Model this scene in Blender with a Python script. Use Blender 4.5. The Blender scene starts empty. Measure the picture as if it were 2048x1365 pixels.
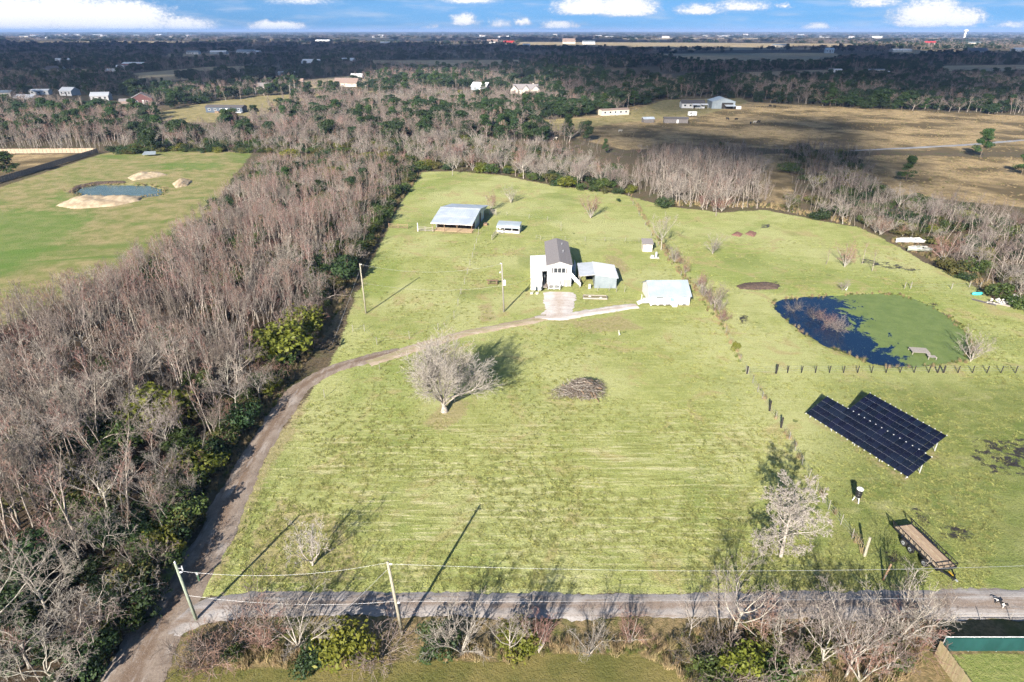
import bpy, math, random
import numpy as np
from mathutils import Vector, Matrix

random.seed(7)
R = math.radians
scene = bpy.context.scene
col = scene.collection

# ------------------------------------------------------------------ camera
CAM_H, FPX, HOR = 46.0, 1260.0, 62.0
PITCH = math.atan((682.5 - HOR) / FPX)
cam_data = bpy.data.cameras.new('camera')
cam_data.sensor_width = 36.0
cam_data.lens = 36.0 * FPX / 2048.0
cam_data.clip_start = 0.5
cam_data.clip_end = 90000.0
cam = bpy.data.objects.new('camera', cam_data)
cam.location = (0, 0, CAM_H)
cam.rotation_euler = (math.pi / 2 - PITCH, 0, 0)
col.objects.link(cam)
scene.camera = cam

# ------------------------------------------------------------------ sun + sky
SUN_AZ, SUN_EL = R(21.5), R(25.5)          # heading the shadows take (right of +Y), height of the sun
sdir = Vector((math.sin(SUN_AZ) * math.cos(SUN_EL), math.cos(SUN_AZ) * math.cos(SUN_EL), -math.sin(SUN_EL)))
sun_data = bpy.data.lights.new('sun', 'SUN')
sun_data.energy = 5.0
sun_data.angle = R(0.5)
sun_data.color = (1.0, 0.93, 0.84)
sun = bpy.data.objects.new('sun', sun_data)
sun.rotation_euler = sdir.to_track_quat('-Z', 'Y').to_euler()
sun.location = (-60, -150, 120)
col.objects.link(sun)

scene.view_settings.view_transform = 'Standard'
scene.view_settings.look = 'None'
scene.view_settings.gamma = 1.0
scene.view_settings.use_curve_mapping = False
scene.view_settings.exposure = 1.42
cy = scene.cycles
cy.max_bounces = 3
cy.diffuse_bounces = 1
cy.glossy_bounces = 2
cy.transmission_bounces = 2
cy.transparent_max_bounces = 4
cy.volume_bounces = 0
cy.caustics_reflective = False
cy.caustics_refractive = False
cy.use_denoising = True
cy.denoiser = 'OPENIMAGEDENOISE'
cy.denoising_input_passes = 'RGB_ALBEDO_NORMAL'
cy.denoising_prefilter = 'NONE'
cy.use_adaptive_sampling = True
cy.adaptive_threshold = 0.02
cy.sample_clamp_indirect = 6.0
cy.use_light_tree = False


class NT:
    """thin helper for node trees"""
    def __init__(self, tree):
        self.t = tree
        self.n = tree.nodes
        self.l = tree.links

    def new(self, typ, **kw):
        nd = self.n.new(typ)
        for k, v in kw.items():
            setattr(nd, k, v)
        return nd

    def put(self, sock, val):
        if hasattr(val, 'is_output') or hasattr(val, 'links'):
            self.l.new(val, sock)
        elif val is not None:
            if isinstance(val, (tuple, list)) and len(val) == 3 and sock.type == 'RGBA':
                val = (*val, 1.0)
            sock.default_value = val

    def math(self, op, a, b=None, c=None, clamp=False):
        nd = self.new('ShaderNodeMath', operation=op, use_clamp=clamp)
        self.put(nd.inputs[0], a)
        if b is not None:
            self.put(nd.inputs[1], b)
        if c is not None:
            self.put(nd.inputs[2], c)
        return nd.outputs[0]

    def vmath(self, op, a, b=None):
        nd = self.new('ShaderNodeVectorMath', operation=op)
        self.put(nd.inputs[0], a)
        if b is not None:
            self.put(nd.inputs[1], b)
        return nd.outputs['Value'] if op in ('LENGTH', 'DOT_PRODUCT', 'DISTANCE') else nd.outputs[0]

    def mix(self, f, a, b, mode='MIX'):
        nd = self.new('ShaderNodeMix', data_type='RGBA', blend_type=mode)
        self.put(nd.inputs[0], f)
        self.put(nd.inputs[6], a)
        self.put(nd.inputs[7], b)
        return nd.outputs[2]

    def noise(self, vec, scale, detail=3.0, rough=0.55, dist=0.0, out='Fac', typ=None):
        nd = self.new('ShaderNodeTexNoise')
        if typ:
            nd.noise_dimensions = typ
        if vec is not None:
            self.put(nd.inputs['Vector'], vec)
        nd.inputs['Scale'].default_value = scale
        nd.inputs['Detail'].default_value = detail
        nd.inputs['Roughness'].default_value = rough
        nd.inputs['Distortion'].default_value = dist
        return nd.outputs[out]

    def ramp(self, f, lo, hi, a=0.0, b=1.0, smooth=True):
        nd = self.new('ShaderNodeMapRange', interpolation_type='SMOOTHSTEP' if smooth else 'LINEAR')
        self.put(nd.inputs['Value'], f)
        nd.inputs['From Min'].default_value = lo
        nd.inputs['From Max'].default_value = hi
        nd.inputs['To Min'].default_value = a
        nd.inputs['To Max'].default_value = b
        return nd.outputs[0]

    def scalev(self, vec, s):
        return self.vmath('MULTIPLY', vec, s)

    def attr(self, name):
        nd = self.new('ShaderNodeAttribute')
        nd.attribute_name = name
        return nd.outputs['Fac']


# ------------------------------------------------------------------ world: Nishita sky with cumulus
def build_world():
    w = bpy.data.worlds.new('World')
    scene.world = w
    w.use_nodes = True
    t = NT(w.node_tree)
    t.n.clear()
    out = t.new('ShaderNodeOutputWorld')
    bg = t.new('ShaderNodeBackground')
    geo = t.new('ShaderNodeTexCoord').outputs['Generated']
    d = t.vmath('NORMALIZE', geo)
    sep = t.new('ShaderNodeSeparateXYZ')
    t.l.new(d, sep.inputs[0])
    dx, dy, dz = sep.outputs
    # clear winter air: the sky above the horizon is a deep blue
    lift = t.new('ShaderNodeCombineXYZ')
    t.put(lift.inputs[0], dx)
    t.put(lift.inputs[1], dy)
    t.put(lift.inputs[2], t.math('ADD', t.math('MAXIMUM', dz, 0.0), 0.22))
    sky = t.new('ShaderNodeTexSky', sky_type='NISHITA')
    sky.sun_disc = False
    sky.sun_elevation = SUN_EL
    sky.sun_rotation = math.pi + SUN_AZ
    sky.altitude = 600
    sky.air_density = 1.0
    sky.dust_density = 0.2
    sky.ozone_density = 1.6
    t.l.new(t.vmath('NORMALIZE', lift.outputs[0]), sky.inputs[0])
    hs = t.new('ShaderNodeHueSaturation')
    hs.inputs['Saturation'].default_value = 1.3
    hs.inputs['Value'].default_value = 0.95
    t.l.new(sky.outputs[0], hs.inputs['Color'])
    skyc = hs.outputs[0]
    # clouds seen low over the horizon, (azimuth, elevation) in degrees
    az = t.math('MULTIPLY', t.math('ARCTAN2', dx, dy), 57.2958)
    el = t.math('MULTIPLY', t.math('ARCSINE', dz), 57.2958)
    pv = t.new('ShaderNodeCombineXYZ')
    t.put(pv.inputs[0], az)
    t.put(pv.inputs[1], t.math('MULTIPLY', el, 1.5))
    p0 = pv.outputs[0]
    n1 = t.noise(p0, 1.1, 4.0, 0.65, out='Color')
    wob = t.vmath('MULTIPLY', t.vmath('SUBTRACT', n1, (0.5, 0.5, 0.5)), (2.6, 1.2, 0))
    p = t.vmath('ADD', p0, wob)

    def adeg(px):
        return math.degrees(math.atan((px - 1024) / FPX * math.cos(PITCH)))

    def edeg(py):
        return math.degrees(PITCH + math.atan((py - 682.5) / FPX)) * -1
    #        x0    x1   ytop  ybase strength
    blobs = [(-80, 170, -2, 64, 1.35), (30, 250, -6, 60, 1.25), (140, 352, 4, 63, 1.4), (290, 440, 34, 64, 0.95), (-40, 420, 30, 66, 1.0), (495, 618, 42, 63, 1.3),
             (900, 958, 24, 54, 0.95), (842, 880, 48, 60, 0.55), (975, 1025, 38, 58, 0.6), (1028, 1062, 34, 54, 0.85),
             (1080, 1160, 42, 60, 1.0), (1105, 1240, -8, 32, 1.2), (1190, 1312, -12, 36, 1.15), (1350, 1440, 8, 33, 0.9),
             (1420, 1535, 2, 26, 0.8), (1545, 1575, 8, 22, 0.7), (1600, 1670, 48, 62, 0.95), (1680, 1800, -10, 22, 0.7), (1775, 1930, 2, 58, 1.2),
             (1860, 1965, 18, 58, 1.1), (1980, 2060, 46, 60, 0.7), (880, 1000, -14, 10, 0.8), (540, 680, -16, 14, 0.55),
             (-400, -120, -20, 60, 1.0), (2120, 2400, -20, 55, 1.0)]
    dens = None
    for (x0, x1, y0, y1, s) in blobs:
        ca, cw = (adeg(x0) + adeg(x1)) / 2, abs(adeg(x1) - adeg(x0)) / 2
        e1, e0 = edeg(y0), edeg(y1)
        ce, ch = e0 + (e1 - e0) * 0.40, (e1 - e0) * 0.72
        q = t.vmath('MULTIPLY', t.vmath('SUBTRACT', p, (ca, ce * 1.5, 0)), (1 / (cw * 1.28), 1 / (ch * 1.5), 0))
        ln = t.vmath('LENGTH', q)
        v = t.math('MULTIPLY', t.math('SUBTRACT', 1.0, ln), s * 1.45)
        # flat underside
        v = t.math('MULTIPLY', v, t.ramp(el, e0 - 0.10, e0 + 0.28))
        dens = v if dens is None else t.math('MAXIMUM', dens, v)
    fine = t.noise(p0, 4.5, 4.0, 0.65)
    dens = t.math('ADD', dens, t.math('MULTIPLY', t.math('SUBTRACT', fine, 0.5), 0.75))
    near = t.ramp(dens, -0.06, 0.80)
    # thin veils near the horizon
    veil = t.ramp(t.noise(t.vmath('MULTIPLY', p0, (0.22, 1.1, 0)), 0.9, 3.0, 0.6), 0.44, 0.78, 0.0, 0.55)
    cover = t.math('MAXIMUM', near, t.math('MULTIPLY', veil, t.ramp(dz, 0.09, 0.02)))
    shade = t.ramp(t.math('ADD', t.math('MULTIPLY', dens, 0.8), t.math('MULTIPLY', t.math('SUBTRACT', fine, 0.5), 1.1)), 0.15, 0.95)
    t.put(bg.inputs['Color'], t.mix(cover, skyc, t.mix(shade, (4.4, 5.0, 6.2), (7.6, 7.7, 7.9))))
    bg.inputs['Strength'].default_value = 0.06
    # the same broken cumulus carries on over the rest of the sky
    pl = t.new('ShaderNodeCombineXYZ')
    zz = t.math('MAXIMUM', dz, 0.02)
    t.put(pl.inputs[0], t.math('DIVIDE', dx, zz))
    t.put(pl.inputs[1], t.math('DIVIDE', dy, zz))
    high = t.ramp(t.noise(pl.outputs[0], 0.9, 3.0, 0.55), 0.56, 0.72, 0.0, 0.8)
    high = t.math('MULTIPLY', high, t.ramp(dz, 0.10, 0.20))
    bg2 = t.new('ShaderNodeBackground')
    t.put(bg2.inputs['Color'], t.mix(high, skyc, (6.2, 6.4, 6.8)))
    bg2.inputs['Strength'].default_value = 0.06
    ms = t.new('ShaderNodeMixShader')
    t.put(ms.inputs[0], t.math('GREATER_THAN', dz, 0.095))
    t.l.new(bg.outputs[0], ms.inputs[1])
    t.l.new(bg2.outputs[0], ms.inputs[2])
    t.l.new(ms.outputs[0], out.inputs[0])
    w.cycles.sampling_method = 'MANUAL'
    w.cycles.sample_map_resolution = 512


build_world()


# ------------------------------------------------------------------ layout helpers
def G(x, y, z=0.0):
    """point of the ground plane (or of the level z) that a spot of the site survey falls on"""
    u, v = (x - 1024) / FPX, (682.5 - y) / FPX
    rx, ry, rz = u, math.cos(PITCH) + v * math.sin(PITCH), -math.sin(PITCH) + v * math.cos(PITCH)
    k = (z - CAM_H) / rz
    return Vector((rx * k, ry * k, z))


def GP(poly):
    return np.array([[*G(*p)[:2]] for p in poly])


def hgt(x, y, ytop):
    Y = G(x, y).y
    v = (682.5 - ytop) / FPX
    return CAM_H + Y * (-math.sin(PITCH) + v * math.cos(PITCH)) / (math.cos(PITCH) + v * math.sin(PITCH))


def sdist(poly, X, Y):
    """signed distance, + inside"""
    n = len(poly)
    best = np.full(X.shape, 1e18)
    inside = np.zeros(X.shape, bool)
    for i in range(n):
        ax, ay = poly[i]
        bx, by = poly[(i + 1) % n]
        ex, ey = bx - ax, by - ay
        L2 = ex * ex + ey * ey + 1e-12
        t = np.clip(((X - ax) * ex + (Y - ay) * ey) / L2, 0, 1)
        dd = (X - ax - t * ex) ** 2 + (Y - ay - t * ey) ** 2
        best = np.minimum(best, dd)
        c = ((ay > Y) != (by > Y)) & (X < ex * (Y - ay) / (ey if abs(ey) > 1e-12 else 1e-12) + ax)
        inside ^= c
    return np.sqrt(best) * np.where(inside, 1, -1)


def in_poly(poly, x, y):
    return sdist(poly, np.array([x]), np.array([y]))[0] > 0


class MB:
    def __init__(self):
        self.v = []
        self.f = []

    def add(self, vs, fs):
        o = len(self.v)
        self.v += [tuple(p) for p in vs]
        self.f += [tuple(i + o for i in f) for f in fs]
        return self

    def box(self, c, s, rz=0.0, rx=0.0, ry=0.0):
        M = Matrix.Translation(Vector(c)) @ Matrix.Rotation(rz, 4, 'Z') @ Matrix.Rotation(ry, 4, 'Y') @ Matrix.Rotation(rx, 4, 'X')
        h = [x / 2 for x in s]
        vs = [M @ Vector((a * h[0], b * h[1], e * h[2])) for a in (-1, 1) for b in (-1, 1) for e in (-1, 1)]
        return self.add(vs, [(0, 1, 3, 2), (4, 6, 7, 5), (0, 4, 5, 1), (2, 3, 7, 6), (0, 2, 6, 4), (1, 5, 7, 3)])

    def tube(self, pts, rad, n=8, cap=True):
        pts = [Vector(p) for p in pts]
        if not isinstance(rad, (list, tuple)):
            rad = [rad] * len(pts)
        rings = []
        for i, p in enumerate(pts):
            tg = (pts[min(i + 1, len(pts) - 1)] - pts[max(i - 1, 0)]).normalized()
            a = tg.cross(Vector((0, 0, 1)) if abs(tg.z) < 0.9 else Vector((1, 0, 0))).normalized()
            b = tg.cross(a)
            rings.append([p + (a * math.cos(2 * math.pi * k / n) + b * math.sin(2 * math.pi * k / n)) * rad[i] for k in range(n)])
        vs = [q for r_ in rings for q in r_]
        fs = []
        for i in range(len(pts) - 1):
            for k in range(n):
                fs.append((i * n + k, i * n + (k + 1) % n, (i + 1) * n + (k + 1) % n, (i + 1) * n + k))
        if cap:
            fs.append(tuple(range(n - 1, -1, -1)))
            fs.append(tuple((len(pts) - 1) * n + k for k in range(n)))
        return self.add(vs, fs)

    def bar(self, a, b, w, h=None):
        """square bar from a to b"""
        a, b = Vector(a), Vector(b)
        h = h or w
        tg = (b - a).normalized()
        s = tg.cross(Vector((0, 0, 1)) if abs(tg.z) < 0.95 else Vector((0, 1, 0))).normalized()
        u = s.cross(tg)
        vs = [q + s * (i * w / 2) + u * (j * h / 2) for q in (a, b) for i, j in ((-1, -1), (1, -1), (1, 1), (-1, 1))]
        return self.add(vs, [(0, 3, 2, 1), (4, 5, 6, 7), (0, 1, 5, 4), (1, 2, 6, 5), (2, 3, 7, 6), (3, 0, 4, 7)])

    def prism(self, poly, z0, z1):
        n = len(poly)
        vs = [(p[0], p[1], z0) for p in poly] + [(p[0], p[1], z1) for p in poly]
        fs = [tuple(range(n - 1, -1, -1)), tuple(range(n, 2 * n))] + [(i, (i + 1) % n, n + (i + 1) % n, n + i) for i in range(n)]
        return self.add(vs, fs)

    def slab(self, quad, th):
        """thick sheet under four corner points"""
        q = [Vector(p) for p in quad]
        nrm = (q[1] - q[0]).cross(q[3] - q[0]).normalized()
        if nrm.z < 0:
            nrm = -nrm
        vs = q + [p - nrm * th for p in q]
        n = len(q)
        return self.add(vs, [tuple(range(n)), tuple(range(2 * n - 1, n - 1, -1))] + [(i, n + i, n + (i + 1) % n, (i + 1) % n) for i in range(n)])

    def mesh(self, name):
        m = bpy.data.meshes.new(name)
        m.from_pydata([tuple(p) for p in self.v], [], self.f)
        m.validate()
        return m

    def build(self, name, mat, parent=None, loc=(0, 0, 0), rz=0.0, smooth=False):
        m = self.mesh(name)
        if mat:
            m.materials.append(mat)
        if smooth:
            m.polygons.foreach_set('use_smooth', [True] * len(m.polygons))
        return link(name, m, parent, loc, rz)


def link(name, data, parent=None, loc=(0, 0, 0), rz=0.0):
    o = bpy.data.objects.new(name, data)
    col.objects.link(o)
    o.location = loc
    o.rotation_euler = (0, 0, rz)
    if parent:
        o.parent = parent
    return o


def tag(o, label=None, cat=None, group=None, kind=None):
    if label:
        o['label'] = label
    if cat:
        o['category'] = cat
    if group:
        o['group'] = group
    if kind:
        o['kind'] = kind
    return o


def empty(name, loc, rz=0.0, label=None, cat=None, group=None):
    o = link(name, None, None, loc, rz)
    o.empty_display_size = 0.2
    return tag(o, label, cat, group)


def copy_tree(o, parent=None):
    c = o.copy()
    col.objects.link(c)
    c.parent = parent
    for ch in [x for x in o.children]:
        copy_tree(ch, c)
    return c


# ------------------------------------------------------------------ materials
MATS = {}


def mat(name, c, rough=0.8, c2=None, scale=3.0, metal=0.0, bump=0.0, bscale=30.0, spec=0.3, rnd=0.0, detail=4.0, stretch=None, transl=0.0, lo=0.35, hi=0.68):
    """plain procedural surface: two colours broken up by noise, fine relief"""
    if name in MATS:
        return MATS[name]
    m = bpy.data.materials.new(name)
    m.use_nodes = True
    t = NT(m.node_tree)
    b = t.n['Principled BSDF']
    co = t.new('ShaderNodeTexCoord').outputs['Object']
    if stretch:
        co = t.vmath('MULTIPLY', co, stretch)
    base = (*c, 1.0)
    if c2 is not None:
        f = t.ramp(t.noise(co, scale, detail, 0.6), lo, hi)
        base = t.mix(f, c, c2)
    if rnd:
        oi = t.new('ShaderNodeObjectInfo').outputs['Random']
        hv = t.new('ShaderNodeHueSaturation')
        t.put(hv.inputs['Value'], t.math('MULTIPLY_ADD', oi, rnd * 2, 1.0 - rnd))
        t.put(hv.inputs['Hue'], t.math('MULTIPLY_ADD', t.math('FRACT', t.math('MULTIPLY', oi, 7.31)), 0.03, 0.485))
        t.put(hv.inputs['Color'], base)
        base = hv.outputs[0]
    t.put(b.inputs['Base Color'], base)
    b.inputs['Roughness'].default_value = rough
    b.inputs['Metallic'].default_value = metal
    b.inputs['Specular IOR Level'].default_value = spec
    if bump:
        bp = t.new('ShaderNodeBump')
        bp.inputs['Strength'].default_value = bump
        bp.inputs['Distance'].default_value = 0.05
        t.put(bp.inputs['Height'], t.noise(co, bscale, 4.0, 0.6))
        t.l.new(bp.outputs[0], b.inputs['Normal'])
    if transl:
        tr = t.new('ShaderNodeBsdfTranslucent')
        t.put(tr.inputs[0], base)
        mx = t.new('ShaderNodeMixShader')
        mx.inputs[0].default_value = transl
        t.l.new(b.outputs[0], mx.inputs[1])
        t.l.new(tr.outputs[0], mx.inputs[2])
        t.l.new(mx.outputs[0], t.n['Material Output'].inputs[0])
    MATS[name] = m
    return m


def ribbed(name, c, c2, axis, period, depth=0.6, rough=0.45, metal=0.0, scale=0.5):
    """ribbed sheet metal: relief runs across one axis"""
    m = mat(name, c, rough, c2, scale, metal)
    t = NT(m.node_tree)
    co = t.new('ShaderNodeTexCoord').outputs['Object']
    sp = t.new('ShaderNodeSeparateXYZ')
    t.l.new(co, sp.inputs[0])
    s = t.math('SINE', t.math('MULTIPLY', sp.outputs[axis], 2 * math.pi / period))
    s = t.math('POWER', t.math('MULTIPLY_ADD', s, 0.5, 0.5), 3.0)
    bp = t.new('ShaderNodeBump')
    bp.inputs['Strength'].default_value = depth
    bp.inputs['Distance'].default_value = 0.03
    t.put(bp.inputs['Height'], s)
    t.l.new(bp.outputs[0], t.n['Principled BSDF'].inputs['Normal'])
    return m
# ------------------------------------------------------------------ ground: one sheet to the horizon
LAWN = GP([(300, 1150), (430, 1060), (500, 960), (580, 840), (640, 760), (680, 690), (700, 620), (735, 540), (770, 470), (800, 410), (838, 345),
           (900, 342), (1000, 350), (1100, 370), (1240, 388), (1330, 412), (1440, 425), (1530, 420), (1620, 438), (1720, 455), (1790, 490),
           (1860, 530), (1930, 560), (1965, 585), (2000, 605), (2060, 615), (2400, 760), (2600, 1185), (1500, 1185), (400, 1192), (330, 1175)])
VERGE = GP([(380, 1250), (560, 1232), (2500, 1232), (2700, 1700), (300, 1700), (300, 1365), (330, 1330)])
LOWER = GP([(300, 1365), (360, 1330), (480, 1335), (700, 1332), (880, 1318), (1000, 1322), (1100, 1305), (1270, 1305), (1330, 1335), (1400, 1365), (1600, 1700), (300, 1700)])
GREENYARD = GP([(1890, 1308), (2300, 1308), (2500, 1700), (1950, 1500)])
LEFTF = GP([(-400, 380), (0, 375), (200, 309), (240, 302), (420, 302), (505, 306), (470, 350), (420, 420), (330, 500), (200, 570), (0, 650), (-400, 780)])
LEFTD = GP([(-300, 312), (190, 308), (0, 366), (-300, 400)])
PAST = GP([(1090, 240), (1190, 232), (1260, 215), (1300, 205), (1480, 203), (1600, 210), (1800, 220), (2048, 232), (2500, 250), (2500, 330), (2048, 305), (1760, 300), (1560, 298), (1430, 292), (1250, 300), (1080, 262)])
PAST2 = GP([(1500, 312), (1560, 306), (1700, 318), (1750, 310), (2048, 315), (2400, 330), (2400, 430), (2048, 415), (1900, 400), (1800, 392), (1745, 350), (1580, 345)])
CLEAR = GP([(1060, 240), (1200, 236), (1260, 222), (1330, 200), (1480, 196), (1500, 205), (1400, 232), (1250, 245), (1120, 262), (1000, 262)])
DRIVE_BARE = GP([(470, 1000), (520, 900), (600, 800), (640, 780), (600, 850), (540, 960), (500, 1060), (440, 1170), (420, 1170)])
MOBL = GP([(300, 235), (330, 222), (410, 205), (520, 192), (620, 188), (760, 182), (770, 190), (620, 200), (560, 215), (520, 232), (440, 245), (330, 246)])
FARF = [GP([(1040, 84), (1700, 88), (1730, 98), (1300, 102), (1030, 97)]),
        GP([(1290, 108), (1670, 106), (1690, 118), (1640, 132), (1380, 130)]),
        GP([(1475, 146), (1640, 140), (1820, 146), (1830, 158), (1640, 162), (1500, 154)]),
        GP([(700, 121), (1080, 120), (1060, 128), (900, 142), (760, 136)]),
        GP([(230, 150), (420, 134), (600, 131), (480, 150), (280, 168)]),
        GP([(560, 164), (700, 152), (760, 158), (700, 172), (600, 178)]),
        GP([(1850, 132), (2060, 130), (2060, 148), (1900, 146)]),
        GP([(-60, 142), (180, 138), (190, 150), (-60, 154)]),
        GP([(1000, 160), (1075, 158), (1080, 168), (1010, 170)]),
        GP([(1780, 100), (2060, 104), (2060, 112), (1790, 110)]),
        GP([(300, 108), (560, 106), (560, 112), (320, 114)]), GP([(0, 84), (380, 83), (420, 87), (30, 88)]), GP([(520, 78), (1000, 78), (1000, 81), (500, 82)]), GP([(1200, 76), (2048, 77), (2048, 80), (1250, 79)]),
        GP([(760, 104), (1000, 106), (990, 112), (780, 110)]), GP([(1400, 118), (1560, 117), (1600, 124), (1420, 126)]), GP([(300, 172), (480, 164), (500, 170), (330, 182)])]
MUD = [GP([(1950, 880), (2060, 875), (2070, 950), (1990, 950), (1945, 915)]), GP([(1825, 1020), (1850, 1015), (1868, 1045), (1845, 1050)]),
       GP([(1880, 1045), (1940, 1055), (1955, 1085), (1890, 1075)]), GP([(1763, 1098), (1800, 1100), (1820, 1125), (1780, 1128)]),
       GP([(1472, 632), (1492, 630), (1500, 644), (1478, 648)]), GP([(1480, 568), (1555, 564), (1562, 578), (1500, 582)]),
       GP([(1518, 448), (1540, 447), (1543, 456), (1520, 456)]), GP([(1850, 608), (1880, 602), (1884, 612), (1856, 617)]),
       GP([(1715, 515), (1750, 520), (1800, 530), (1860, 545), (1800, 540), (1720, 528)])]
DIRT = [DRIVE_BARE, GP([(880, 458), (950, 458), (952, 470), (880, 468)]), GP([(1200, 505), (1240, 512), (1268, 540), (1240, 560), (1215, 535)]),
        GP([(1495, 742), (2060, 742), (2060, 748), (1495, 749)]), GP([(1600, 822), (1625, 832), (1820, 955), (1805, 965), (1610, 840)]),
        GP([(1832, 940), (1865, 900), (1885, 905), (1850, 950)]), GP([(1690, 1000), (1725, 985), (1740, 1005), (1715, 1015)]),
        GP([(620, 560), (700, 560), (690, 640), (640, 700)]),
        GP([(840, 850), (890, 790), (950, 800), (930, 840), (880, 870)]), GP([(470, 1170), (500, 1060), (560, 990), (680, 1030), (740, 1120), (720, 1178)]),
        GP([(1500, 742), (1512, 745), (1540, 800), (1600, 905), (1690, 1085), (1675, 1085), (1585, 905), (1525, 805)]),
        GP([(972, 478), (979, 478), (985, 540), (984, 600), (978, 600), (978, 540)]), GP([(988, 478), (994, 478), (1001, 540), (1000, 612), (994, 612), (994, 540)]),
        GP([(950, 612), (985, 600), (1000, 640), (960, 645)]), GP([(1130, 640), (1240, 630), (1300, 660), (1160, 670)]), GP([(1500, 350), (1540, 345), (1560, 400), (1520, 410)])]


def cover(name, rough_, lawn_):
    g = bpy.data.materials.new(name)
    g.use_nodes = True
    t = NT(g.node_tree)
    b = t.n['Principled BSDF']
    b.inputs['Roughness'].default_value = 0.95
    b.inputs['Specular IOR Level'].default_value = 0.1
    P = t.new('ShaderNodeNewGeometry').outputs['Position']
    nb = t.noise(P, 0.035, 3, 0.6)            # 30 m patches
    nm = t.noise(P, 0.22, 3, 0.65)            # 5 m patches
    nf = t.noise(P, 2.2, 4, 0.74)              # half metre tufts
    nt = t.noise(P, 8.0, 2, 0.7)              # blades
    stripes = t.noise(t.vmath('MULTIPLY', P, (0.16, 1.9, 1.0)), 1.0, 3, 0.7, 0.5)   # mower passes run across
    edge = t.math('ADD', t.math('MULTIPLY', t.math('SUBTRACT', nm, 0.5), 0.9), t.math('MULTIPLY', t.math('SUBTRACT', nf, 0.5), 0.9))

    def mask(name, k=1.0, lo=0.42, hi=0.58):
        a = t.attr(name)
        return t.ramp(t.math('ADD', a, t.math('MULTIPLY', edge, k)), lo, hi)
    if rough_:
        # scrub and leaf litter
        c = t.mix(t.ramp(nf, 0.3, 0.7), (0.075, 0.058, 0.036), (0.15, 0.115, 0.072))
        c = t.mix(t.ramp(nm, 0.45, 0.7), c, (0.085, 0.085, 0.035))
        wf = t.mix(t.ramp(nf, 0.3, 0.7), (0.036, 0.027, 0.017), (0.09, 0.065, 0.042))  # leaf litter of the wood, darkened to deepen the shade among the trees
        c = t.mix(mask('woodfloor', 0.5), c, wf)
        # far fields
        ff = t.mix(t.ramp(nb, 0.35, 0.65), (0.32, 0.245, 0.15), (0.42, 0.34, 0.20))
        ff = t.mix(t.ramp(nm, 0.5, 0.75), ff, (0.17, 0.16, 0.075))
        c = t.mix(mask('farf', 0.15), c, ff)
        # dry pasture
        pa = t.mix(t.ramp(nm, 0.3, 0.7), (0.25, 0.182, 0.098), (0.43, 0.32, 0.165))
        pa = t.mix(t.ramp(nb, 0.44, 0.60), pa, (0.12, 0.090, 0.046))
        pa = t.mix(t.ramp(nf, 0.48, 0.70), pa, (0.10, 0.078, 0.042))
        c = t.mix(mask('past', 0.6), c, pa)
        cl = t.mix(t.ramp(nm, 0.35, 0.65), (0.20, 0.175, 0.075), (0.31, 0.255, 0.12))
        c = t.mix(mask('clear', 0.6), c, cl)
        # left field: patches of winter green in straw
        lf = t.mix(t.ramp(nm, 0.35, 0.66), (0.30, 0.245, 0.12), (0.17, 0.185, 0.058))
        lf = t.mix(t.ramp(t.noise(t.vmath('MULTIPLY', P, (0.6, 1.0, 1)), 0.045, 5, 0.68, 0.8), 0.48, 0.66), lf, (0.125, 0.175, 0.042))
        lf = t.mix(t.math('MULTIPLY', mask('leftg', 1.1, 0.40, 0.85), 0.6), lf, (0.10, 0.18, 0.034))
        c = t.mix(mask('leftf', 0.6), c, lf)

    if lawn_:
        # mown lawn
        la = t.mix(t.ramp(nm, 0.28, 0.72), (0.262, 0.290, 0.086), (0.365, 0.380, 0.138))
        la = t.mix(t.math('MULTIPLY', t.ramp(nb, 0.44, 0.60), 0.85), la, (0.42, 0.42, 0.185))
        la = t.mix(t.math('MULTIPLY', t.ramp(t.noise(P, 0.025, 3, 0.6, 1.0), 0.52, 0.66), 0.7), la, (0.205, 0.262, 0.058))
        la = t.mix(t.math('MULTIPLY', t.ramp(t.noise(P, 0.11, 4, 0.65, 1.5), 0.525, 0.66), 0.8), la, (0.37, 0.30, 0.142))
        la = t.mix(t.math('MULTIPLY', t.ramp(t.noise(P, 0.06, 3, 0.6, 0.6), 0.54, 0.68), 0.6), la, (0.175, 0.222, 0.058))
        mow = t.math('MULTIPLY_ADD', t.attr('mow'), 0.6, 0.2)
        la = t.mix(t.math('MULTIPLY', t.ramp(stripes, 0.51, 0.64), mow), la, (0.54, 0.50, 0.275))
        la = t.mix(t.math('MULTIPLY', t.ramp(stripes, 0.47, 0.34), mow), la, (0.19, 0.20, 0.058))
        la = t.mix(t.math('MULTIPLY', t.ramp(t.noise(P, 0.55, 2, 0.5), 0.70, 0.76), 0.8), la, (0.09, 0.12, 0.035))
        la = t.mix(t.math('MULTIPLY', t.ramp(nt, 0.52, 0.38), 0.5), la, (0.135, 0.15, 0.042))
        la = t.mix(t.math('MULTIPLY', t.ramp(nf, 0.56, 0.72), 0.6), la, (0.47, 0.43, 0.24))
        la = t.mix(t.math('MULTIPLY', t.ramp(nf, 0.44, 0.30), 0.4), la, (0.16, 0.175, 0.05))
        ri = t.mix(t.ramp(nm, 0.3, 0.7), (0.11, 0.15, 0.032), (0.22, 0.235, 0.075))
        ri = t.mix(t.math('MULTIPLY', t.ramp(t.noise(t.vmath('MULTIPLY', P, (0.4, 1.0, 1.0)), 0.35, 4, 0.65), 0.55, 0.68), 0.7), ri, (0.36, 0.34, 0.16))
        ri = t.mix(t.math('MULTIPLY', t.ramp(nt, 0.54, 0.38), 0.6), ri, (0.06, 0.075, 0.022))
        la = t.mix(t.math('MULTIPLY', t.attr('rich'), 0.85), la, ri)
        c = t.mix(mask('lawn', 0.8), c, la) if rough_ else la

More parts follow.
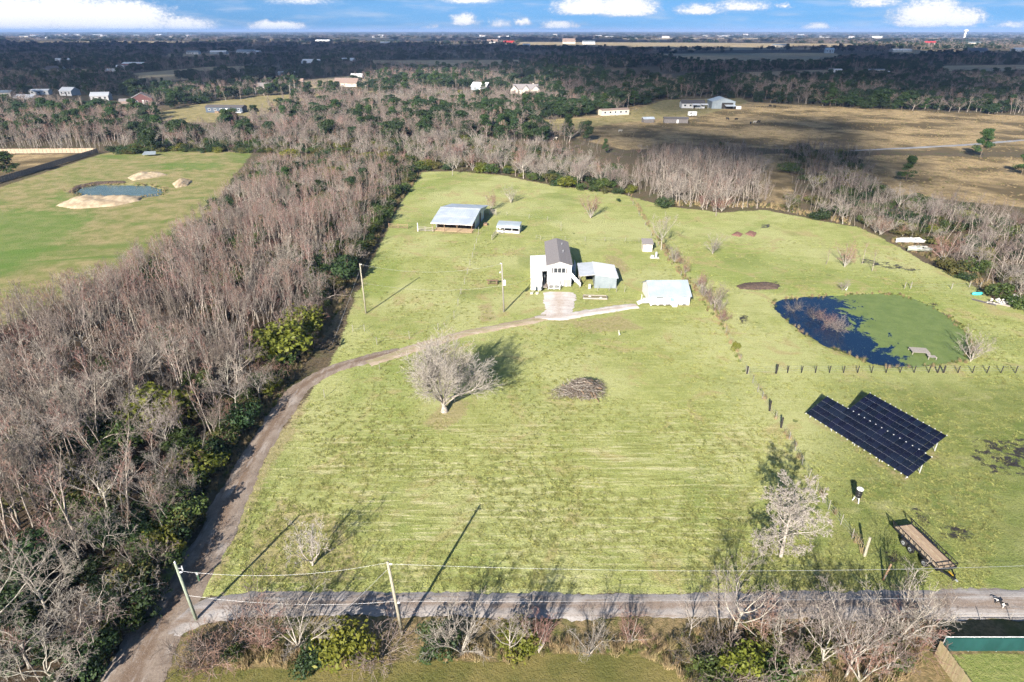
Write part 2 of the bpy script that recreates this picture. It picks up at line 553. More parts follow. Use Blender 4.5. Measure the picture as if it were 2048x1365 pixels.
    if rough_:
        # hedgerow verge and the lawn this side of it
        ve = t.mix(t.ramp(nf, 0.3, 0.7), (0.12, 0.10, 0.045), (0.29, 0.21, 0.11))
        ve = t.mix(t.ramp(nm, 0.45, 0.65), ve, (0.11, 0.115, 0.036))
        c = t.mix(mask('verge', 0.5), c, ve)
        yd = t.mix(t.ramp(nm, 0.3, 0.7), (0.115, 0.115, 0.034), (0.20, 0.165, 0.060))
        yd = t.mix(t.math('MULTIPLY', t.ramp(nt, 0.5, 0.3), 0.6), yd, (0.06, 0.062, 0.02))
        c = t.mix(mask('yard', 0.5), c, yd)
        gy = t.mix(t.ramp(nf, 0.3, 0.7), (0.14, 0.18, 0.045), (0.25, 0.26, 0.09))
        c = t.mix(mask('gyard', 0.5), c, gy)

    # bare dirt, wet mud
    di = t.mix(t.ramp(nf, 0.3, 0.7), (0.20, 0.145, 0.075), (0.37, 0.285, 0.17))
    c = t.mix(t.math('MULTIPLY', mask('dirt', 1.5, 0.55, 0.95), 0.6), c, di)
    mu = t.math('MULTIPLY', mask('mud', 1.5, 0.42, 0.72), t.ramp(t.noise(P, 0.8, 3, 0.65, 0.8), 0.44, 0.56))
    c = t.mix(mu, c, (0.036, 0.030, 0.028))
    t.put(b.inputs['Base Color'], c)
    t.put(b.inputs['Roughness'], t.math('MULTIPLY_ADD', mu, -0.6, 0.95))
    bp = t.new('ShaderNodeBump')
    bp.inputs['Strength'].default_value = 0.9
    bp.inputs['Distance'].default_value = 0.13
    h = t.math('ADD', t.math('MULTIPLY', nf, 0.9), t.math('MULTIPLY', nt, 0.55))
    t.put(bp.inputs['Height'], h)
    t.l.new(bp.outputs[0], b.inputs['Normal'])
    return g


def make_ground():
    ys = [-600.0, -300, -120, -50, -10, 8, 16, 22]
    y = 22.0
    while y < 62:
        y += 0.42
        ys.append(y)
    while y < 45000:
        y *= 1.0115
        ys.append(y)
    ys = np.array(ys)
    N = 330
    u = np.linspace(-1, 1, N)
    W = np.where(ys > 22, 1.02 * np.abs(ys) + 34, np.maximum(160, 700 * (ys < -40)))
    X = (u[None, :] * W[:, None]).ravel()
    Y = np.repeat(ys, N)
    Z = np.zeros_like(X)
    # gentle unevenness, a ditch along the hedgerow
    nr = len(ys)
    Z += 0.05 * np.sin(X * 0.21 + Y * 0.13) * np.cos(Y * 0.17 - X * 0.06) * (Y < 400)
    Z -= 0.06
    # ponds are dug in
    for poly, dep in ((POND, 0.8), (LPOND, 1.4)):
        sd = sdist(poly, X, Y)
        Z -= np.clip(sd + 0.25, 0, 2.5) / 2.5 * dep
    idx = np.arange(nr * N).reshape(nr, N)
    q = np.stack([idx[:-1, :-1], idx[:-1, 1:], idx[1:, 1:], idx[1:, :-1]], -1).reshape(-1, 4)
    m = bpy.data.meshes.new('ground')
    m.vertices.add(len(X))
    m.vertices.foreach_set('co', np.stack([X, Y, Z], 1).ravel())
    m.loops.add(q.size)
    m.loops.foreach_set('vertex_index', q.ravel())
    m.polygons.add(len(q))
    m.polygons.foreach_set('loop_start', np.arange(0, q.size, 4))
    m.polygons.foreach_set('use_smooth', np.ones(len(q), bool))
    m.update()

    def field(name, polys, T, far=0.0):
        w = np.zeros(len(X))
        TT = T + far * np.abs(Y)
        for p in polys:
            w = np.maximum(w, np.clip(0.5 + sdist(p, X, Y) / (2 * TT), 0, 1))
        a = m.attributes.new(name, 'FLOAT', 'POINT')
        a.data.foreach_set('value', w.astype(np.float32))
    field('lawn', [LAWN], 1.6)
    field('yard', [LOWER], 1.0)
    field('verge', [VERGE], 0.8)
    field('gyard', [GREENYARD], 0.6)
    field('leftf', [LEFTF], 3.0)
    field('leftg', [GP([(-260, 440), (50, 416), (190, 424), (200, 440), (150, 480), (60, 530), (-260, 620)]), GP([(90, 398), (130, 380), (150, 396), (110, 412)]), GP([(300, 330), (400, 322), (470, 330), (420, 342), (330, 340)])], 6.0)
    field('past', [PAST, PAST2, LEFTD, GP([(1495, 315), (1560, 306), (1590, 350), (1575, 415), (1548, 418), (1536, 350)])], 5.0)
    field('clear', [CLEAR, MOBL], 6.0)
    field('farf', FARF, 6.0, 0.012)
    field('rich', [GP([(1690, 770), (2400, 760), (2600, 1185), (1700, 1185), (1640, 1010)])], 4.0)
    field('mow', [GP([(640, 850), (1480, 830), (1620, 1178), (480, 1178), (560, 950)])], 7.0)
    field('mud', MUD, 0.9)
    ring = np.maximum(np.clip(1 - np.abs(sdist(POND, X, Y) + .35) / 1.0, 0, 1), np.clip(1 - np.abs(sdist(LPOND, X, Y) + .6) / 2.4, 0, 1)) * .66
    mv = np.zeros(len(X), np.float32)
    m.attributes['mud'].data.foreach_get('value', mv)
    m.attributes['mud'].data.foreach_set('value', np.maximum(mv, ring).astype(np.float32))
    field('dirt', DIRT, 1.0)
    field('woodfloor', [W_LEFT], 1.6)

    FW = {}
    for nm in ('lawn', 'verge', 'yard', 'gyard', 'leftf', 'past', 'clear', 'farf', 'woodfloor'):
        v_ = np.zeros(len(X), np.float32)
        m.attributes[nm].data.foreach_get('value', v_)
        FW[nm] = v_
    lq = FW['lawn'][q]
    oth = np.max(np.stack([FW[k][q].max(1) for k in FW if k != 'lawn']), axis=0)
    slot = np.where((lq.min(1) > .999) & (oth < .001), 1, np.where(lq.max(1) < .001, 0, 2))
    m.polygons.foreach_set('material_index', slot.astype(np.int32))
    for nm, rough_, lawn_ in (('ground_rough', True, False), ('ground_lawn', False, True), ('ground_edge', True, True)):
        m.materials.append(cover(nm, rough_, lawn_))
    o = link('ground', m)
    tag(o, 'flat ground of lawn, pasture and scrub reaching to the horizon', kind='structure')
    return o


POND = GP([(1551, 606), (1565, 600), (1610, 595), (1700, 590), (1760, 588), (1800, 592), (1850, 608), (1890, 630), (1915, 650), (1935, 675), (1940, 700), (1930, 718),
           (1880, 726), (1820, 733), (1760, 730), (1720, 716), (1660, 694), (1610, 668), (1570, 636), (1552, 618)])
LPOND = GP([(142, 383), (160, 373), (200, 369), (260, 369), (300, 371), (330, 380), (320, 390), (270, 395), (210, 395), (165, 391)])
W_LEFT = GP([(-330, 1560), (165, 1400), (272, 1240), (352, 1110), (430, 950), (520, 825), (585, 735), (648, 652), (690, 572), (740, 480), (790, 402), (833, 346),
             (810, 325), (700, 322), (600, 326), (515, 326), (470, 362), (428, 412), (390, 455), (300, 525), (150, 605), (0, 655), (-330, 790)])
make_ground()


# ------------------------------------------------------------------ drives and lane
def road(name, pts, wid, mat_, z, label, jit=0.16, step=0.45, wobble=0.0):
    """strip along a centre line with an uneven edge; pts are ground points"""
    P = [Vector((p[0], p[1])) for p in pts]
    cl = []
    for i in range(len(P) - 1):
        p0, p1, p2, p3 = P[max(i - 1, 0)], P[i], P[i + 1], P[min(i + 2, len(P) - 1)]
        n = max(2, int((p2 - p1).length / step))
        for k in range(n):
            s = k / n
            q = 0.5 * ((2 * p1) + (p2 - p0) * s + (2 * p0 - 5 * p1 + 4 * p2 - p3) * s * s + (3 * p1 - p0 - 3 * p2 + p3) * s ** 3)
            cl.append((q, wid[i] + (wid[i + 1] - wid[i]) * s))
    cl.append((P[-1], wid[-1]))
    rng = random.Random(hash(name) % 1000 if False else len(name) * 13)
    rows = []
    M = 7
    for i, (q, w) in enumerate(cl):
        tg = (cl[min(i + 1, len(cl) - 1)][0] - cl[max(i - 1, 0)][0]).normalized()
        nrm = Vector((-tg.y, tg.x))
        row = []
        for k in range(M):
            s = -1 + 2 * k / (M - 1)
            e = w / 2 * s
            if k in (0, M - 1):
                e += rng.uniform(-1, 1) * jit + 0.12 * math.sin(i * 0.37 + k)
            crown = 0.035 * (1 - s * s)
            row.append((q.x + nrm.x * e, q.y + nrm.y * e, z + crown - (0.10 if k in (0, M - 1) else 0)))
        rows.append(row)
    mb = MB()
    vs = [v for r_ in rows for v in r_]
    fs = [(i * M + k, i * M + k + 1, (i + 1) * M + k + 1, (i + 1) * M + k) for i in range(len(rows) - 1) for k in range(M - 1)]
    mb.add(vs, fs)
    o = mb.build(name, mat_, smooth=True)
    # across-the-road position for wheel tracks
    a = o.data.attributes.new('across', 'FLOAT', 'POINT')
    a.data.foreach_set('value', np.tile(np.linspace(-1, 1, M), len(rows)).astype(np.float32))
    return tag(o, label, kind='structure')


def gravel(name, c1, c2, mid, spot, midk=0.6, rutv=(0.14, 1.5, 1.0)):
    m = bpy.data.materials.new(name)
    m.use_nodes = True
    t = NT(m.node_tree)
    b = t.n['Principled BSDF']
    b.inputs['Roughness'].default_value = 0.95
    b.inputs['Specular IOR Level'].default_value = 0.15
    P = t.new('ShaderNodeNewGeometry').outputs['Position']
    n1 = t.noise(P, 0.5, 3, 0.65)
    rut = t.noise(t.vmath('MULTIPLY', P, rutv), 1.0, 3, 0.65)
    n2 = t.noise(P, 5.0, 4, 0.7)
    n3 = t.noise(P, 16.0, 2, 0.7)
    c = t.mix(t.ramp(n1, 0.3, 0.7), c1, c2)
    ac = t.math('ABSOLUTE', t.attr('across'))
    tr = t.math('MULTIPLY', t.ramp(t.math('ADD', ac, t.math('MULTIPLY', t.math('SUBTRACT', n1, 0.5), 0.8)), 0.45, 0.05), midk)
    c = t.mix(tr, c, mid)
    c = t.mix(t.math('MULTIPLY', t.ramp(rut, 0.52, 0.66), 0.65), c, mid)
    c = t.mix(t.math('MULTIPLY', t.ramp(rut, 0.46, 0.34), 0.35), c, spot)
    c = t.mix(t.math('MULTIPLY', t.ramp(n3, 0.58, 0.70), 0.7), c, spot)
    c = t.mix(t.math('MULTIPLY', t.ramp(n2, 0.48, 0.34), 0.45), c, tuple(v * 0.55 for v in c1))
    t.put(b.inputs['Base Color'], c)
    bp = t.new('ShaderNodeBump')
    bp.inputs['Strength'].default_value = 0.5
    bp.inputs['Distance'].default_value = 0.06
    t.put(bp.inputs['Height'], t.math('ADD', n2, t.math('MULTIPLY', n3, 0.6)))
    t.l.new(bp.outputs[0], b.inputs['Normal'])
    return m


M_LANE = gravel('lane_gravel', (0.255, 0.228, 0.208), (0.355, 0.322, 0.295), (0.22, 0.16, 0.115), (0.50, 0.47, 0.45), 0.75)
M_DRIVE = gravel('drive_gravel', (0.21, 0.160, 0.122), (0.285, 0.230, 0.182), (0.16, 0.11, 0.076), (0.46, 0.42, 0.38), 0.9, (1.1, 0.22, 1.0))
M_TRACK = gravel('track_dirt', (0.31, 0.235, 0.16), (0.40, 0.32, 0.235), (0.26, 0.25, 0.10), (0.55, 0.48, 0.40), 0.5)
M_PAD = gravel('pad_limestone', (0.46, 0.41, 0.37), (0.58, 0.54, 0.50), (0.40, 0.31, 0.24), (0.68, 0.65, 0.62), 0.6)
lane_pts = [G(285, 1300), G(375, 1236), G(460, 1212), G(560, 1207), G(700, 1207), G(900, 1208), G(1100, 1211), G(1300, 1211), G(1600, 1210), G(1800, 1208), G(2048, 1207), G(2500, 1206)]
road('lane', lane_pts, [3.0, 3.0, 3.0, 2.7, 2.7, 2.6, 2.9, 2.9, 3.0, 3.2, 3.5, 3.6], M_LANE, 0.035, 'pale gravel lane running across behind the hedgerow')
drv_pts = [G(150, 1500), G(264, 1350), G(330, 1235), G(385, 1150), G(434, 1060), G(477, 970), G(522, 888), G(566, 820), G(612, 768), G(690, 730), G(800, 703)]
road('driveway', drv_pts, [5.6, 5.2, 4.6, 4.0, 3.8, 3.6, 3.5, 3.3, 3.1, 3.0, 2.8], M_DRIVE, 0.04, 'brown gravel driveway along the edge of the wood')
trk_pts = [G(735, 727), G(800, 705), G(870, 684), G(940, 665), G(1020, 650), G(1085, 636), G(1110, 630)]
road('farm_track', trk_pts, [2.6, 2.7, 2.5, 2.3, 2.3, 2.5, 3.0], M_TRACK, 0.048, 'pale worn track from the driveway to the house')
spur_pts = [G(1070, 636), G(1120, 634), G(1180, 625), G(1230, 617), G(1274, 612)]
road('gravel_spur', spur_pts, [1.6, 2.9, 2.5, 2.7, 2.3], M_PAD, 0.056, 'white gravel spur running to the metal roofed cottage')
pad_pts = [G(1118, 585), G(1118, 592), G(1119, 605), G(1118, 620), G(1116, 634)]
road('parking_pad', pad_pts, [5.6, 6.4, 5.9, 5.0, 6.6], M_PAD, 0.062, 'white gravel parking pad before the raised house', 0.3)


# ------------------------------------------------------------------ ponds
def sheet(name, poly, z, mat_, label, kind='structure', grow=0.0, cat=None):
    P = [Vector((p[0], p[1])) for p in poly]
    n = len(P)
    out = []
    for i in range(n):
        p0, p1, p2, p3 = P[i - 1], P[i], P[(i + 1) % n], P[(i + 2) % n]
        k = max(2, int((p2 - p1).length / 0.8))
        for j in range(k):
            s = j / k
            q = 0.5 * ((2 * p1) + (p2 - p0) * s + (2 * p0 - 5 * p1 + 4 * p2 - p3) * s * s + (3 * p1 - p0 - 3 * p2 + p3) * s ** 3)
            out.append((q.x + random.uniform(-.28, .28), q.y + random.uniform(-.28, .28)))
    c = sum((Vector(p) for p in out), Vector((0, 0))) / len(out)
    vs = [(c.x, c.y, z)] + [(p[0] + (p[0] - c.x) * grow, p[1] + (p[1] - c.y) * grow, z) for p in out]
    m = MB().add(vs, [(0, i + 1, (i + 1) % len(out) + 1) for i in range(len(out))])
    return tag(m.build(name, mat_), label, cat, kind=kind)


def pond_mat():
    m = bpy.data.materials.new('pond_surface')
    m.use_nodes = True
    t = NT(m.node_tree)
    b = t.n['Principled BSDF']
    P = t.new('ShaderNodeNewGeometry').outputs['Position']
    a = G(1560, 610)
    # open water lies at the left end of the pond, duckweed drifts over the rest
    sp = t.new('ShaderNodeSeparateXYZ')
    t.l.new(P, sp.inputs[0])
    e = t.math('ADD', t.math('MULTIPLY', sp.outputs[0], 1.0), t.math('MULTIPLY', sp.outputs[1], -0.10))
    x0 = G(1725, 655)
    e0 = x0.x - 0.10 * x0.y
    nn = t.noise(P, 0.32, 5, 0.62, 1.2)
    ns = t.noise(P, 1.6, 4, 0.65, 0.8)
    f = t.math('ADD', t.math('MULTIPLY', t.math('SUBTRACT', e, e0), 0.115), t.math('MULTIPLY', t.math('SUBTRACT', nn, 0.5), 2.6))
    f = t.math('ADD', f, t.math('MULTIPLY', t.math('SUBTRACT', ns, 0.5), 0.8))
    f = t.ramp(f, -0.06, 0.10)
    f = t.math('MAXIMUM', f, t.math('MULTIPLY', t.ramp(t.noise(P, 2.6, 4, 0.6, 1.0), 0.655, 0.69), 0.9))
    w = t.mix(t.ramp(t.noise(P, 0.5, 4), 0.3, 0.7), (0.115, 0.162, 0.044), (0.150, 0.198, 0.060))
    w = t.mix(t.math('MULTIPLY', t.ramp(t.noise(P, 4.0, 4, 0.7), 0.50, 0.66), 0.7), w, (0.085, 0.10, 0.035))
    w = t.mix(t.math('MULTIPLY', t.ramp(nn, 0.55, 0.70), 0.6), w, (0.165, 0.205, 0.062))
    t.put(b.inputs['Base Color'], t.mix(f, (0.006, 0.016, 0.040), w))
    t.put(b.inputs['Roughness'], t.math('MULTIPLY_ADD', f, 0.62, 0.05))
    t.put(b.inputs['Specular IOR Level'], t.math('MULTIPLY_ADD', f, -0.3, 0.55))
    bp = t.new('ShaderNodeBump')
    bp.inputs['Strength'].default_value = 0.15
    bp.inputs['Distance'].default_value = 0.02
    t.put(bp.inputs['Height'], t.noise(P, 6.0, 3))
    t.l.new(bp.outputs[0], b.inputs['Normal'])
    return m


sheet('pond_water', POND, -0.05, pond_mat(), 'dark pond half covered with green duckweed', grow=0.012)
M_LPOND = mat('teal_water', (0.095, 0.135, 0.115), 0.2, (0.13, 0.17, 0.14), 0.12, spec=0.3)
sheet('pond_water', LPOND, -0.30, M_LPOND, 'small murky teal pond among sand heaps in the far field', grow=0.02)


def mound(name, poly, h, m, label, cat, n=26):
    """uneven heap of earth over a ground outline"""
    mn, mx = poly.min(0) - 0.5, poly.max(0) + 0.5
    xs, ys = np.linspace(mn[0], mx[0], n * 2), np.linspace(mn[1], mx[1], n)
    X, Y = np.meshgrid(xs, ys)
    sd = sdist(poly, X.ravel(), Y.ravel()).reshape(X.shape)
    rs = np.random.RandomState(len(name) + int(abs(mn[0])))
    lum = np.zeros_like(X)
    for k in range(60):
        cx, cy_ = rs.uniform(mn[0], mx[0]), rs.uniform(mn[1], mx[1])
        rr = rs.uniform(0.07, 0.22) * (mx[1] - mn[1] + 1)
        lum = np.maximum(lum, rs.uniform(.5, 1) * np.exp(-((X - cx) ** 2 + (Y - cy_) ** 2) / rr ** 2))
    Z = np.clip(sd / (0.3 * (mx[1] - mn[1])), 0, 1) ** 0.7 * h * (0.45 + 0.7 * lum) + rs.uniform(-.09, .09, X.shape) * h
    Z = np.where(sd < 0, -0.25, Z)
    idx = np.arange(X.size).reshape(X.shape)
    q = np.stack([idx[:-1, :-1], idx[:-1, 1:], idx[1:, 1:], idx[1:, :-1]], -1).reshape(-1, 4)
    keep = (Z.ravel()[q] > -0.2).any(1)
    mb = MB().add(np.stack([X.ravel(), Y.ravel(), Z.ravel()], 1).tolist(), q[keep].tolist())
    return tag(mb.build(name, m, smooth=True), label, cat)


M_SAND = mat('spoil_sand', (0.31, 0.235, 0.15), 0.95, (0.46, 0.37, 0.25), 0.5, bump=0.9, bscale=3)
M_SOIL = mat('dark_soil', (0.060, 0.042, 0.032), 0.95, (0.13, 0.09, 0.068), 2.0, bump=0.8, bscale=6)
mound('sand_heap', GP([(112, 412), (140, 400), (180, 393), (240, 393), (285, 393), (280, 402), (230, 412), (150, 418)]), 1.6, M_SAND, 'long pale sand heap on the near bank of the teal pond', 'sand heap')
mound('sand_heap', GP([(255, 356), (275, 348), (320, 346), (335, 350), (300, 357), (265, 362)]), 1.5, M_SAND, 'pale sand heap behind the teal pond', 'sand heap')
mound('sand_heap', GP([(345, 368), (360, 358), (385, 362), (375, 372), (352, 376)]), 1.6, M_SAND, 'small sand heap to the right of the teal pond', 'sand heap')
mound('pond_bank', GP([(136, 384), (150, 372), (190, 364), (250, 362), (255, 366), (200, 368), (162, 374), (145, 386)]), 0.9, M_SOIL, 'dark raised earth rim at the back of the teal pond', 'earth bank')
mound('soil_heap', GP([(1472, 572), (1490, 566), (1530, 564), (1560, 570), (1556, 578), (1510, 580), (1480, 578)]), 0.5, M_SOIL, 'low heap of dark soil above the duckweed pond', 'soil heap')
# ------------------------------------------------------------------ trees
def bark_mat(name, c, c2, rnd=0.16):
    return mat(name, c, 0.9, c2, 4.0, spec=0.15, rnd=rnd, detail=2.0)


M_BARK = bark_mat('bark_pale', (0.36, 0.315, 0.265), (0.17, 0.14, 0.115))
M_BARKW = bark_mat('bark_white', (0.40, 0.365, 0.31), (0.22, 0.195, 0.16), 0.12)
M_BARKD = bark_mat('bark_brown', (0.15, 0.115, 0.085), (0.08, 0.062, 0.048))
M_TWIGR = bark_mat('twig_reddish', (0.325, 0.188, 0.150), (0.205, 0.125, 0.10))
M_TWIGG = bark_mat('twig_grey', (0.255, 0.205, 0.172), (0.165, 0.130, 0.108))
M_TWIGH = bark_mat('twig_white', (0.50, 0.455, 0.40), (0.36, 0.32, 0.275), 0.05)
M_TWIGW2 = bark_mat('twig_silver', (0.43, 0.385, 0.335), (0.30, 0.262, 0.222), 0.05)
M_TWIGD = bark_mat('twig_dark', (0.135, 0.108, 0.092), (0.085, 0.068, 0.058))
M_BARKM = bark_mat('bark_mid', (0.235, 0.205, 0.175), (0.13, 0.108, 0.09))
M_TWIGW = bark_mat('twig_pale', (0.36, 0.315, 0.27), (0.24, 0.205, 0.172), 0.1)
M_LEAFD = mat('leaf_dark', (0.020, 0.042, 0.014), 0.6, (0.045, 0.075, 0.022), 0.9, rnd=0.25, transl=0.2, spec=0.3)
M_LEAFM = mat('leaf_mid', (0.045, 0.075, 0.018), 0.6, (0.085, 0.115, 0.028), 0.9, rnd=0.25, transl=0.25, spec=0.3)
M_LEAFY = mat('leaf_yellow', (0.125, 0.140, 0.018), 0.6, (0.20, 0.20, 0.030), 0.8, rnd=0.2, transl=0.3, spec=0.3)
M_LEAFO = mat('leaf_olive', (0.075, 0.080, 0.024), 0.65, (0.125, 0.115, 0.036), 0.8, rnd=0.2, transl=0.2, spec=0.2)
M_PINE = mat('needle_green', (0.028, 0.058, 0.016), 0.6, (0.060, 0.098, 0.028), 0.7, rnd=0.2, transl=0.15, spec=0.2)


def nrmz(v):
    return v / (np.linalg.norm(v) + 1e-9)


def grow(rng, out, p, d, L, r, lev, P):
    n = P['segs'][lev]
    pts, rad = [p], [r]
    g, up = P['gnarl'][lev], P['up'][lev]
    for i in range(n):
        d = nrmz(d + rng.normal(0, g, 3) + np.array((0, 0, up)))
        p = p + d * L / n
        pts.append(p)
        rad.append(max(P['rmin'], r * (1 - (i + 1) / n * (1 - P['tip'][lev]))))
    out.append((lev, pts, rad))
    if lev + 1 >= len(P['segs']):
        return
    k = P['kids'][lev + 1]
    s0 = P['start'][lev]
    az = rng.uniform(0, 6.28)
    for j in range(k):
        t = s0 + (1 - s0) * (j + rng.uniform(0.2, 1.0)) / k
        fi = min(t, 0.999) * n
        i = int(fi)
        q = pts[i] + (pts[i + 1] - pts[i]) * (fi - i)
        ax = nrmz(pts[i + 1] - pts[i])
        rr = rad[i] + (rad[i + 1] - rad[i]) * (fi - i)
        az += 2.4 + rng.uniform(-.5, .5)
        a = np.cross(ax, (0, 0, 1.0) if abs(ax[2]) < 0.9 else (1.0, 0, 0))
        a = nrmz(a)
        b = np.cross(ax, a)
        th = R(P['ang'][lev + 1]) * rng.uniform(*(P.get('fan', (0.65, 1.3)) if lev == 0 else (0.65, 1.3)))
        cd = ax * math.cos(th) + (a * math.cos(az) + b * math.sin(az)) * math.sin(th)
        Lc = L * P['ratio'][lev + 1] * rng.uniform(0.7, 1.2) * (1.25 - P['taper'] * t)
        if lev == 0 and 'dome' in P:
            Lc = L * P['ratio'][1] * rng.uniform(.92, 1.08) * (1.12 - P['dome'] * math.sin(th))
        grow(rng, out, q, cd, Lc, max(P['rmin'], min(rr * 0.8, rr * P['rk'])), lev + 1, P)


def tubes_mesh(name, branches, sides, mat_):
    V, F, off = [], [], 0
    for lev, pts, rad in branches:
        n = sides[lev]
        p = np.array(pts)
        tg = np.gradient(p, axis=0)
        tg /= np.linalg.norm(tg, axis=1, keepdims=True) + 1e-9
        ref = np.where(np.abs(tg[:, 2:3]) < 0.9, np.array([[0, 0, 1.0]]), np.array([[1.0, 0, 0]]))
        ref = np.repeat(ref[:1], len(p), 0)
        a = np.cross(tg, ref)
        a /= np.linalg.norm(a, axis=1, keepdims=True) + 1e-9
        b = np.cross(tg, a)
        th = np.arange(n) * 2 * np.pi / n
        ring = p[:, None, :] + np.array(rad)[:, None, None] * (a[:, None, :] * np.cos(th)[None, :, None] + b[:, None, :] * np.sin(th)[None, :, None])
        V.append(ring.reshape(-1, 3))
        i = np.arange(len(p) - 1)[:, None] * n
        k = np.arange(n)[None, :]
        k2 = (k + 1) % n
        F.append((np.stack([i + k, i + k2, i + n + k2, i + n + k], -1) + off).reshape(-1, 4))
        off += len(p) * n
    V, F = np.concatenate(V), np.concatenate(F)
    return np_mesh(name, V, F, mat_, True)


def np_mesh(name, V, F, mat_, smooth=False):
    m = bpy.data.meshes.new(name)
    m.vertices.add(len(V))
    m.vertices.foreach_set('co', np.ascontiguousarray(V, dtype=np.float32).ravel())
    m.loops.add(F.size)
    m.loops.foreach_set('vertex_index', np.ascontiguousarray(F, dtype=np.int32).ravel())
    m.polygons.add(len(F))
    k = F.shape[1]
    m.polygons.foreach_set('loop_start', np.arange(0, F.size, k, dtype=np.int32))
    if smooth:
        m.polygons.foreach_set('use_smooth', np.ones(len(F), bool))
    m.update()
    m.materials.append(mat_)
    return m


TREE_P = {
    # slender thicket tree with a leader
    'thicket': dict(segs=(7, 3, 2, 1), kids=(0, 9, 4, 3), gnarl=(.075, .12, .2, .2), up=(.03, .16, .12, .08), start=(.50, .2, .15, 0), ang=(0, 36, 36, 36),
                    ratio=(0, .28, .48, .55), taper=.75, rk=.5, tip=(.2, .35, .5, .6), rmin=.011, H=.84, r=.0115),
    # broad tree that forks low
    'spread': dict(segs=(4, 6, 4, 2, 1), kids=(0, 7, 7, 6, 4), gnarl=(.08, .15, .2, .22, .2), up=(.05, .10, .07, .05, .02), start=(.5, .28, .15, .1, 0), ang=(0, 46, 40, 40, 38),
                   ratio=(0, 1.75, .46, .45, .5), taper=.62, rk=.58, tip=(.75, .22, .3, .45, .6), rmin=.010, H=.30, r=.0175),
    # several stems from one root
    'multi': dict(segs=(1, 6, 4, 2, 1), kids=(0, 9, 7, 5, 3), gnarl=(.02, .11, .18, .2, .2), up=(.0, .06, .08, .05, .02), start=(.3, .28, .15, .1, 0), ang=(0, 30, 36, 38, 36),
                  ratio=(0, 11.0, .36, .45, .5), taper=.5, rk=.7, tip=(.9, .2, .3, .45, .6), rmin=.010, H=.07, r=.018),
    # low tangled scrub
    'scrub': dict(segs=(1, 5, 3, 1), kids=(0, 11, 7, 4), gnarl=(.02, .2, .25, .2), up=(.0, .02, .02, .0), start=(.2, .2, .1, 0), ang=(0, 46, 48, 44),
                  ratio=(0, 9.0, .45, .5), taper=.5, rk=.55, tip=(.9, .25, .4, .6), rmin=.011, H=.08, r=.016),
    # crooked, storm-broken tree
    'gnarled': dict(segs=(3, 7, 5, 3, 1), kids=(0, 6, 6, 5, 4), gnarl=(.1, .27, .32, .32, .25), up=(.05, .10, .08, .02, .0), start=(.4, .25, .2, .1, 0), ang=(0, 40, 48, 48, 44),
                    ratio=(0, 3.2, .36, .45, .5), taper=.55, rk=.62, tip=(.8, .25, .3, .45, .6), rmin=.012, H=.22, r=.018),
}


def bare(kind, seed, Ht, trunk_mat, twig_mat, split=2, scale_twig=1.0, **over):
    P = dict(TREE_P[kind])
    P.update(over)
    P['rmin'] *= scale_twig
    rng = np.random.RandomState(seed)
    out = []
    grow(rng, out, np.array((0.0, 0, -0.15)), np.array((rng.uniform(-.06, .06), rng.uniform(-.06, .06), 1.0)), Ht * P['H'], Ht * P['r'], 0, P)
    top = max(max(q[2] for q in b[1]) for b in out)
    k = Ht / top
    out = [(l, [q * k for q in pts], rad) for l, pts, rad in out]
    sides = (6, 5, 3, 3, 3)
    tm = tubes_mesh('trunk', [b for b in out if b[0] < split], sides, trunk_mat)
    cm = tubes_mesh('crown', [b for b in out if b[0] >= split], sides, twig_mat)
    return tm, cm


def leaves_mesh(name, seed, blobs, n, size, mat_, flat=0.0, shell=0.55):
    """leaf sprays spread through overlapping lumps; blobs = (centre, radii)"""
    rs = np.random.RandomState(seed)
    w = np.array([b[1][0] * b[1][1] * b[1][2] for b in blobs]) ** 0.67
    pick = rs.choice(len(blobs), n, p=w / w.sum())
    C = np.array([b[0] for b in blobs])[pick]
    Rr = np.array([b[1] for b in blobs])[pick]
    d = rs.normal(size=(n, 3))
    d /= np.linalg.norm(d, axis=1, keepdims=True)
    rad = shell + (1 - shell) * rs.rand(n) ** 0.5
    rad *= 1 + 0.18 * rs.normal(size=n) * (rs.rand(n) < .4)
    c = C + d * Rr * rad[:, None]
    c[:, 2] = np.maximum(c[:, 2], 0.05)
    nr = d + rs.normal(size=(n, 3)) * 0.7
    nr[:, 2] += 0.35
    nr /= np.linalg.norm(nr, axis=1, keepdims=True)
    a = np.cross(nr, rs.normal(size=(n, 3)))
    a /= np.linalg.norm(a, axis=1, keepdims=True)
    b = np.cross(nr, a)
    s = size * rs.uniform(.55, 1.35, n)[:, None]
    V = np.stack([c - a * s, c - b * s * .55 + nr * s * .12, c + a * s, c + b * s * .55 + nr * s * .12], 1).reshape(-1, 3)
    F = np.arange(n * 4).reshape(-1, 4)
    return np_mesh(name, V, F, mat_)


def lumps(rs, k, r, h, rr=(.35, .6), z0=.25):
    o = []
    for i in range(k):
        a, q = rs.uniform(0, 6.28), r * rs.uniform(0.1, .75) ** 0.7
        s = r * rs.uniform(*rr)
        z = h * rs.uniform(z0, .78) * (1 - 0.35 * q / r)
        o.append(((q * math.cos(a), q * math.sin(a), z), (s, s * rs.uniform(.8, 1.2), s * rs.uniform(.55, .9) * h / (r * 1.6 + .01))))
    return o


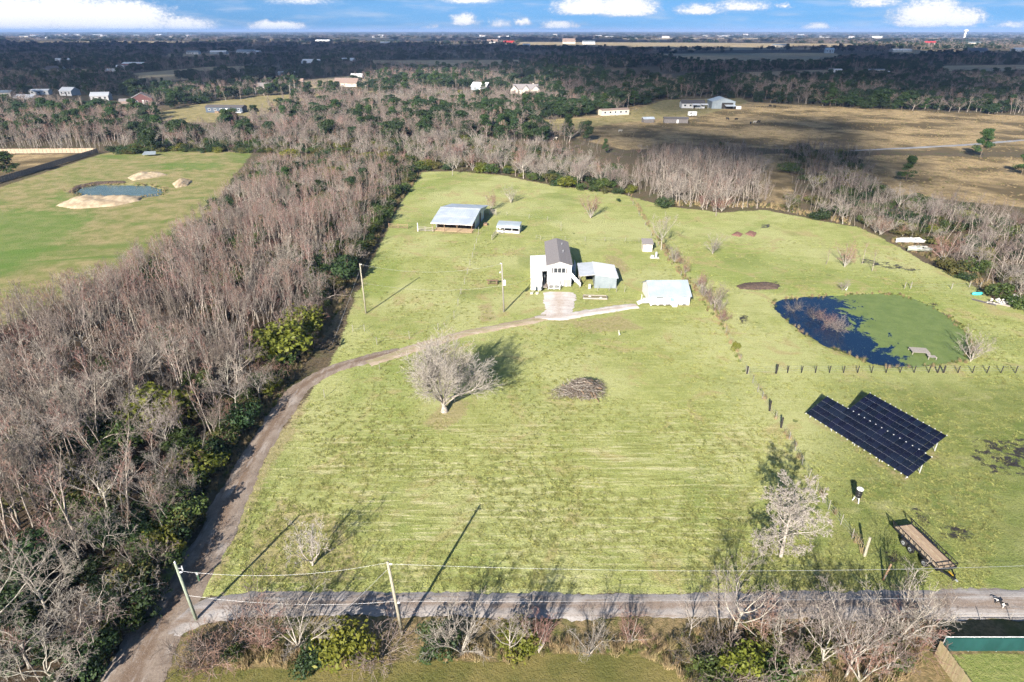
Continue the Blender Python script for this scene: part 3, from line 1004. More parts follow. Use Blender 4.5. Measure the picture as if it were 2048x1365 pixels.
def leafy(seed, r, h, mat_, n, size, k=9):
    rs = np.random.RandomState(seed)
    cm = leaves_mesh('crown', seed, lumps(rs, k, r, h), n, size, mat_)
    mb = MB()
    for i in range(4):
        a = rs.uniform(0, 6.28)
        mb.tube([(0.15 * math.cos(a), .15 * math.sin(a), -.1), (r * .25 * math.cos(a), r * .25 * math.sin(a), h * .35), (r * .5 * math.cos(a + .4), r * .5 * math.sin(a + .4), h * .7)], [.06, .045, .015], 4)
    tm = mb.mesh('trunk')
    tm.materials.append(M_BARKD)
    return tm, cm


def pine(seed, H, r, n, size, mat_=None, round_=False):
    rs = np.random.RandomState(seed)
    bl = []
    for i in range(30):
        t = rs.uniform(.26, 1.0)
        q = r * (1 - .75 * (t - .32) / .68) * rs.uniform(.3, .9) if not round_ else r * math.sqrt(max(0.05, 1 - ((t - .66) / .4) ** 2)) * rs.uniform(.3, .8)
        a = rs.uniform(0, 6.28)
        s = r * rs.uniform(.30, .46)
        bl.append(((q * math.cos(a), q * math.sin(a), H * t * .94), (s, s, s * .6)))
    cm = leaves_mesh('crown', seed, bl, n, size, mat_ or M_PINE, shell=.35)
    mb = MB()
    mb.tube([(0, 0, -.1), (rs.uniform(-.15, .15), rs.uniform(-.15, .15), H * .5), (0, 0, H * .93)], [H * .016, H * .012, .03], 6)
    for b_ in bl[:9]:
        c = Vector(b_[0])
        mb.tube([(0, 0, c.z * .86), tuple(c)], [.05, .02], 4, False)
    tm = mb.mesh('trunk')
    tm.materials.append(M_BARKD)
    return tm, cm


def plant_tree(name, meshes, loc, rz, s, label, cat='tree', group=None, parts=('trunk', 'crown'), sz=None):
    o = empty(name, loc, rz, label, cat, group)
    o.scale = (s, s, sz or s)
    for nm, me in zip(parts, meshes):
        link(nm, me, o)
    return o


def scatter(name, label, pts, rz, sc, idx, sources, tilt=None, cat=None):
    """one mass of uncountable growth: instances of the given part objects on points"""
    n = len(pts)
    m = bpy.data.meshes.new(name)
    m.vertices.add(n)
    m.vertices.foreach_set('co', np.asarray(pts, dtype=np.float32).ravel())
    a = m.attributes.new('rot', 'FLOAT_VECTOR', 'POINT')
    rot = np.zeros((n, 3), np.float32)
    rot[:, 2] = rz
    if tilt is not None:
        rot[:, :2] = tilt
    a.data.foreach_set('vector', rot.ravel())
    a = m.attributes.new('scl', 'FLOAT_VECTOR', 'POINT')
    sc = np.asarray(sc, dtype=np.float32)
    if sc.ndim == 1:
        sc = np.repeat(sc[:, None], 3, 1)
    a.data.foreach_set('vector', sc.ravel())
    a = m.attributes.new('pick', 'INT', 'POINT')
    a.data.foreach_set('value', np.asarray(idx, dtype=np.int32))
    o = link(name, m)
    ng = bpy.data.node_groups.new(name, 'GeometryNodeTree')
    ng.interface.new_socket('Geometry', in_out='INPUT', socket_type='NodeSocketGeometry')
    ng.interface.new_socket('Geometry', in_out='OUTPUT', socket_type='NodeSocketGeometry')
    t = NT(ng)
    gi, go = t.new('NodeGroupInput'), t.new('NodeGroupOutput')
    iop = t.new('GeometryNodeInstanceOnPoints')
    t.l.new(gi.outputs[0], iop.inputs['Points'])
    jn = t.new('GeometryNodeJoinGeometry')
    for src in reversed(sources):
        j2 = t.new('GeometryNodeJoinGeometry')
        for ob in src:
            oi = t.new('GeometryNodeObjectInfo')
            oi.inputs['Object'].default_value = ob
            t.l.new(oi.outputs['Geometry'], j2.inputs[0])
        g2 = t.new('GeometryNodeGeometryToInstance')
        t.l.new(j2.outputs[0], g2.inputs[0])
        t.l.new(g2.outputs[0], jn.inputs[0])
    t.l.new(jn.outputs[0], iop.inputs['Instance'])
    iop.inputs['Pick Instance'].default_value = True
    for nm, typ, sock in (('pick', 'INT', 'Instance Index'), ('rot', 'FLOAT_VECTOR', 'Rotation'), ('scl', 'FLOAT_VECTOR', 'Scale')):
        na = t.new('GeometryNodeInputNamedAttribute', data_type=typ)
        na.inputs[0].default_value = nm
        t.l.new(na.outputs[0], iop.inputs[sock])
    t.l.new(iop.outputs[0], go.inputs[0])
    md = o.modifiers.new('growth', 'NODES')
    md.node_group = ng
    tag(o, label, cat, kind='stuff')
    return o


def sample_poly(poly, spacing, rs, jitter=0.5, maxn=100000):
    """roughly even random points inside an outline"""
    mn, mx = poly.min(0), poly.max(0)
    nx, ny = int((mx[0] - mn[0]) / spacing) + 1, int((mx[1] - mn[1]) / spacing) + 1
    X, Y = np.meshgrid(np.arange(nx) * spacing + mn[0], np.arange(ny) * spacing + mn[1])
    X = X.ravel() + rs.uniform(-jitter, jitter, X.size) * spacing * 1.6
    Y = Y.ravel() + rs.uniform(-jitter, jitter, Y.size) * spacing * 1.6
    k = sdist(poly, X, Y) > 0
    return np.stack([X[k], Y[k]], 1)[:maxn]


# ---- prototypes (meshes only; every tree in the scene shares them)
TH = [bare('thicket', 11 + i, 9.0, M_BARK, M_TWIGR) for i in range(4)] + [bare('thicket', 31 + i, 9.0, M_BARK, M_TWIGG) for i in range(3)] + [bare('thicket', 41 + i, 9.0, M_BARKM, M_TWIGD) for i in range(3)]
SP = [bare('spread', 51 + i, 8.5, M_BARKW, M_TWIGW) for i in range(4)] + [bare('spread', 61 + i, 8.5, M_BARK, M_TWIGG, split=2) for i in range(2)]
MU = [bare('multi', 71 + i, 6.0, M_BARKW, M_TWIGW if i % 2 else M_TWIGR) for i in range(4)]
SC = [bare('scrub', 81 + i, 3.2, M_BARKM, (M_TWIGG, M_TWIGD, M_TWIGR)[i]) for i in range(3)]
GN_ = [bare('gnarled', 101 + i, 7.0, M_BARKW if i % 2 else M_BARK, M_TWIGW if i % 2 else M_TWIGG) for i in range(4)]
LD = [leafy(111 + i, 2.0, 3.4, M_LEAFD, 1500, .17) for i in range(2)]
LM = [leafy(121 + i, 2.0, 3.2, M_LEAFM, 1500, .16) for i in range(2)]
LY = [leafy(131 + i, 2.0, 3.0, M_LEAFY, 1500, .16) for i in range(2)]
LO = [leafy(141 + i, 2.0, 3.0, M_LEAFO, 1400, .16) for i in range(2)]
PI = [pine(151 + i, 12.0, 3.6, 4200, .26) for i in range(3)]
RO = [pine(161 + i, 10.0, 4.2, 4200, .30, M_LEAFD, True) for i in range(2)]
# coarser versions for the woods far off
FT = [bare('thicket', 171 + i, 9.5, M_BARK, M_TWIGG if i % 2 else M_TWIGR, split=2, scale_twig=3.0, segs=(4, 2, 1), kids=(0, 10, 7)) for i in range(4)]
FS = [bare('spread', 181 + i, 9.5, M_BARK, M_TWIGG, split=2, scale_twig=3.2, segs=(2, 3, 2, 1), kids=(0, 6, 7, 5)) for i in range(3)]
# ------------------------------------------------------------------ planting
rs = np.random.RandomState(5)
COUNT = {}


def noise2(P, s, seed):
    r2 = np.random.RandomState(seed)
    v = np.zeros(len(P))
    for k in range(6):
        a = r2.uniform(0, 6.28)
        f = s * r2.uniform(.5, 2.2)
        v += np.sin((P[:, 0] * math.cos(a) + P[:, 1] * math.sin(a)) * f + r2.uniform(0, 6.28))
    return v / 6


def wood_h(P):
    """how tall the driveway wood grows: lower along the drive and towards the barn, uneven all over"""
    e = sdist(W_LEFT, P[:, 0], P[:, 1])
    f = np.clip(.60 + .40 * e / 9.0, .5, 1.0)
    f *= np.clip(1.08 - (P[:, 1] - 120) / 240.0, .62, 1.0)
    return f * (1 + .26 * noise2(P, 6.28 / 26, 91))



def put(kind, px, py, hpx=None, h=None, label='', group=None, name='bare_tree', cat='tree', rz=None, wid=1.0, v=None):
    """one individual at a surveyed base point, its height read from the row of its top or given in metres"""
    base = {'TH': (TH, 9.0), 'SP': (SP, 8.5), 'MU': (MU, 6.0), 'SC': (SC, 3.2), 'GN': (GN_, 7.0), 'LD': (LD, 3.4), 'LM': (LM, 3.2), 'LY': (LY, 3.0),
            'LO': (LO, 3.0), 'PI': (PI, 12.0), 'RO': (RO, 10.0)}[kind]
    H = h if h else hgt(px, py, hpx)
    i = COUNT[kind] = COUNT.get(kind, -1) + 1
    me = base[0][(i if v is None else v) % len(base[0])]
    s = H / base[1]
    p = G(px, py)
    return plant_tree(name, me, (p.x, p.y, -0.02), rz if rz is not None else rs.uniform(0, 6.28), s * wid, label, cat, group, sz=s)


# the three trees that stand alone on the lawn
def hero_oak():
    P = dict(TREE_P['spread'])
    P.update(rmin=.012, segs=(4, 8, 5, 3, 1), kids=(0, 15, 14, 9, 5), ratio=(0, 3.7, .36, .42, .5), ang=(0, 52, 33, 36, 38), fan=(.10, 1.32), dome=.14, up=(.03, .07, .06, .04, .02), H=.2, gnarl=(.04, .07, .12, .16, .2), start=(.55, .26, .15, .1, 0), taper=.4, rk=.40, tip=(.75, .16, .25, .4, .6))
    rng = np.random.RandomState(21)
    out = []
    Hh = 12.7
    grow(rng, out, np.array((0, 0, -.2)), np.array((-.03, 0, 1.0)), Hh * .23, .33, 0, P)
    # the long low limb that leaves the trunk to the right
    P2 = dict(P)
    P2.update(segs=(9, 6, 3, 1), kids=(0, 9, 7, 5), start=(.55, .1, .1, 0), ang=(0, 32, 34, 34), ratio=(0, .50, .45, .5), gnarl=(.10, .12, .18, .2), up=(.02, .06, .04, 0), tip=(.42, .25, .4, .6), rk=.55, taper=.3)
    lim = []
    grow(rng, lim, np.array((.12, -.05, 1.75)), nrmz(np.array((.84, .05, .50))), 5.2, .135, 0, P2)
    top = max(max(q[2] for q in b[1]) for b in out)
    out = [(l, [q * (Hh / top) for q in pts], rad) for l, pts, rad in out] + [(l + 1, pts, rad) for l, pts, rad in lim]
    # root flare
    tm = tubes_mesh('trunk', [b for b in out if b[0] < 2] + [(0, [np.array((0, 0, -.2)), np.array((0, 0, .25)), np.array((-.01, 0, .8))], [.62, .45, .33])], (10, 6, 4, 3, 3), M_BARKW)
    cm = tubes_mesh('crown', [b for b in out if b[0] >= 2], (8, 6, 4, 3, 3), M_TWIGW2)
    p = G(889, 823)
    plant_tree('spreading_tree', (tm, cm), (p.x, p.y, 0), 0.0, 1.0, 'big bare white-barked tree with a low limb, alone mid lawn', 'tree')


hero_oak()
p = G(625, 1130)
plant_tree('crooked_tree', bare('gnarled', 207, 6.3, M_BARKW, M_TWIGH, kids=(0, 6, 7, 5, 3), H=.14, ratio=(0, 5.4, .36, .45, .5), ang=(0, 44, 46, 48, 44), up=(.05, .13, .08, .02, 0), start=(.3, .3, .2, .1, 0), r=.019), (p.x, p.y, 0), 2.3, 1.0, 'small crooked bare tree with pale limbs near the gravel lane', 'tree')
p = G(1562, 1112)
plant_tree('drooping_tree', bare('gnarled', 215, 9.8, M_BARKW, M_TWIGW2, rmin=.015, gnarl=(.04, .2, .3, .3, .25), split=2, segs=(4, 7, 5, 3, 1), kids=(0, 20, 12, 7, 4), H=.75, ratio=(0, .50, .42, .45, .5), start=(.16, .15, .12, .1, 0), ang=(0, 62, 48, 48, 44),
           up=(.02, .0, -.02, -.02, 0), taper=.7, r=.021, rk=.42, tip=(.07, .25, .3, .45, .6)), (p.x, p.y, 0), 0.4, 1.0, 'tall bare tree with drooping branches beside the wire fence', 'tree')

# trees around the buildings and on the neighbour's lawn
put('MU', 982, 420, 376, name='bare_tree', label='bare reddish tree just behind the right end of the barn', wid=.9)
put('MU', 1022, 406, 366, label='bare tree with green brush at its foot, right of the barn ridge', wid=.9)
put('MU', 1181, 436, 381, label='round bare shrubby tree alone in the paddock behind the house', wid=1.05)
put('SP', 905, 351, 306, label='bare tree at the back edge of the paddock behind the barn', v=0, wid=.9)
put('SP', 1047, 357, 300, label='pale bare tree at the back edge of the paddock, right of centre', v=1)
put('SP', 1322, 500, 424, label='tall white-barked tree next to the small storage shed', v=2, wid=.75)
put('TH', 1432, 432, 372, label='pale bare tree at the far corner of the neighbouring lawn', wid=1.5)
put('MU', 1425, 508, 466, label='small bare tree at the left side of the neighbouring lawn')
put('TH', 1652, 529, 493, label='slim bare sapling, leftmost of the four by the ditch', wid=1.3)
put('MU', 1689, 534, 477, label='largest of the four bare trees by the ditch, several stems')
put('TH', 1724, 528, 485, label='slim bare sapling by the ditch, just right of the several-stemmed tree', wid=1.3)
put('TH', 1744, 542, 498, label='slim bare sapling at the right end of the row by the ditch', wid=1.5)
put('MU', 1684, 581, 556, label='small pale bare shrub at the top edge of the duckweed pond', wid=1.2)
put('GN', 1576, 424, 370, label='leaning bare tree with thick limbs at the wood edge, above the neighbouring lawn')
put('SP', 1624, 390, 340, label='white bare tree standing among dark trunks above the neighbouring lawn', v=3)
put('SP', 1795, 425, 366, label='white bare tree in the thicket above the two boats', v=0)
put('MU', 1886, 524, 462, label='many-stemmed bare tree just right of the two boats', wid=1.2)
put('TH', 1925, 512, 445, label='pale slim tree behind the many-stemmed tree by the boats', wid=1.4)
put('MU', 1941, 722, 662, label='white bare tree on the near bank at the right end of the duckweed pond', wid=1.2, v=1)
put('SP', 1429, 622, 560, label='crooked bare tree behind the right end of the metal roofed cottage', v=4)
for (x, y, yt, lb) in ((1587, 623, 598, 'leftmost'), (1627, 638, 606, 'middle'), (1655, 652, 622, 'third from the left'), (1675, 664, 626, 'rightmost')):
    put('SC', x, y, yt, label='%s bare bush standing in the open water of the pond' % lb, name='pond_bush', cat='bush', group='bushes standing in the pond')
for i in range(16):
    t_ = i / 15
    x, y = 1338 + t_ * 112, 505 + t_ * 140
    if 1375 < x < 1390:
        continue
    put('MU' if i % 3 else 'SC', x + rs.uniform(-7, 7), y + rs.uniform(-5, 5), h=rs.uniform(2.6, 4.6) if i % 3 else 2.2, label='bare reddish bush in the overgrown fence line behind the cottage', group='fence line bushes', name='fence_bush', cat='bush', wid=.9)
put('LY', 1470, 702, h=1.9, label='leafy bush on the wire fence near the corner of the post row', name='leafy_bush', cat='bush', wid=.6)
put('LD', 1327, 416, 388, label='dark green round bush at the far end of the paddock fence', name='leafy_bush', cat='bush')
put('LD', 1237, 403, h=1.2, label='small dark green bush alone in the back paddock', name='leafy_bush', cat='bush')

# pines and other evergreens that stand out
EV = [('PI', 1812, 362, 312, 'airy pine rising from bare brush at the edge of the tan pasture', 1.15), ('PI', 1960, 315, 256, 'broad green pine by the puddle in the tan pasture', 1.1),
      ('PI', 2042, 350, 300, 'dark evergreen at the right end of the tan pasture', 1.0), ('RO', 1700, 216, 182, 'leftmost round evergreen of the row along the far side of the pasture', 1.1),
      ('RO', 1762, 218, 178, 'largest round evergreen in the middle of the row beyond the pasture', 1.35), ('RO', 1816, 218, 180, 'right round evergreen of the row beyond the pasture', 1.1),
      ('PI', 1440, 312, 284, 'green pine behind the bare thicket right of the paddock', 1.3), ('PI', 1210, 308, 277, 'slim dark cedar behind the white bare trees at the paddock end', .8),
      ('PI', 20, 352, 300, 'dark evergreen inside the board fence of the far yard', 1.5), ('RO', 305, 305, 258, 'dark bushy evergreen at the top edge of the left field', 1.0),
      ('PI', 292, 248, 216, 'pine in front of the dark brick house', 1.2), ('PI', 153, 256, 220, 'slim vine-hung evergreen in the pink wood', .6),
      ('PI', 872, 178, 140, 'tall dark pine rising out of the wood near the white roof', 1.0), ('RO', 985, 222, 196, 'dark evergreen in front of the gabled ranch house', .9),
      ('RO', 275, 200, 158, 'dark round evergreen right behind the brick house', 1.3), ('RO', 340, 195, 160, 'dark evergreen behind the bare trees of the brick house yard', 1.3),
      ('RO', 545, 190, 166, 'dark evergreen by the pale blue bungalow', 1.2), ('RO', 500, 178, 152, 'dark evergreen in the shaded belt behind the long dark home', 1.2),
      ('RO', 655, 180, 163, 'round evergreen in the sunny yard with power poles', 1.2), ('LM', 640, 186, 172, 'brownish round tree in the sunny yard with power poles', 1.1),
      ('RO', 1060, 170, 150, 'dark evergreen just behind the gabled ranch house', 1.0), ('RO', 1105, 175, 148, 'tall dark evergreen right of the gabled ranch house', 1.1)]
for k, x, y, yt, lb, w_ in EV:
    put(k, x, y, yt, label=lb, name='evergreen_tree', wid=w_)

# hedgerow along the lane
HEDGE = [('MU', 924, 1307, 1208, 'bare many-stemmed hedgerow tree right of the second power pole', 1.15), ('SP', 1022, 1311, 1212, 'bare hedgerow tree left of the yellow-green bush', .7), ('TH', 1042, 1304, 1228, 'slim bare hedgerow tree in the yellow-green bush', 1.2),
         ('MU', 1078, 1304, 1222, 'bare hedgerow tree right of the yellow-green bush', .8), ('MU', 1179, 1309, 1236, 'white crooked tree alone in the gap of the hedgerow', .9), ('MU', 1261, 1286, 1222, 'small white fan-shaped tree right of the hedgerow gap', 1.1),
         ('SP', 1378, 1276, 1198, 'pale bare tree at the left end of the thick part of the hedgerow', .6), ('SP', 1466, 1274, 1143, 'tallest white bare tree of the hedgerow, leaning over the lane', 1.0), ('TH', 1440, 1262, 1170, 'slim bare tree behind the tallest white hedgerow tree', 1.8),
         ('GN', 1554, 1302, 1215, 'pale crooked hedgerow tree right of the tallest white one', .9), ('GN', 1600, 1262, 1180, 'bare hedgerow tree with curling white limbs beside the lane', 1.0), ('GN', 1644, 1336, 1230, 'bare tangled tree in the middle of the lower hedgerow', 1.0),
         ('SP', 1690, 1357, 1232, 'large bare grey tree at the lower edge of the hedgerow', .9), ('GN', 1584, 1362, 1262, 'white crooked bare tree at the bottom edge of the hedgerow', 1.0), ('MU', 1789, 1285, 1160, 'reddish bare tree with upright twigs near the board fence', 1.05),
         ('SP', 1850, 1270, 1168, 'reddish bare tree overhanging the lane by the green screen fence', 1.0), ('GN', 1740, 1300, 1210, 'bare pale tree between the grey tree and the reddish trees', .9),
         ('MU', 530, 1296, 1212, 'bare grey hedgerow tree between the two power poles, left', 1.1), ('MU', 597, 1296, 1205, 'bare grey hedgerow tree between the two power poles, right', 1.1), ('SC', 470, 1285, 1215, 'bare grey bush right of the first power pole', 1.3),
         ('SC', 385, 1335, 1262, 'pale dry bush at the corner of lane and driveway', .9), ('SC', 440, 1318, 1252, 'tangled bare bush right of the pale dry one', 1.2), ('SC', 765, 1312, 1256, 'low bare bush at the foot of the second power pole', 1.3),
         ('SC', 1400, 1330, 1270, 'brown tangle at the lower left of the thick hedgerow', 1.3), ('MU', 1520, 1290, 1195, 'bare reddish tree between the two tall white ones', 1.0), ('MU', 1660, 1280, 1185, 'bare reddish tree at the lane edge of the thick hedgerow', 1.0),
         ('SC', 1830, 1300, 1240, 'low bare tangle at the end of the board fence', 1.1), ('MU', 1720, 1365, 1275, 'bare grey tree at the very bottom of the hedgerow', 1.2), ('SC', 1480, 1362, 1300, 'low bare tangle at the bottom edge under the yellow-green bush', 1.3),
         ('GN', 1770, 1345, 1262, 'bare pale tree left of the board fence', 0.9)]
for k, x, y, yt, lb, w_ in HEDGE:
    put(k, x, y, yt, label=lb, name='hedgerow_bush' if k == 'SC' else 'hedgerow_tree', cat='bush' if k == 'SC' else 'tree', wid=w_, group='hedgerow along the lane')
for k, x, y, h, lb, w_ in [('LD', 876, 1302, 2.6, 'dark green hedgerow bush left of the many-stemmed tree', 1.0), ('LY', 1036, 1302, 3.2, 'yellow-green hedgerow bush under the slim bare trees', .8), ('LY', 690, 1318, 3.2, 'bright yellow-green hedgerow bush left of the second power pole', 1.1),
                           ('LD', 626, 1330, 2.2, 'dark green hedgerow bush left of the bright yellow-green one', 1.1), ('LY', 1468, 1335, 2.9, 'yellow-green bush below the tallest white hedgerow tree', 1.0), ('LM', 1425, 1355, 2.2, 'green bush at the lower left of the thick hedgerow', 1.2),
                           ('LO', 1530, 1280, 2.4, 'olive bush behind the tall white hedgerow tree', 1.1), ('LO', 1772, 1300, 2.0, 'olive bush at the foot of the reddish hedgerow trees', 1.1), ('LM', 1545, 1350, 2.0, 'green bush between the bare trees at the bottom edge', 1.2),
                           ('LO', 1640, 1300, 1.8, 'olive bush in the middle of the thick hedgerow', 1.3), ('LD', 395, 1300, 1.6, 'dark green vine growing at the foot of the first power pole', .7), ('LM', 470, 1320, 1.5, 'small green bush right of the first power pole', .8),
                           ('LM', 1800, 1335, 1.6, 'small green bush against the board fence', .9), ('LO', 1590, 1320, 2.0, 'olive bush among the curling white limbs', 1.1)]:
    put(k, x, y, h=h, label=lb, name='leafy_bush', cat='bush', wid=w_ * 1.1, group='leafy bushes of the hedgerow')

# ---- the wood left of the driveway
pts = sample_poly(W_LEFT, 1.75, rs)
pts = pts[(np.hypot(pts[:, 0], pts[:, 1]) > 88) | (rs.rand(len(pts)) < .6)]
pts = pts[noise2(pts, 6.28 / 14, 77) + .6 * noise2(pts, 6.28 / 40, 78) > -.17]
edge = sdist(W_LEFT, pts[:, 0], pts[:, 1])
visible = pts[:, 0] > -0.86 * pts[:, 1] - 22
pts, edge = pts[visible], edge[visible]
near = np.hypot(pts[:, 0], pts[:, 1])
order = np.argsort(near)
pts, edge, near = pts[order], edge[order], near[order]
inview = np.abs(pts[:, 0]) < (pts[:, 1] * math.cos(PITCH) + 46 * math.sin(PITCH)) * 1024 / FPX + 2
inview &= pts[:, 1] > 36
NIND = 170
ind = np.where(inview)[0][::2][:NIND]
rest = np.setdiff1d(np.arange(len(pts)), ind)
KW = {'TH': 'straight thin-trunked', 'SP': 'broad-crowned', 'GN': 'crooked pale-limbed', 'MU': 'many-stemmed', 'SC': 'low bushy'}


def wood_kind(p, e):
    r_ = rs.rand()
    nearness = np.hypot(p[0], p[1])
    if e < 4.5:
        return 'GN' if r_ < .35 else 'SP' if r_ < .6 else 'MU' if r_ < .8 else 'SC'
    if nearness < 92:
        return 'SP' if r_ < .42 else 'GN' if r_ < .66 else 'TH'
    return 'TH' if r_ < .93 else 'SP'


BASES = {'TH': (TH, 9.0), 'SP': (SP, 8.5), 'MU': (MU, 6.0), 'SC': (SC, 3.2), 'GN': (GN_, 7.0)}


def hvar(k):
    return {'TH': rs.uniform(7.6, 10.2), 'SP': rs.uniform(6.5, 9.0), 'MU': rs.uniform(4.5, 6.5), 'SC': rs.uniform(2.2, 3.4), 'GN': rs.uniform(5.5, 8.0)}[k]



def zone(q):
    return 'in the bottom left corner' if q[1] < 50 else 'level with the crooked lawn tree' if q[1] < 62 else 'level with the big lawn tree' if q[1] < 84 else 'level with the driveway bend'


for i in ind:
    k = wood_kind(pts[i], edge[i])
    H = hvar(k) * wood_h(pts[i:i + 1])[0]
    me = BASES[k][0][rs.randint(len(BASES[k][0]))]
    s = H / BASES[k][1]
    o = plant_tree('bare_tree', me, (pts[i][0], pts[i][1], -.02), rs.uniform(0, 6.28), s * rs.uniform(.85, 1.15), 'bare %s tree %s, %s' % (KW[k], 'edging the driveway' if edge[i] < 4.5 else 'deep in the wood' if pts[i][0] < -.62 * pts[i][1] - 8 else 'inside the wood', zone(pts[i])), 'tree', '%s trees, %s' % (KW[k], zone(pts[i])), sz=s)
    o.rotation_euler[0] = rs.normal(0, .05)
    o.rotation_euler[1] = rs.normal(0, .05)


# part objects that the masses draw on
def parts_of(meshes):
    res = []
    for me in meshes:
        pair = []
        for m in me:
            ob = next((o for o in bpy.data.objects if o.data == m), None)
            if ob:
                pair.append(ob)
        if len(pair) == 2:
            res.append(pair)
    return res


CATS = [('R', parts_of(TH[:4]), 9.0), ('G', parts_of(TH[4:7]), 9.0), ('D', parts_of(TH[7:]), 9.0), ('S', parts_of(SP), 8.5), ('N', parts_of(GN_), 7.0), ('C', parts_of(SC), 7.0), ('M', parts_of(MU), 6.6)]
mix_src = [pr for c_ in CATS for pr in c_[1]]
CL = [(G(1817, 487).x, G(1817, 487).y, 5.0), (G(1836, 504).x, G(1836, 504).y, 5.0), (G(1954, 590).x, G(1954, 590).y, 3.0), (G(2000, 610).x, G(2000, 610).y, 3.0), (G(1600, 375).x, G(1600, 375).y, 3.0)]


def clear_sites(P):
    """nothing grows on the boats and heaps at the thicket edge"""
    k = np.ones(len(P), bool)
    for cx, cy_, r_ in CL:
        k &= np.hypot(P[:, 0] - cx, P[:, 1] - cy_) > r_
        k &= ~((np.abs(P[:, 0] - cx) < r_ * .8) & (P[:, 1] < cy_) & (P[:, 1] > cy_ - 9))
    return P[k]


def mass(name, label, P, w, h=(7.4, 10.2), hf=None):
    """w: share of each kind of tree, keyed by the letters of CATS"""
    n = len(P)
    prob = np.array([w.get(c_[0], 0) for c_ in CATS], float)
    kind = rs.choice(len(CATS), n, p=prob / prob.sum())
    start = np.cumsum([0] + [len(c_[1]) for c_ in CATS])
    pick = start[kind] + np.floor(rs.rand(n) * np.array([len(c_[1]) for c_ in CATS])[kind]).astype(int)
    Hn = np.array([c_[2] for c_ in CATS])[kind]
    s = rs.uniform(h[0], h[1], n) / Hn * np.where(kind < 3, 1, .88)
    if hf is not None:
        s = s * hf
    wd = s * rs.uniform(.85, 1.2, n)
    return scatter(name, label, np.column_stack([P, np.full(n, -.02)]), rs.uniform(0, 6.28, n), np.stack([wd, wd, s], 1), pick, mix_src, rs.normal(0, .06, (n, 2)), cat='woodland')


mass('bare_woodland', 'dense mass of bare pinkish trees filling the wood left of the driveway', pts[rest], dict(R=.58, G=.16, D=.14, S=.04, N=.05, C=.03), hf=wood_h(pts[rest]))

for x, y, h, lb in ((58, 1335, 7.0, 'lowest left'), (150, 1300, 6.5, 'second from the left'), (25, 1262, 7.5, 'half cut by the left edge'), (112, 1362, 6.0, 'cut by the bottom edge'), (205, 1262, 6.5, 'nearest the driveway'), (95, 1240, 7.0, 'behind the others'), (175, 1352, 5.0, 'small one by the driveway mouth')):
    put('GN' if h < 6.8 else 'SP', x, y, h=h, label='white-limbed bare tree in the bottom left corner, %s' % lb, group='white-limbed corner trees', name='corner_tree', v=1, wid=1.1)

for i, (x, y) in enumerate([(610, 470), (655, 440), (690, 425), (640, 395), (705, 398), (730, 372), (760, 360), (590, 405), (560, 440), (680, 365), (620, 360), (785, 345), (530, 480), (720, 440), (660, 480), (575, 375)]):
    put('RO' if i % 3 else 'PI', x, y, h=rs.uniform(4.8, 7.2), wid=rs.uniform(.8, 1.1), name='evergreen_tree', label='dark evergreen among the bare trees of the wood left of the barn', group='evergreens in the wood left of the barn')
for i, (x, y) in enumerate([(120, 820), (215, 760), (60, 900), (330, 700), (430, 640), (260, 900), (180, 1010), (400, 790)]):
    put(('LO', 'LM')[i % 2], x, y, h=rs.uniform(4.2, 5.6), wid=rs.uniform(.55, .75), name='leafy_tree', label='tall leafy olive tree standing among the bare trees of the driveway wood', group='leafy trees in the driveway wood')

# undergrowth in that wood: individual leafy bushes
BUSH = [('LY', 572, 715, 6.0, 1.25), ('LY', 606, 668, 5.2, 1.15), ('LY', 322, 850, 6.0, 1.0), ('LY', 358, 838, 5.4, .9), ('LD', 60, 1165, 4.2, 1.2), ('LD', 30, 1205, 3.4, 1.2), ('LD', 175, 915, 4.0, 1.2), ('LM', 240, 905, 3.6, 1.0), ('LO', 140, 985, 3.6, 1.2), ('LM', 455, 895, 3.0, .8),
        ('LO', 120, 960, 3.0, 1.1), ('LD', 270, 1075, 3.6, .9), ('LM', 300, 1100, 2.6, .9), ('LM', 640, 585, 3.6, .9), ('LY', 625, 560, 3.4, .8), ('LD', 500, 790, 2.8, .8), ('LM', 520, 775, 2.6, .8), ('LO', 210, 1000, 3.2, 1.0), ('LD', 100, 1100, 3.2, 1.2), ('LM', 165, 1020, 3.0, 1.0),
        ('LD', 690, 545, 3.2, .9), ('LO', 700, 525, 3.4, .9), ('LD', 715, 480, 4.0, .9), ('LM', 735, 455, 3.8, 1.0), ('LO', 760, 430, 3.6, 1.0), ('LM', 770, 420, 3.4, 1.0), ('LD', 742, 425, 4.4, 1.1), ('LD', 350, 1055, 3.0, .9), ('LM', 430, 935, 2.6, .8), ('LO', 20, 1010, 3.4, 1.2)]
for k, x, y, h, w_ in BUSH:
    col_ = {'LY': 'yellow-green', 'LD': 'dark green', 'LM': 'mid green', 'LO': 'olive green'}[k]
    put(k, x, y, h=h, wid=w_ * 1.1, name='leafy_bush', cat='bush', label=('large %s vine-covered bush bulging from the wood by the driveway bend' if k == 'LY' and h > 3.9 and x > 500 else '%s leafy bush inside the bare wood left of the driveway') % col_, group='%s bushes in the driveway wood' % col_)

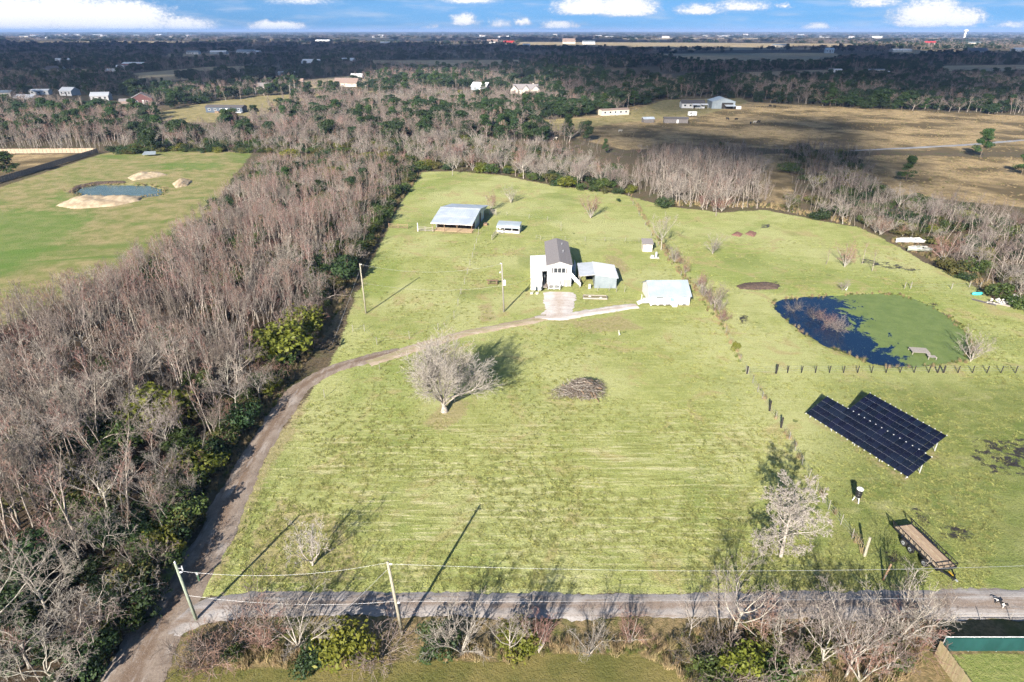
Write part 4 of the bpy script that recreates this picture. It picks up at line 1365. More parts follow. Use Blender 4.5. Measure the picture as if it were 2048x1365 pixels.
# ---- mixed wood running from the barn up to the ranch houses, and the thickets to the right
MIX = GP([(833, 346), (870, 336), (1000, 345), (1110, 368), (1240, 386), (1265, 372), (1200, 335), (1080, 300), (980, 292), (960, 270), (1020, 252), (1060, 238), (1100, 222), (1180, 214), (1300, 196), (1250, 185), (1100, 196), (1000, 196), (930, 188), (850, 182),
          (760, 196), (640, 208), (560, 232), (480, 250), (400, 262), (330, 262), (240, 300), (420, 305), (520, 306), (560, 318), (600, 322), (700, 318), (810, 323)])
PINK = GP([(-260, 310), (240, 302), (330, 262), (320, 246), (225, 238), (0, 245), (-260, 262)])
THK1 = GP([(1268, 386), (1335, 412), (1440, 424), (1530, 416), (1545, 380), (1530, 340), (1490, 318), (1420, 312), (1300, 318), (1262, 350)])
THK2 = GP([(1560, 424), (1640, 440), (1720, 456), (1790, 486), (1830, 500), (1800, 420), (1760, 385), (1740, 340), (1720, 312), (1600, 302), (1555, 312), (1580, 350), (1585, 400)])
THK3 = GP([(1800, 492), (1880, 532), (1950, 572), (2020, 612), (2080, 640), (2400, 760), (2400, 450), (2048, 440), (1930, 425), (1850, 410), (1790, 408)])
FENL = GP([(1040, 262), (1120, 282), (1240, 302), (1430, 298), (1560, 300), (1760, 304), (1760, 312), (1560, 312), (1420, 312), (1250, 318), (1080, 302), (1000, 290)])
FARD = [GP([(1100, 196), (1300, 196), (1480, 192), (1640, 205), (2048, 222), (2400, 240), (2400, 160), (1850, 160), (1640, 164), (1470, 158), (1380, 140), (1080, 132), (900, 146), (900, 170), (1000, 184)])]
for nm, poly, sp_, fs_, h_, lb, nind, lb1, grp in (
        ('mixed_woodland', MIX, 3.6, dict(R=.18, G=.22, D=.22, S=.18, N=.06, C=.1, M=.06), (5.5, 8.5), 'mixed bare and green wood behind the barn', 40, 'bare tree in the mixed wood behind the barn', 'trees of the wood behind the barn'),
        ('pink_woodland', PINK, 2.9, dict(R=.6, G=.2, D=.1, S=.1), (7, 9.5), 'pinkish bare wood beyond the left field', 0, '', ''),
        ('bare_thicket', THK1, 2.4, dict(R=.12, G=.36, D=.42, S=.1), (7, 9.5), 'dense grey thicket beyond the right end of the paddock', 34, 'bare straight-stemmed tree of the thicket beyond the paddock', 'trees of the thicket beyond the paddock'),
        ('dark_thicket', THK2, 2.6, dict(G=.18, D=.60, S=.06, C=.16), (5.5, 8.0), 'dark bare thicket between the neighbouring lawn and the tan pasture', 22, 'bare tree of the thicket above the neighbouring lawn', 'trees above the neighbouring lawn'),
        ('tangled_thicket', THK3, 2.6, dict(R=.05, G=.16, D=.38, S=.13, N=.1, C=.18), (5.0, 8.0), 'tangled bare thicket along the right side behind the boats', 26, 'bare tangled tree of the thicket behind the boats', 'trees of the thicket behind the boats'),
        ('hedge_thicket', FENL, 3.6, dict(G=.2, D=.4, S=.1, C=.3), (3.5, 6.0), 'thin hedge of bare bushes between the pastures', 0, '', '')):
    P = clear_sites(sample_poly(poly, sp_, rs))
    P = P[np.argsort(np.hypot(P[:, 0], P[:, 1]))]
    for q in P[:nind]:
        k = 'SP' if rs.rand() < fs_.get('S', 0) + .08 else 'TH' if rs.rand() < .75 else 'MU'
        H = hvar(k) * (h_[0] + h_[1]) / 17.5
        me = BASES[k][0][rs.randint(len(BASES[k][0]))]
        if k == 'TH' and 'dark' in nm + lb or 'tangled' in nm:
            me = TH[7 + rs.randint(3)] if k == 'TH' else me
        s = H / BASES[k][1]
        plant_tree('bare_tree', me, (q[0], q[1], -.02), rs.uniform(0, 6.28), s * rs.uniform(.9, 1.2), lb1, 'tree', grp, sz=s)
    Q = P[nind:]
    Q = Q[noise2(Q, 6.28 / 16, 79) + .7 * noise2(Q, 6.28 / 45, 80) > -.30]
    mass(nm, lb, Q, fs_, h_, hf=np.clip(.62 + .45 * sdist(poly, Q[:, 0], Q[:, 1]) / 9, .5, 1.05) * (1 + .30 * noise2(Q, 6.28 / 28, 81)))

# leafy undergrowth of those woods, as a mass
LSRC = parts_of(LD) + parts_of(LM) + parts_of(LO) + parts_of(LY)
nL = len(LSRC)


def brush(name, label, P, h=(1.2, 2.6), w=None):
    n = len(P)
    s = rs.uniform(h[0], h[1], n) / 3.2
    wd = s * rs.uniform(1.0, 1.7, n)
    pr = np.array(w or (.34, .30, .24, .12))
    pk = np.minimum(rs.choice(4, n, p=pr) * 2 + rs.randint(0, 2, n), nL - 1)
    scatter(name, label, np.column_stack([P, np.full(n, -.1)]), rs.uniform(0, 6.28, n), np.stack([wd, wd, s], 1), pk, LSRC, cat='undergrowth')


U = [sample_poly(MIX, 5.0, rs), clear_sites(sample_poly(THK3, 4.0, rs))[::2], clear_sites(sample_poly(THK2, 5.0, rs))[::2]]
U[0] = U[0][rs.rand(len(U[0])) < .75]
U.append(sample_poly(GP([(225, 304), (330, 298), (520, 300), (520, 306), (330, 305), (230, 309)]), 4.0, rs))
brush('leafy_undergrowth', 'leafy green undergrowth among the bare trees', np.concatenate(U), (1.6, 4.2))
lowp = sample_poly(W_LEFT, 2.9, rs)
lowp = lowp[(np.hypot(lowp[:, 0], lowp[:, 1]) < 88) & (rs.rand(len(lowp)) < .40)]
brush('low_undergrowth', 'low green brambles on the floor of the driveway wood', lowp, (1.0, 3.0), (.42, .26, .28, .04))
lowp = sample_poly(W_LEFT, 4.4, rs)
lowp = lowp[(lowp[:, 1] > 118) & (rs.rand(len(lowp)) < .42)]
brush('mid_undergrowth', 'green bushes showing between the bare trees towards the barn', lowp, (2.0, 5.0), (.34, .32, .26, .08))
# bushes and young trees that hem the driveway
EDGE_LINE = [(215, 1330), (282, 1235), (335, 1140), (368, 1080), (385, 1015), (425, 955), (468, 893), (512, 832), (552, 778), (588, 732), (622, 688), (650, 650), (668, 612), (690, 572)]
for i in range(34):
    t_ = i / 33 * (len(EDGE_LINE) - 1)
    j = min(int(t_), len(EDGE_LINE) - 2)
    x = EDGE_LINE[j][0] + (EDGE_LINE[j + 1][0] - EDGE_LINE[j][0]) * (t_ - j) - rs.uniform(6, 34)
    y = EDGE_LINE[j][1] + (EDGE_LINE[j + 1][1] - EDGE_LINE[j][1]) * (t_ - j)
    k = ('LD', 'LO', 'LM', 'LD', 'LO', 'LM', 'LY')[i % 7]
    c_ = {'LY': 'yellow-green', 'LD': 'dark green', 'LM': 'mid green', 'LO': 'olive green'}[k]
    put(k, x, y, h=rs.uniform(2.2, 4.0), wid=rs.uniform(.8, 1.2), name='leafy_bush', cat='bush', label='%s bush right at the driveway edge of the bare wood' % c_, group='%s bushes at the driveway edge' % c_)
    if i % 2:
        put('SC', x + rs.uniform(-10, 16), y + rs.uniform(-8, 8), h=rs.uniform(2.4, 4.0), name='bare_bush', cat='bush', label='tangled bare bush right at the driveway edge of the wood', group='bare bushes at the driveway edge')
# evergreen belt along the property edge, individual bushes
for i in range(26):
    t_ = i / 25
    x, y = 700 + 140 * t_ + rs.uniform(-22, -4), 545 - 200 * t_
    k = ('LD', 'LM', 'LO', 'LM')[i % 4]
    put(k, x, y, h=rs.uniform(2.2, 4.2), wid=rs.uniform(.9, 1.3), name='leafy_bush', cat='bush', label='leafy bush in the belt along the left side of the barn paddock', group='bushes along the barn paddock')
for i, (x, y) in enumerate([(850, 342), (872, 337), (893, 341), (960, 345), (985, 347), (1065, 362), (1095, 366), (1115, 372), (1135, 376), (1160, 381), (1185, 384), (1212, 386), (1235, 388), (1260, 386), (1145, 372), (1205, 376)]):
    k = ('LM', 'LO', 'LD', 'LY', 'LM')[i % 5]
    put(k, x, y, h=rs.uniform(2.4, 4.4), wid=rs.uniform(.9, 1.3), name='leafy_bush', cat='bush', label='leafy bush along the back edge of the barn paddock', group='bushes behind the paddock')
for i in range(22):
    t_ = rs.rand()
    x, y = 860 + 380 * t_, 336 + 46 * t_ - rs.uniform(4, 14)
    put('SP' if i % 2 else 'MU', x, y, h=rs.uniform(5, 8.5), wid=1.0, label='bare pale tree standing behind the bushes at the paddock end', group='bare trees at the paddock end')

# ---- woods far off
FSRC = []
far_i = 0
for me, (x, y, lb) in zip(FT + FS, [(405, 205, 'bare tree left of the long dark mobile home'), (440, 200, 'bare tree behind the middle of the long dark mobile home'), (452, 203, 'bare tree behind the right half of the long dark mobile home'), (482, 201, 'bare tree behind the right end of the long dark mobile home'),
                                   (340, 200, 'large round bare tree right behind the brick house'), (375, 196, 'bare tree right of the large round one by the brick house'), (315, 222, 'bare tree at the corner of the brick house')]):
    p = G(x, y)
    o = plant_tree('yard_tree', me, (p.x, p.y, 0), 1.0 * far_i, 1.25, lb, 'tree')
    far_i += 1
    FSRC.append([c for c in o.children])
FSRC += [parts_of([PI[0]])[0], parts_of([RO[0]])[0], parts_of([RO[1]])[0], parts_of([LD[0]])[0]]
nFT, nFS = len(FT), len(FS)


def field_mask(P):
    k = np.ones(len(P), bool)
    for poly in FARF + [PAST, PAST2, CLEAR, MOBL, LEFTF, LEFTD, LAWN, SITES1]:
        k &= sdist(poly, P[:, 0], P[:, 1]) < 2.0
    return k


SITES1 = GP([(-40, 208), (120, 196), (260, 192), (320, 208), (300, 226), (230, 228), (60, 215), (-40, 228)])
SITES = []


def far_wood(name, label, y0, y1, spacing, scale, green, thr, seed, flat=1.0):
    r2 = np.random.RandomState(seed)
    W = lambda yy: yy * .93 + 60
    n = int((y1 - y0) * (W(y0) + W(y1)) / spacing ** 2)
    Y = r2.uniform(y0, y1, n)
    X = r2.uniform(-1, 1, n) * W(Y)
    P = np.column_stack([X, Y])
    keep = field_mask(P)
    nz = noise2(P, 6.28 / (260 + y0 * .35), seed + 3) + .5 * noise2(P, 6.28 / (90 + y0 * .1), seed + 4)
    keep &= nz > thr
    for (cx, cy_, rr) in SITES:
        keep &= np.hypot(P[:, 0] - cx, P[:, 1] - cy_) > rr
        # keep the view from the near side of each homestead open
        keep &= ~((np.abs(P[:, 0] - cx * P[:, 1] / cy_) < rr * .8) & (P[:, 1] < cy_) & (P[:, 1] > cy_ - rr * 3.2))
    P = P[keep]
    gz = noise2(P, 6.28 / (160 + y0 * .2), seed + 9) * .9
    u_ = r2.rand(len(P))
    ever = u_ < green + gz * .55
    pk = np.where(ever, nFT + nFS + r2.choice(4, len(P), p=(.14, .38, .34, .14)), r2.randint(0, nFT + nFS, len(P)))
    s = scale * r2.uniform(.7, 1.25, len(P)) * np.where(ever & (pk == nFT + nFS + 3), 1.8, np.where(ever, .85, 1.0))
    wd = s * r2.uniform(1.0, 1.5, len(P)) * flat
    scatter(name, label, np.column_stack([P, np.full(len(P), -.1)]), r2.uniform(0, 6.28, len(P)), np.stack([wd, wd, s], 1), pk, FSRC, cat='woodland')
    return len(P)
# ------------------------------------------------------------------ buildings of the homestead
M_WHITE = mat('white_siding', (0.66, 0.65, 0.63), 0.6, (0.56, 0.55, 0.53), 1.5)
M_WTRIM = mat('white_trim', (0.74, 0.74, 0.73), 0.5, (0.62, 0.62, 0.60), 2.5)
M_SHING = mat('grey_shingle', (0.175, 0.158, 0.155), 0.95, (0.25, 0.23, 0.225), 9.0, bump=0.5, bscale=18)
M_SHINGD = mat('dark_shingle', (0.07, 0.065, 0.065), 0.95, (0.11, 0.10, 0.10), 9.0, bump=0.4, bscale=14)
M_SHINGB = mat('brown_shingle', (0.19, 0.135, 0.11), 0.95, (0.27, 0.20, 0.165), 6.0)
M_METALW = ribbed('white_metal_roof', (0.27, 0.315, 0.345), (0.335, 0.375, 0.40), 0, 0.45, 0.5, 0.4)
M_METALB = ribbed('galvanised_roof', (0.47, 0.52, 0.57), (0.60, 0.65, 0.69), 0, 0.6, 0.4, 0.4, 0.35, 0.35)
M_METALG = ribbed('galvanised_wall', (0.24, 0.28, 0.305), (0.31, 0.35, 0.375), 0, 0.3, 0.6, 0.45, 0.3)
M_GLASS = mat('window_glass', (0.02, 0.025, 0.03), 0.08, (0.05, 0.055, 0.06), 1.0, spec=0.6)
M_DARK = mat('interior_shade', (0.02, 0.018, 0.016), 0.9, (0.05, 0.042, 0.035), 1.0)  # near-black standing in for the shade inside openings and recesses
M_WOODG = mat('grey_wood', (0.26, 0.23, 0.20), 0.9, (0.38, 0.34, 0.30), 5.0, stretch=(1, 8, 8), bump=0.3)
M_WOODB = mat('brown_wood', (0.19, 0.12, 0.07), 0.9, (0.29, 0.20, 0.13), 5.0, stretch=(1, 8, 8), bump=0.3)
M_POLE = mat('treated_pole', (0.27, 0.24, 0.175), 0.9, (0.38, 0.35, 0.27), 3.0, stretch=(6, 6, 1), bump=0.3)
M_POLEG = mat('weathered_pole', (0.30, 0.28, 0.25), 0.9, (0.22, 0.20, 0.175), 3.0, stretch=(6, 6, 1), bump=0.3)
M_STEEL = mat('grey_steel', (0.42, 0.44, 0.45), 0.45, (0.52, 0.53, 0.54), 3.0, metal=0.4)
M_BLACK = mat('black_paint', (0.012, 0.012, 0.014), 0.4, (0.022, 0.022, 0.024), 4.0, spec=0.4)
M_RUBBER = mat('rubber', (0.02, 0.02, 0.02), 0.9, (0.04, 0.038, 0.036), 4.0)
M_CONC = mat('concrete', (0.42, 0.40, 0.37), 0.9, (0.52, 0.50, 0.46), 3.0)
M_GREENB = mat('green_screen', (0.004, 0.040, 0.036), 0.85, (0.008, 0.055, 0.05), 0.6, stretch=(1, 1, .4))
M_BRICK = mat('dark_brick', (0.10, 0.045, 0.045), 0.9, (0.15, 0.075, 0.07), 6.0)
M_NAVY = mat('navy_siding', (0.055, 0.075, 0.105), 0.7, (0.075, 0.095, 0.125), 2.0)
M_REDM = mat('red_metal', (0.36, 0.035, 0.035), 0.5, (0.42, 0.055, 0.05), 1.0)
M_CREAM = mat('cream_siding', (0.46, 0.41, 0.33), 0.7, (0.54, 0.49, 0.40), 2.0)
M_TEAL = mat('teal_pane', (0.16, 0.30, 0.28), 0.2, (0.22, 0.36, 0.33), 1.0)
M_WIRE = mat('wire', (0.38, 0.385, 0.39), 0.5, (0.46, 0.46, 0.46), 2.0, metal=0.3)


def B(name, m, parent, *boxes):
    mb = MB()
    for c, s in boxes:
        mb.box(c, s)
    return mb.build(name, m, parent)


def window(parent, cx, y, cz, w, h, axis='x', pane=None, cols=1, fr=.07, face=-1):
    """framed window on a wall facing -y (axis x) or -x (axis y); panes sit inside the frame"""
    def P(a, d, z):
        return (a, y + d * face, z) if axis == 'x' else (y + d * face, a, z)

    def S(a, d, z):
        return (a, d, z) if axis == 'x' else (d, a, z)
    f = MB()
    f.box(P(cx, .03, cz + h / 2 + fr / 2), S(w + 2 * fr, .08, fr))
    f.box(P(cx, .03, cz - h / 2 - fr / 2), S(w + 2 * fr, .10, fr))
    for i in range(cols + 1):
        x = cx - w / 2 + w * i / cols
        x += -fr / 2 if i == 0 else fr / 2 if i == cols else 0
        f.box(P(x, .03, cz), S(fr, .078, h - .002))
    fo = f.build('window', M_WTRIM, parent)
    for i in range(cols):
        x = cx - w / 2 + w * (i + .5) / cols
        MB().box(P(x, .012, cz), S(w / cols - fr * (1 if cols > 1 else 0) - .004, .02, h - .006)).build('pane', pane or M_GLASS, fo)
    return fo


def gable(parent, w, d, h, rise, wall, roof, over=.25, ridge='y', th=.08, y0=0.0):
    """walls with gable ends plus a two-slope roof; origin at the middle of the front wall"""
    mb = MB()
    x0, x1, ya, yb = -w / 2, w / 2, y0, y0 + d
    if ridge == 'y':
        vs = [(x0, ya, 0), (x1, ya, 0), (x1, yb, 0), (x0, yb, 0), (x0, ya, h), (x1, ya, h), (x1, yb, h), (x0, yb, h), (0, ya, h + rise), (0, yb, h + rise)]
        fs = [(0, 1, 5, 8, 4), (2, 3, 7, 9, 6), (1, 2, 6, 5), (3, 0, 4, 7), (4, 8, 9, 7), (8, 5, 6, 9)]
        wl = mb.add(vs, fs).build('wall', wall, parent)
        k = rise / (w / 2)
        e = over
        rf = MB()
        rf.slab([(x0 - e, ya - e, h - e * k + th), (0, ya - e, h + rise + th), (0, yb + e, h + rise + th), (x0 - e, yb + e, h - e * k + th)], th)
        rf.slab([(0, ya - e, h + rise + th), (x1 + e, ya - e, h - e * k + th), (x1 + e, yb + e, h - e * k + th), (0, yb + e, h + rise + th)], th)
    else:
        ym = (ya + yb) / 2
        vs = [(x0, ya, 0), (x1, ya, 0), (x1, yb, 0), (x0, yb, 0), (x0, ya, h), (x1, ya, h), (x1, yb, h), (x0, yb, h), (x0, ym, h + rise), (x1, ym, h + rise)]
        fs = [(0, 1, 5, 4), (1, 2, 6, 9, 5), (2, 3, 7, 6), (3, 0, 4, 8, 7), (4, 5, 9, 8), (8, 9, 6, 7)]
        wl = mb.add(vs, fs).build('wall', wall, parent)
        k = rise / (d / 2)
        e = over
        rf = MB()
        rf.slab([(x0 - e, ya - e, h - e * k + th), (x1 + e, ya - e, h - e * k + th), (x1 + e, ym, h + rise + th), (x0 - e, ym, h + rise + th)], th)
        rf.slab([(x0 - e, ym, h + rise + th), (x1 + e, ym, h + rise + th), (x1 + e, yb + e, h - e * k + th), (x0 - e, yb + e, h - e * k + th)], th)
    ro = rf.build('roof', roof, parent)
    return wl, ro


# ---- raised white house with grey shingle roof
def raised_house():
    o = empty('raised_house', (9.4, 118.3, 0), R(-1.2), 'tall narrow white house on a raised base with a grey shingle roof', 'house')
    w, d = 4.7, 15.2
    wl, ro = gable(o, w, d, 4.45, .75, M_WHITE, M_SHING, .28)
    # lap boards and a skirt board under them
    B('skirt_board', M_WTRIM, o, ((0, -.03, 1.55), (w + .06, .05, .16)))
    for s in (-1, 1):
        B('corner_board', M_WTRIM, o, ((s * (w / 2 - .02), -.02, 2.2), (.14, .08, 4.3)))
    window(o, .05, 0, 3.35, 2.3, 1.0, cols=3)
    for s in (-1, 1):
        MB().box((.05 + s * 1.42, -.03, 3.35), (.22, .06, 1.1)).build('shutter', M_SHINGD, o)
    MB().tube([(1.0, 6.5, 5.0), (1.0, 6.5, 5.5)], .06, 6).build('roof_vent', M_STEEL, o)
    MB().tube([(1.0, 11.5, 5.0), (1.0, 11.5, 5.45)], .06, 6).build('roof_vent', M_STEEL, o)
    # front stair of white slats
    st = MB()
    for s in (-1, 1):
        st.bar((-1.05 + s * 1.15, -.05, 1.6), (-1.05 + s * 1.15, -2.1, .1), .08, .22)
    sto = st.build('front_stair', M_WTRIM, o)
    for i in range(8):
        t_ = (i + .5) / 8
        B('tread', M_WTRIM, sto, ((-1.05, -2.0 + 1.95 * t_, .12 + 1.5 * t_), (2.2, .2, .05)))
    for x in (-2.2, -1.05, .1):
        B('rail_post', M_WTRIM, sto, ((x, -2.05, .62), (.09, .09, 1.1)))
    for z in (.35, .62, .9, 1.15):
        B('rail', M_WTRIM, sto, ((-1.05, -2.12, z), (2.3, .05, .06)))
    # landing at the right with a boarded stair running down
    rp = MB()
    rp.add([(2.4, .3, 1.9), (4.3, -.6, .15), (4.3, -.6, 1.05), (2.4, .3, 2.9), (2.4, .36, 1.9), (4.3, -.54, .15), (4.3, -.54, 1.05), (2.4, .36, 2.9)],
           [(0, 1, 2, 3), (7, 6, 5, 4), (0, 4, 5, 1), (3, 2, 6, 7), (1, 5, 6, 2), (0, 3, 7, 4)])
    rs_ = rp.build('side_stair', M_WTRIM, o)
    for i in range(7):
        t_ = (i + .5) / 7
        B('tread', M_WTRIM, rs_, ((2.5 + 1.75 * t_, .8 - .85 * t_, 1.85 - 1.65 * t_), (.3, .9, .05)))
    # side deck with open rails
    dk = MB().box((3.0, 5.6, 2.0), (1.2, 3.4, .12))
    for yy in (4.0, 7.2):
        dk.box((3.5, yy, .98), (.12, .12, 1.92))
    do = dk.build('side_deck', M_WTRIM, o)
    for z in (2.35, 2.65, 2.95):
        B('rail', M_WTRIM, do, ((3.56, 5.6, z), (.05, 3.4, .1)))
    for yy in (3.92, 5.05, 6.15, 7.28):
        B('rail_post', M_WTRIM, do, ((3.5, yy, 2.55), (.08, .08, .98)))
    st2 = MB()
    for s in (-.35, .35):
        st2.bar((3.0 + s, 4.0, 2.0), (3.0 + s, 1.9, .1), .07, .2)
    s2 = st2.build('deck_stair', M_WTRIM, o)
    for i in range(7):
        t_ = (i + .5) / 7
        B('tread', M_WTRIM, s2, ((3.0, 3.9 - 1.9 * t_, 1.85 - 1.6 * t_), (.7, .24, .05)))
    # covered porch on the left under a flat white roof
    pr = MB().slab([(-5.75, -2.4, 2.75), (-3.4, -2.4, 2.85), (-3.4, 1.2, 2.85), (-2.42, 1.2, 2.95), (-2.42, 10.8, 2.95), (-5.75, 10.8, 2.75)], .14)
    po = pr.build('porch_roof', M_WTRIM, o)
    B('porch_wall', M_WHITE, o, ((-5.6, 4.2, 1.32), (.1, 12.8, 2.64)), ((-4.55, -2.2, 1.32), (2.0, .1, 2.64)))
    B('porch_floor', M_WOODG, o, ((-4.0, 4.2, .55), (3.1, 12.6, .12)))
    for yy in (-2.2, 1.4):
        B('porch_post', M_WTRIM, o, ((-3.45, yy, 1.32), (.12, .12, 2.62)))
    window(o, 3.3, -w / 2, 3.35, 1.2, .8, axis='y', cols=1)
    B('porch_door', M_GLASS, o, ((-w / 2 - .03, 1.6, 2.2), (.06, .9, 1.3)))
    B('wall_panel', M_METALG, o, ((-2.9, -.35, 1.35), (.08, .9, 2.3)))
    for x in (-2.0, -.4, 1.5):
        B('base_pier', M_CONC, o, ((x, -.12, .35), (.3, .2, .7)))
    B('base_panel', M_WOODG, o, ((1.55, -.025, .75), (1.4, .05, 1.35)))


raised_house()
p = G(1095, 577)
put('SC', 1095, 578, h=1.9, label='round reddish bush at the front left of the raised house', name='garden_bush', cat='bush', wid=.75)


# ---- barn
def barn():
    o = empty('barn', (-15.25, 156.4, 0), R(-10.0), 'large open-fronted barn with a pale blue galvanised gable roof', 'barn')
    w, d, he, hr = 10.4, 20.0, 2.25, 3.9
    x0, x1 = -w / 2, w / 2
    ym = 9.2
    r = MB()
    r.slab([(x0 - .25, -.45, he), (x1 + .25, -.45, he), (x1 + .25, ym, hr), (x0 - .25, ym, hr)], .06)
    r.slab([(x0 - .25, ym, hr), (x1 + .25, ym, hr), (x1 + .25, d, he - .1), (x0 - .25, d, he - .1)], .06)
    ro = r.build('roof', M_METALB, o)
    B('ridge_cap', M_STEEL, ro, ((0, ym, hr + .04), (w + .5, .4, .04)))
    B('sheet_lap', M_STEEL, ro, ((0, 3.8, he + (hr - he) * (4.25 / 9.65) + .02), (w + .5, .1, .02)))
    B('eave_board', M_WTRIM, o, ((0, -.48, he - .1), (w + .5, .06, .2)))
    # right end wall: sheets with a door opening and an open bay at the back
    ew = MB()

    def top(y):
        return (he + (hr - he) * (y + .45) / (ym + .45) if y < ym else hr + (he - .1 - hr) * (y - ym) / (d - ym)) - .08
    segs = [(3.4, 8.6, 0.0), (8.6, 10.6, 2.6), (10.6, 14.2, 0.0), (14.2, d - .3, 2.0)]
    for (ya, yb, zb) in segs:
        for xx in (x1 - .06,):
            ew.add([(xx, ya, zb), (xx, yb, zb), (xx, yb, top(yb)), (xx, ya, top(ya)), (xx + .06, ya, zb), (xx + .06, yb, zb), (xx + .06, yb, top(yb)), (xx + .06, ya, top(ya))],
                   [(0, 3, 2, 1), (4, 5, 6, 7), (0, 1, 5, 4), (3, 7, 6, 2), (0, 4, 7, 3), (1, 2, 6, 5)])
    if True:
        ya, yb = 3.4, d - .3
        ys = [ya, ym, yb]
        xx = x0
        ew.add([(xx, ya, 0), (xx, yb, 0), (xx, yb, top(yb)), (xx, ym, top(ym)), (xx, ya, top(ya)), (xx + .06, ya, 0), (xx + .06, yb, 0), (xx + .06, yb, top(yb)), (xx + .06, ym, top(ym)), (xx + .06, ya, top(ya))],
               [(0, 1, 2, 3, 4), (9, 8, 7, 6, 5), (0, 5, 6, 1), (2, 7, 8, 3), (3, 8, 9, 4), (1, 6, 7, 2), (4, 9, 5, 0)])
    ew.build('end_wall', M_METALB2, o)
    B('sliding_door', M_WOODB, o, ((x1 + .03, 9.0, 1.3), (.05, .8, 2.5)))
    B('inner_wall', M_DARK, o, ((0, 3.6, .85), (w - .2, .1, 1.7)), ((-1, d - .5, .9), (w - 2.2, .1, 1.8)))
    for x in (-3.9, -1.9, .3, 2.4, 4.2):
        B('stall_board', M_WOODG, o, ((x, 3.5, .95), (1.1, .08, .55)))
    for x in (x0 + .05, -2.0, 1.35, x1 - .05):
        B('front_post', M_WOODB, o, ((x, -.1, he / 2), (.14, .14, he)))
        B('brace', M_WOODB, o, ((x + .35, .35, he - .35), (.08, .9, .08)))
    B('dirt_floor', M_DIRTF, o, ((0, 1.6, .05), (w - .3, 3.2, .06)))


M_METALB2 = ribbed('barn_wall_sheet', (0.36, 0.44, 0.52), (0.44, 0.52, 0.60), 1, 0.4, 0.5, 0.45, 0.1)
M_DIRTF = mat('trodden_dirt', (0.42, 0.30, 0.18), 0.95, (0.52, 0.39, 0.25), 1.5)
barn()


def rail_fence(name, pts, n, label, h=1.2, rails=3, m=None, post=.12, cat='fence', rail_h=.1, rail_m=None):
    """posts and rails as parts along a ground line"""
    P = [Vector((q[0], q[1], 0)) for q in pts]
    o = empty(name, P[0], 0, label, cat)
    L = [(P[i + 1] - P[i]).length for i in range(len(P) - 1)]
    tot = sum(L)

    def at_(s):
        for i, l in enumerate(L):
            if s <= l + 1e-6:
                return P[i] + (P[i + 1] - P[i]) * (s / l)
            s -= l
        return P[-1]
    spots = [at_(tot * i / n) - P[0] for i in range(n + 1)]
    me = None
    for q in spots:
        if me is None:
            ob = MB().box((0, 0, h / 2 + .05), (post, post, h + .1)).build('post', m or M_WOODG, o, q)
            me = ob.data
        else:
            link('post', me, o, q)
    for k in range(rails):
        z = h * (k + .7) / rails
        for a, b in zip(spots[:-1], spots[1:]):
            MB().bar(a + Vector((0, -.06, z)), b + Vector((0, -.06, z)), .04, rail_h).build('rail', rail_m or m or M_WOODG, o)
    return o


rail_fence('rail_gate', [G(835, 462), G(866, 464)], 2, 'grey rail fence between the tall white post and the barn', 1.2, 3)
rail_fence('rail_fence', [G(778, 456), G(815, 458)], 2, 'rail fence at the wood edge left of the barn', 1.2, 3, M_WOODB)
rail_fence('rail_fence', [G(979, 430), G(992, 430)], 1, 'short pale rail fence behind the right end of the barn', 1.5, 4, M_WOODG)
rail_fence('rail_fence', [G(984, 480), G(992, 470), G(1006, 468)], 3, 'short rail pen at the left of the small stock shed', 1.2, 3, M_WOODG)
B('feed_trough', M_WOODB, None, (tuple(G(971, 450) + Vector((0, 0, .2))), (1.0, 1.6, .4)))
tag(bpy.data.objects['feed_trough'], 'low brown trough on the grass beside the barn wall', 'trough')


def stock_shed():
    a, b = G(993, 465), G(1039, 467.6)
    yaw = math.atan2(b.y - a.y, b.x - a.x)
    c = (a + b) / 2
    o = empty('stock_shed', (c.x, c.y, 0), yaw, 'small open stock shed with a curved white roof right of the barn', 'shed')
    w = 5.8
    prof = [(-.1, 1.25), (.15, 1.62), (.6, 1.85), (1.6, 2.05), (3.2, 2.2), (3.4, 2.1)]
    rf = MB()
    for (ya, za), (yb, zb) in zip(prof[:-1], prof[1:]):
        rf.slab([(-w / 2 - .1, ya, za), (w / 2 + .1, ya, za), (w / 2 + .1, yb, zb), (-w / 2 - .1, yb, zb)], .05)
    rf.build('roof', M_METALW, o)
    B('front_wall', M_WHITE, o, ((0, .02, .28), (w, .08, .56)))
    B('back_wall', M_WHITE, o, ((0, 3.2, 1.0), (w, .08, 2.0)))
    B('end_wall', M_WHITE, o, ((w / 2 - .05, 1.6, .95), (.08, 3.1, 1.9)))
    B('feed_bench', M_DARK, o, ((0.6, 2.4, .55), (w - 1.6, .8, 1.1)))
    for x in (-w / 2 + .06, -.9, 1.0, w / 2 - .06):
        B('post', M_WTRIM, o, ((x, .12, .72), (.1, .1, 1.4)))


stock_shed()


# ---- metal shed with a carport
M_ROOFW = ribbed('lightened_roof', (0.62, 0.64, 0.65), (0.70, 0.71, 0.72), 1, 0.45, 0.3, 0.4)  # white sheet roof, colour lightened because this slope turns away from the sun


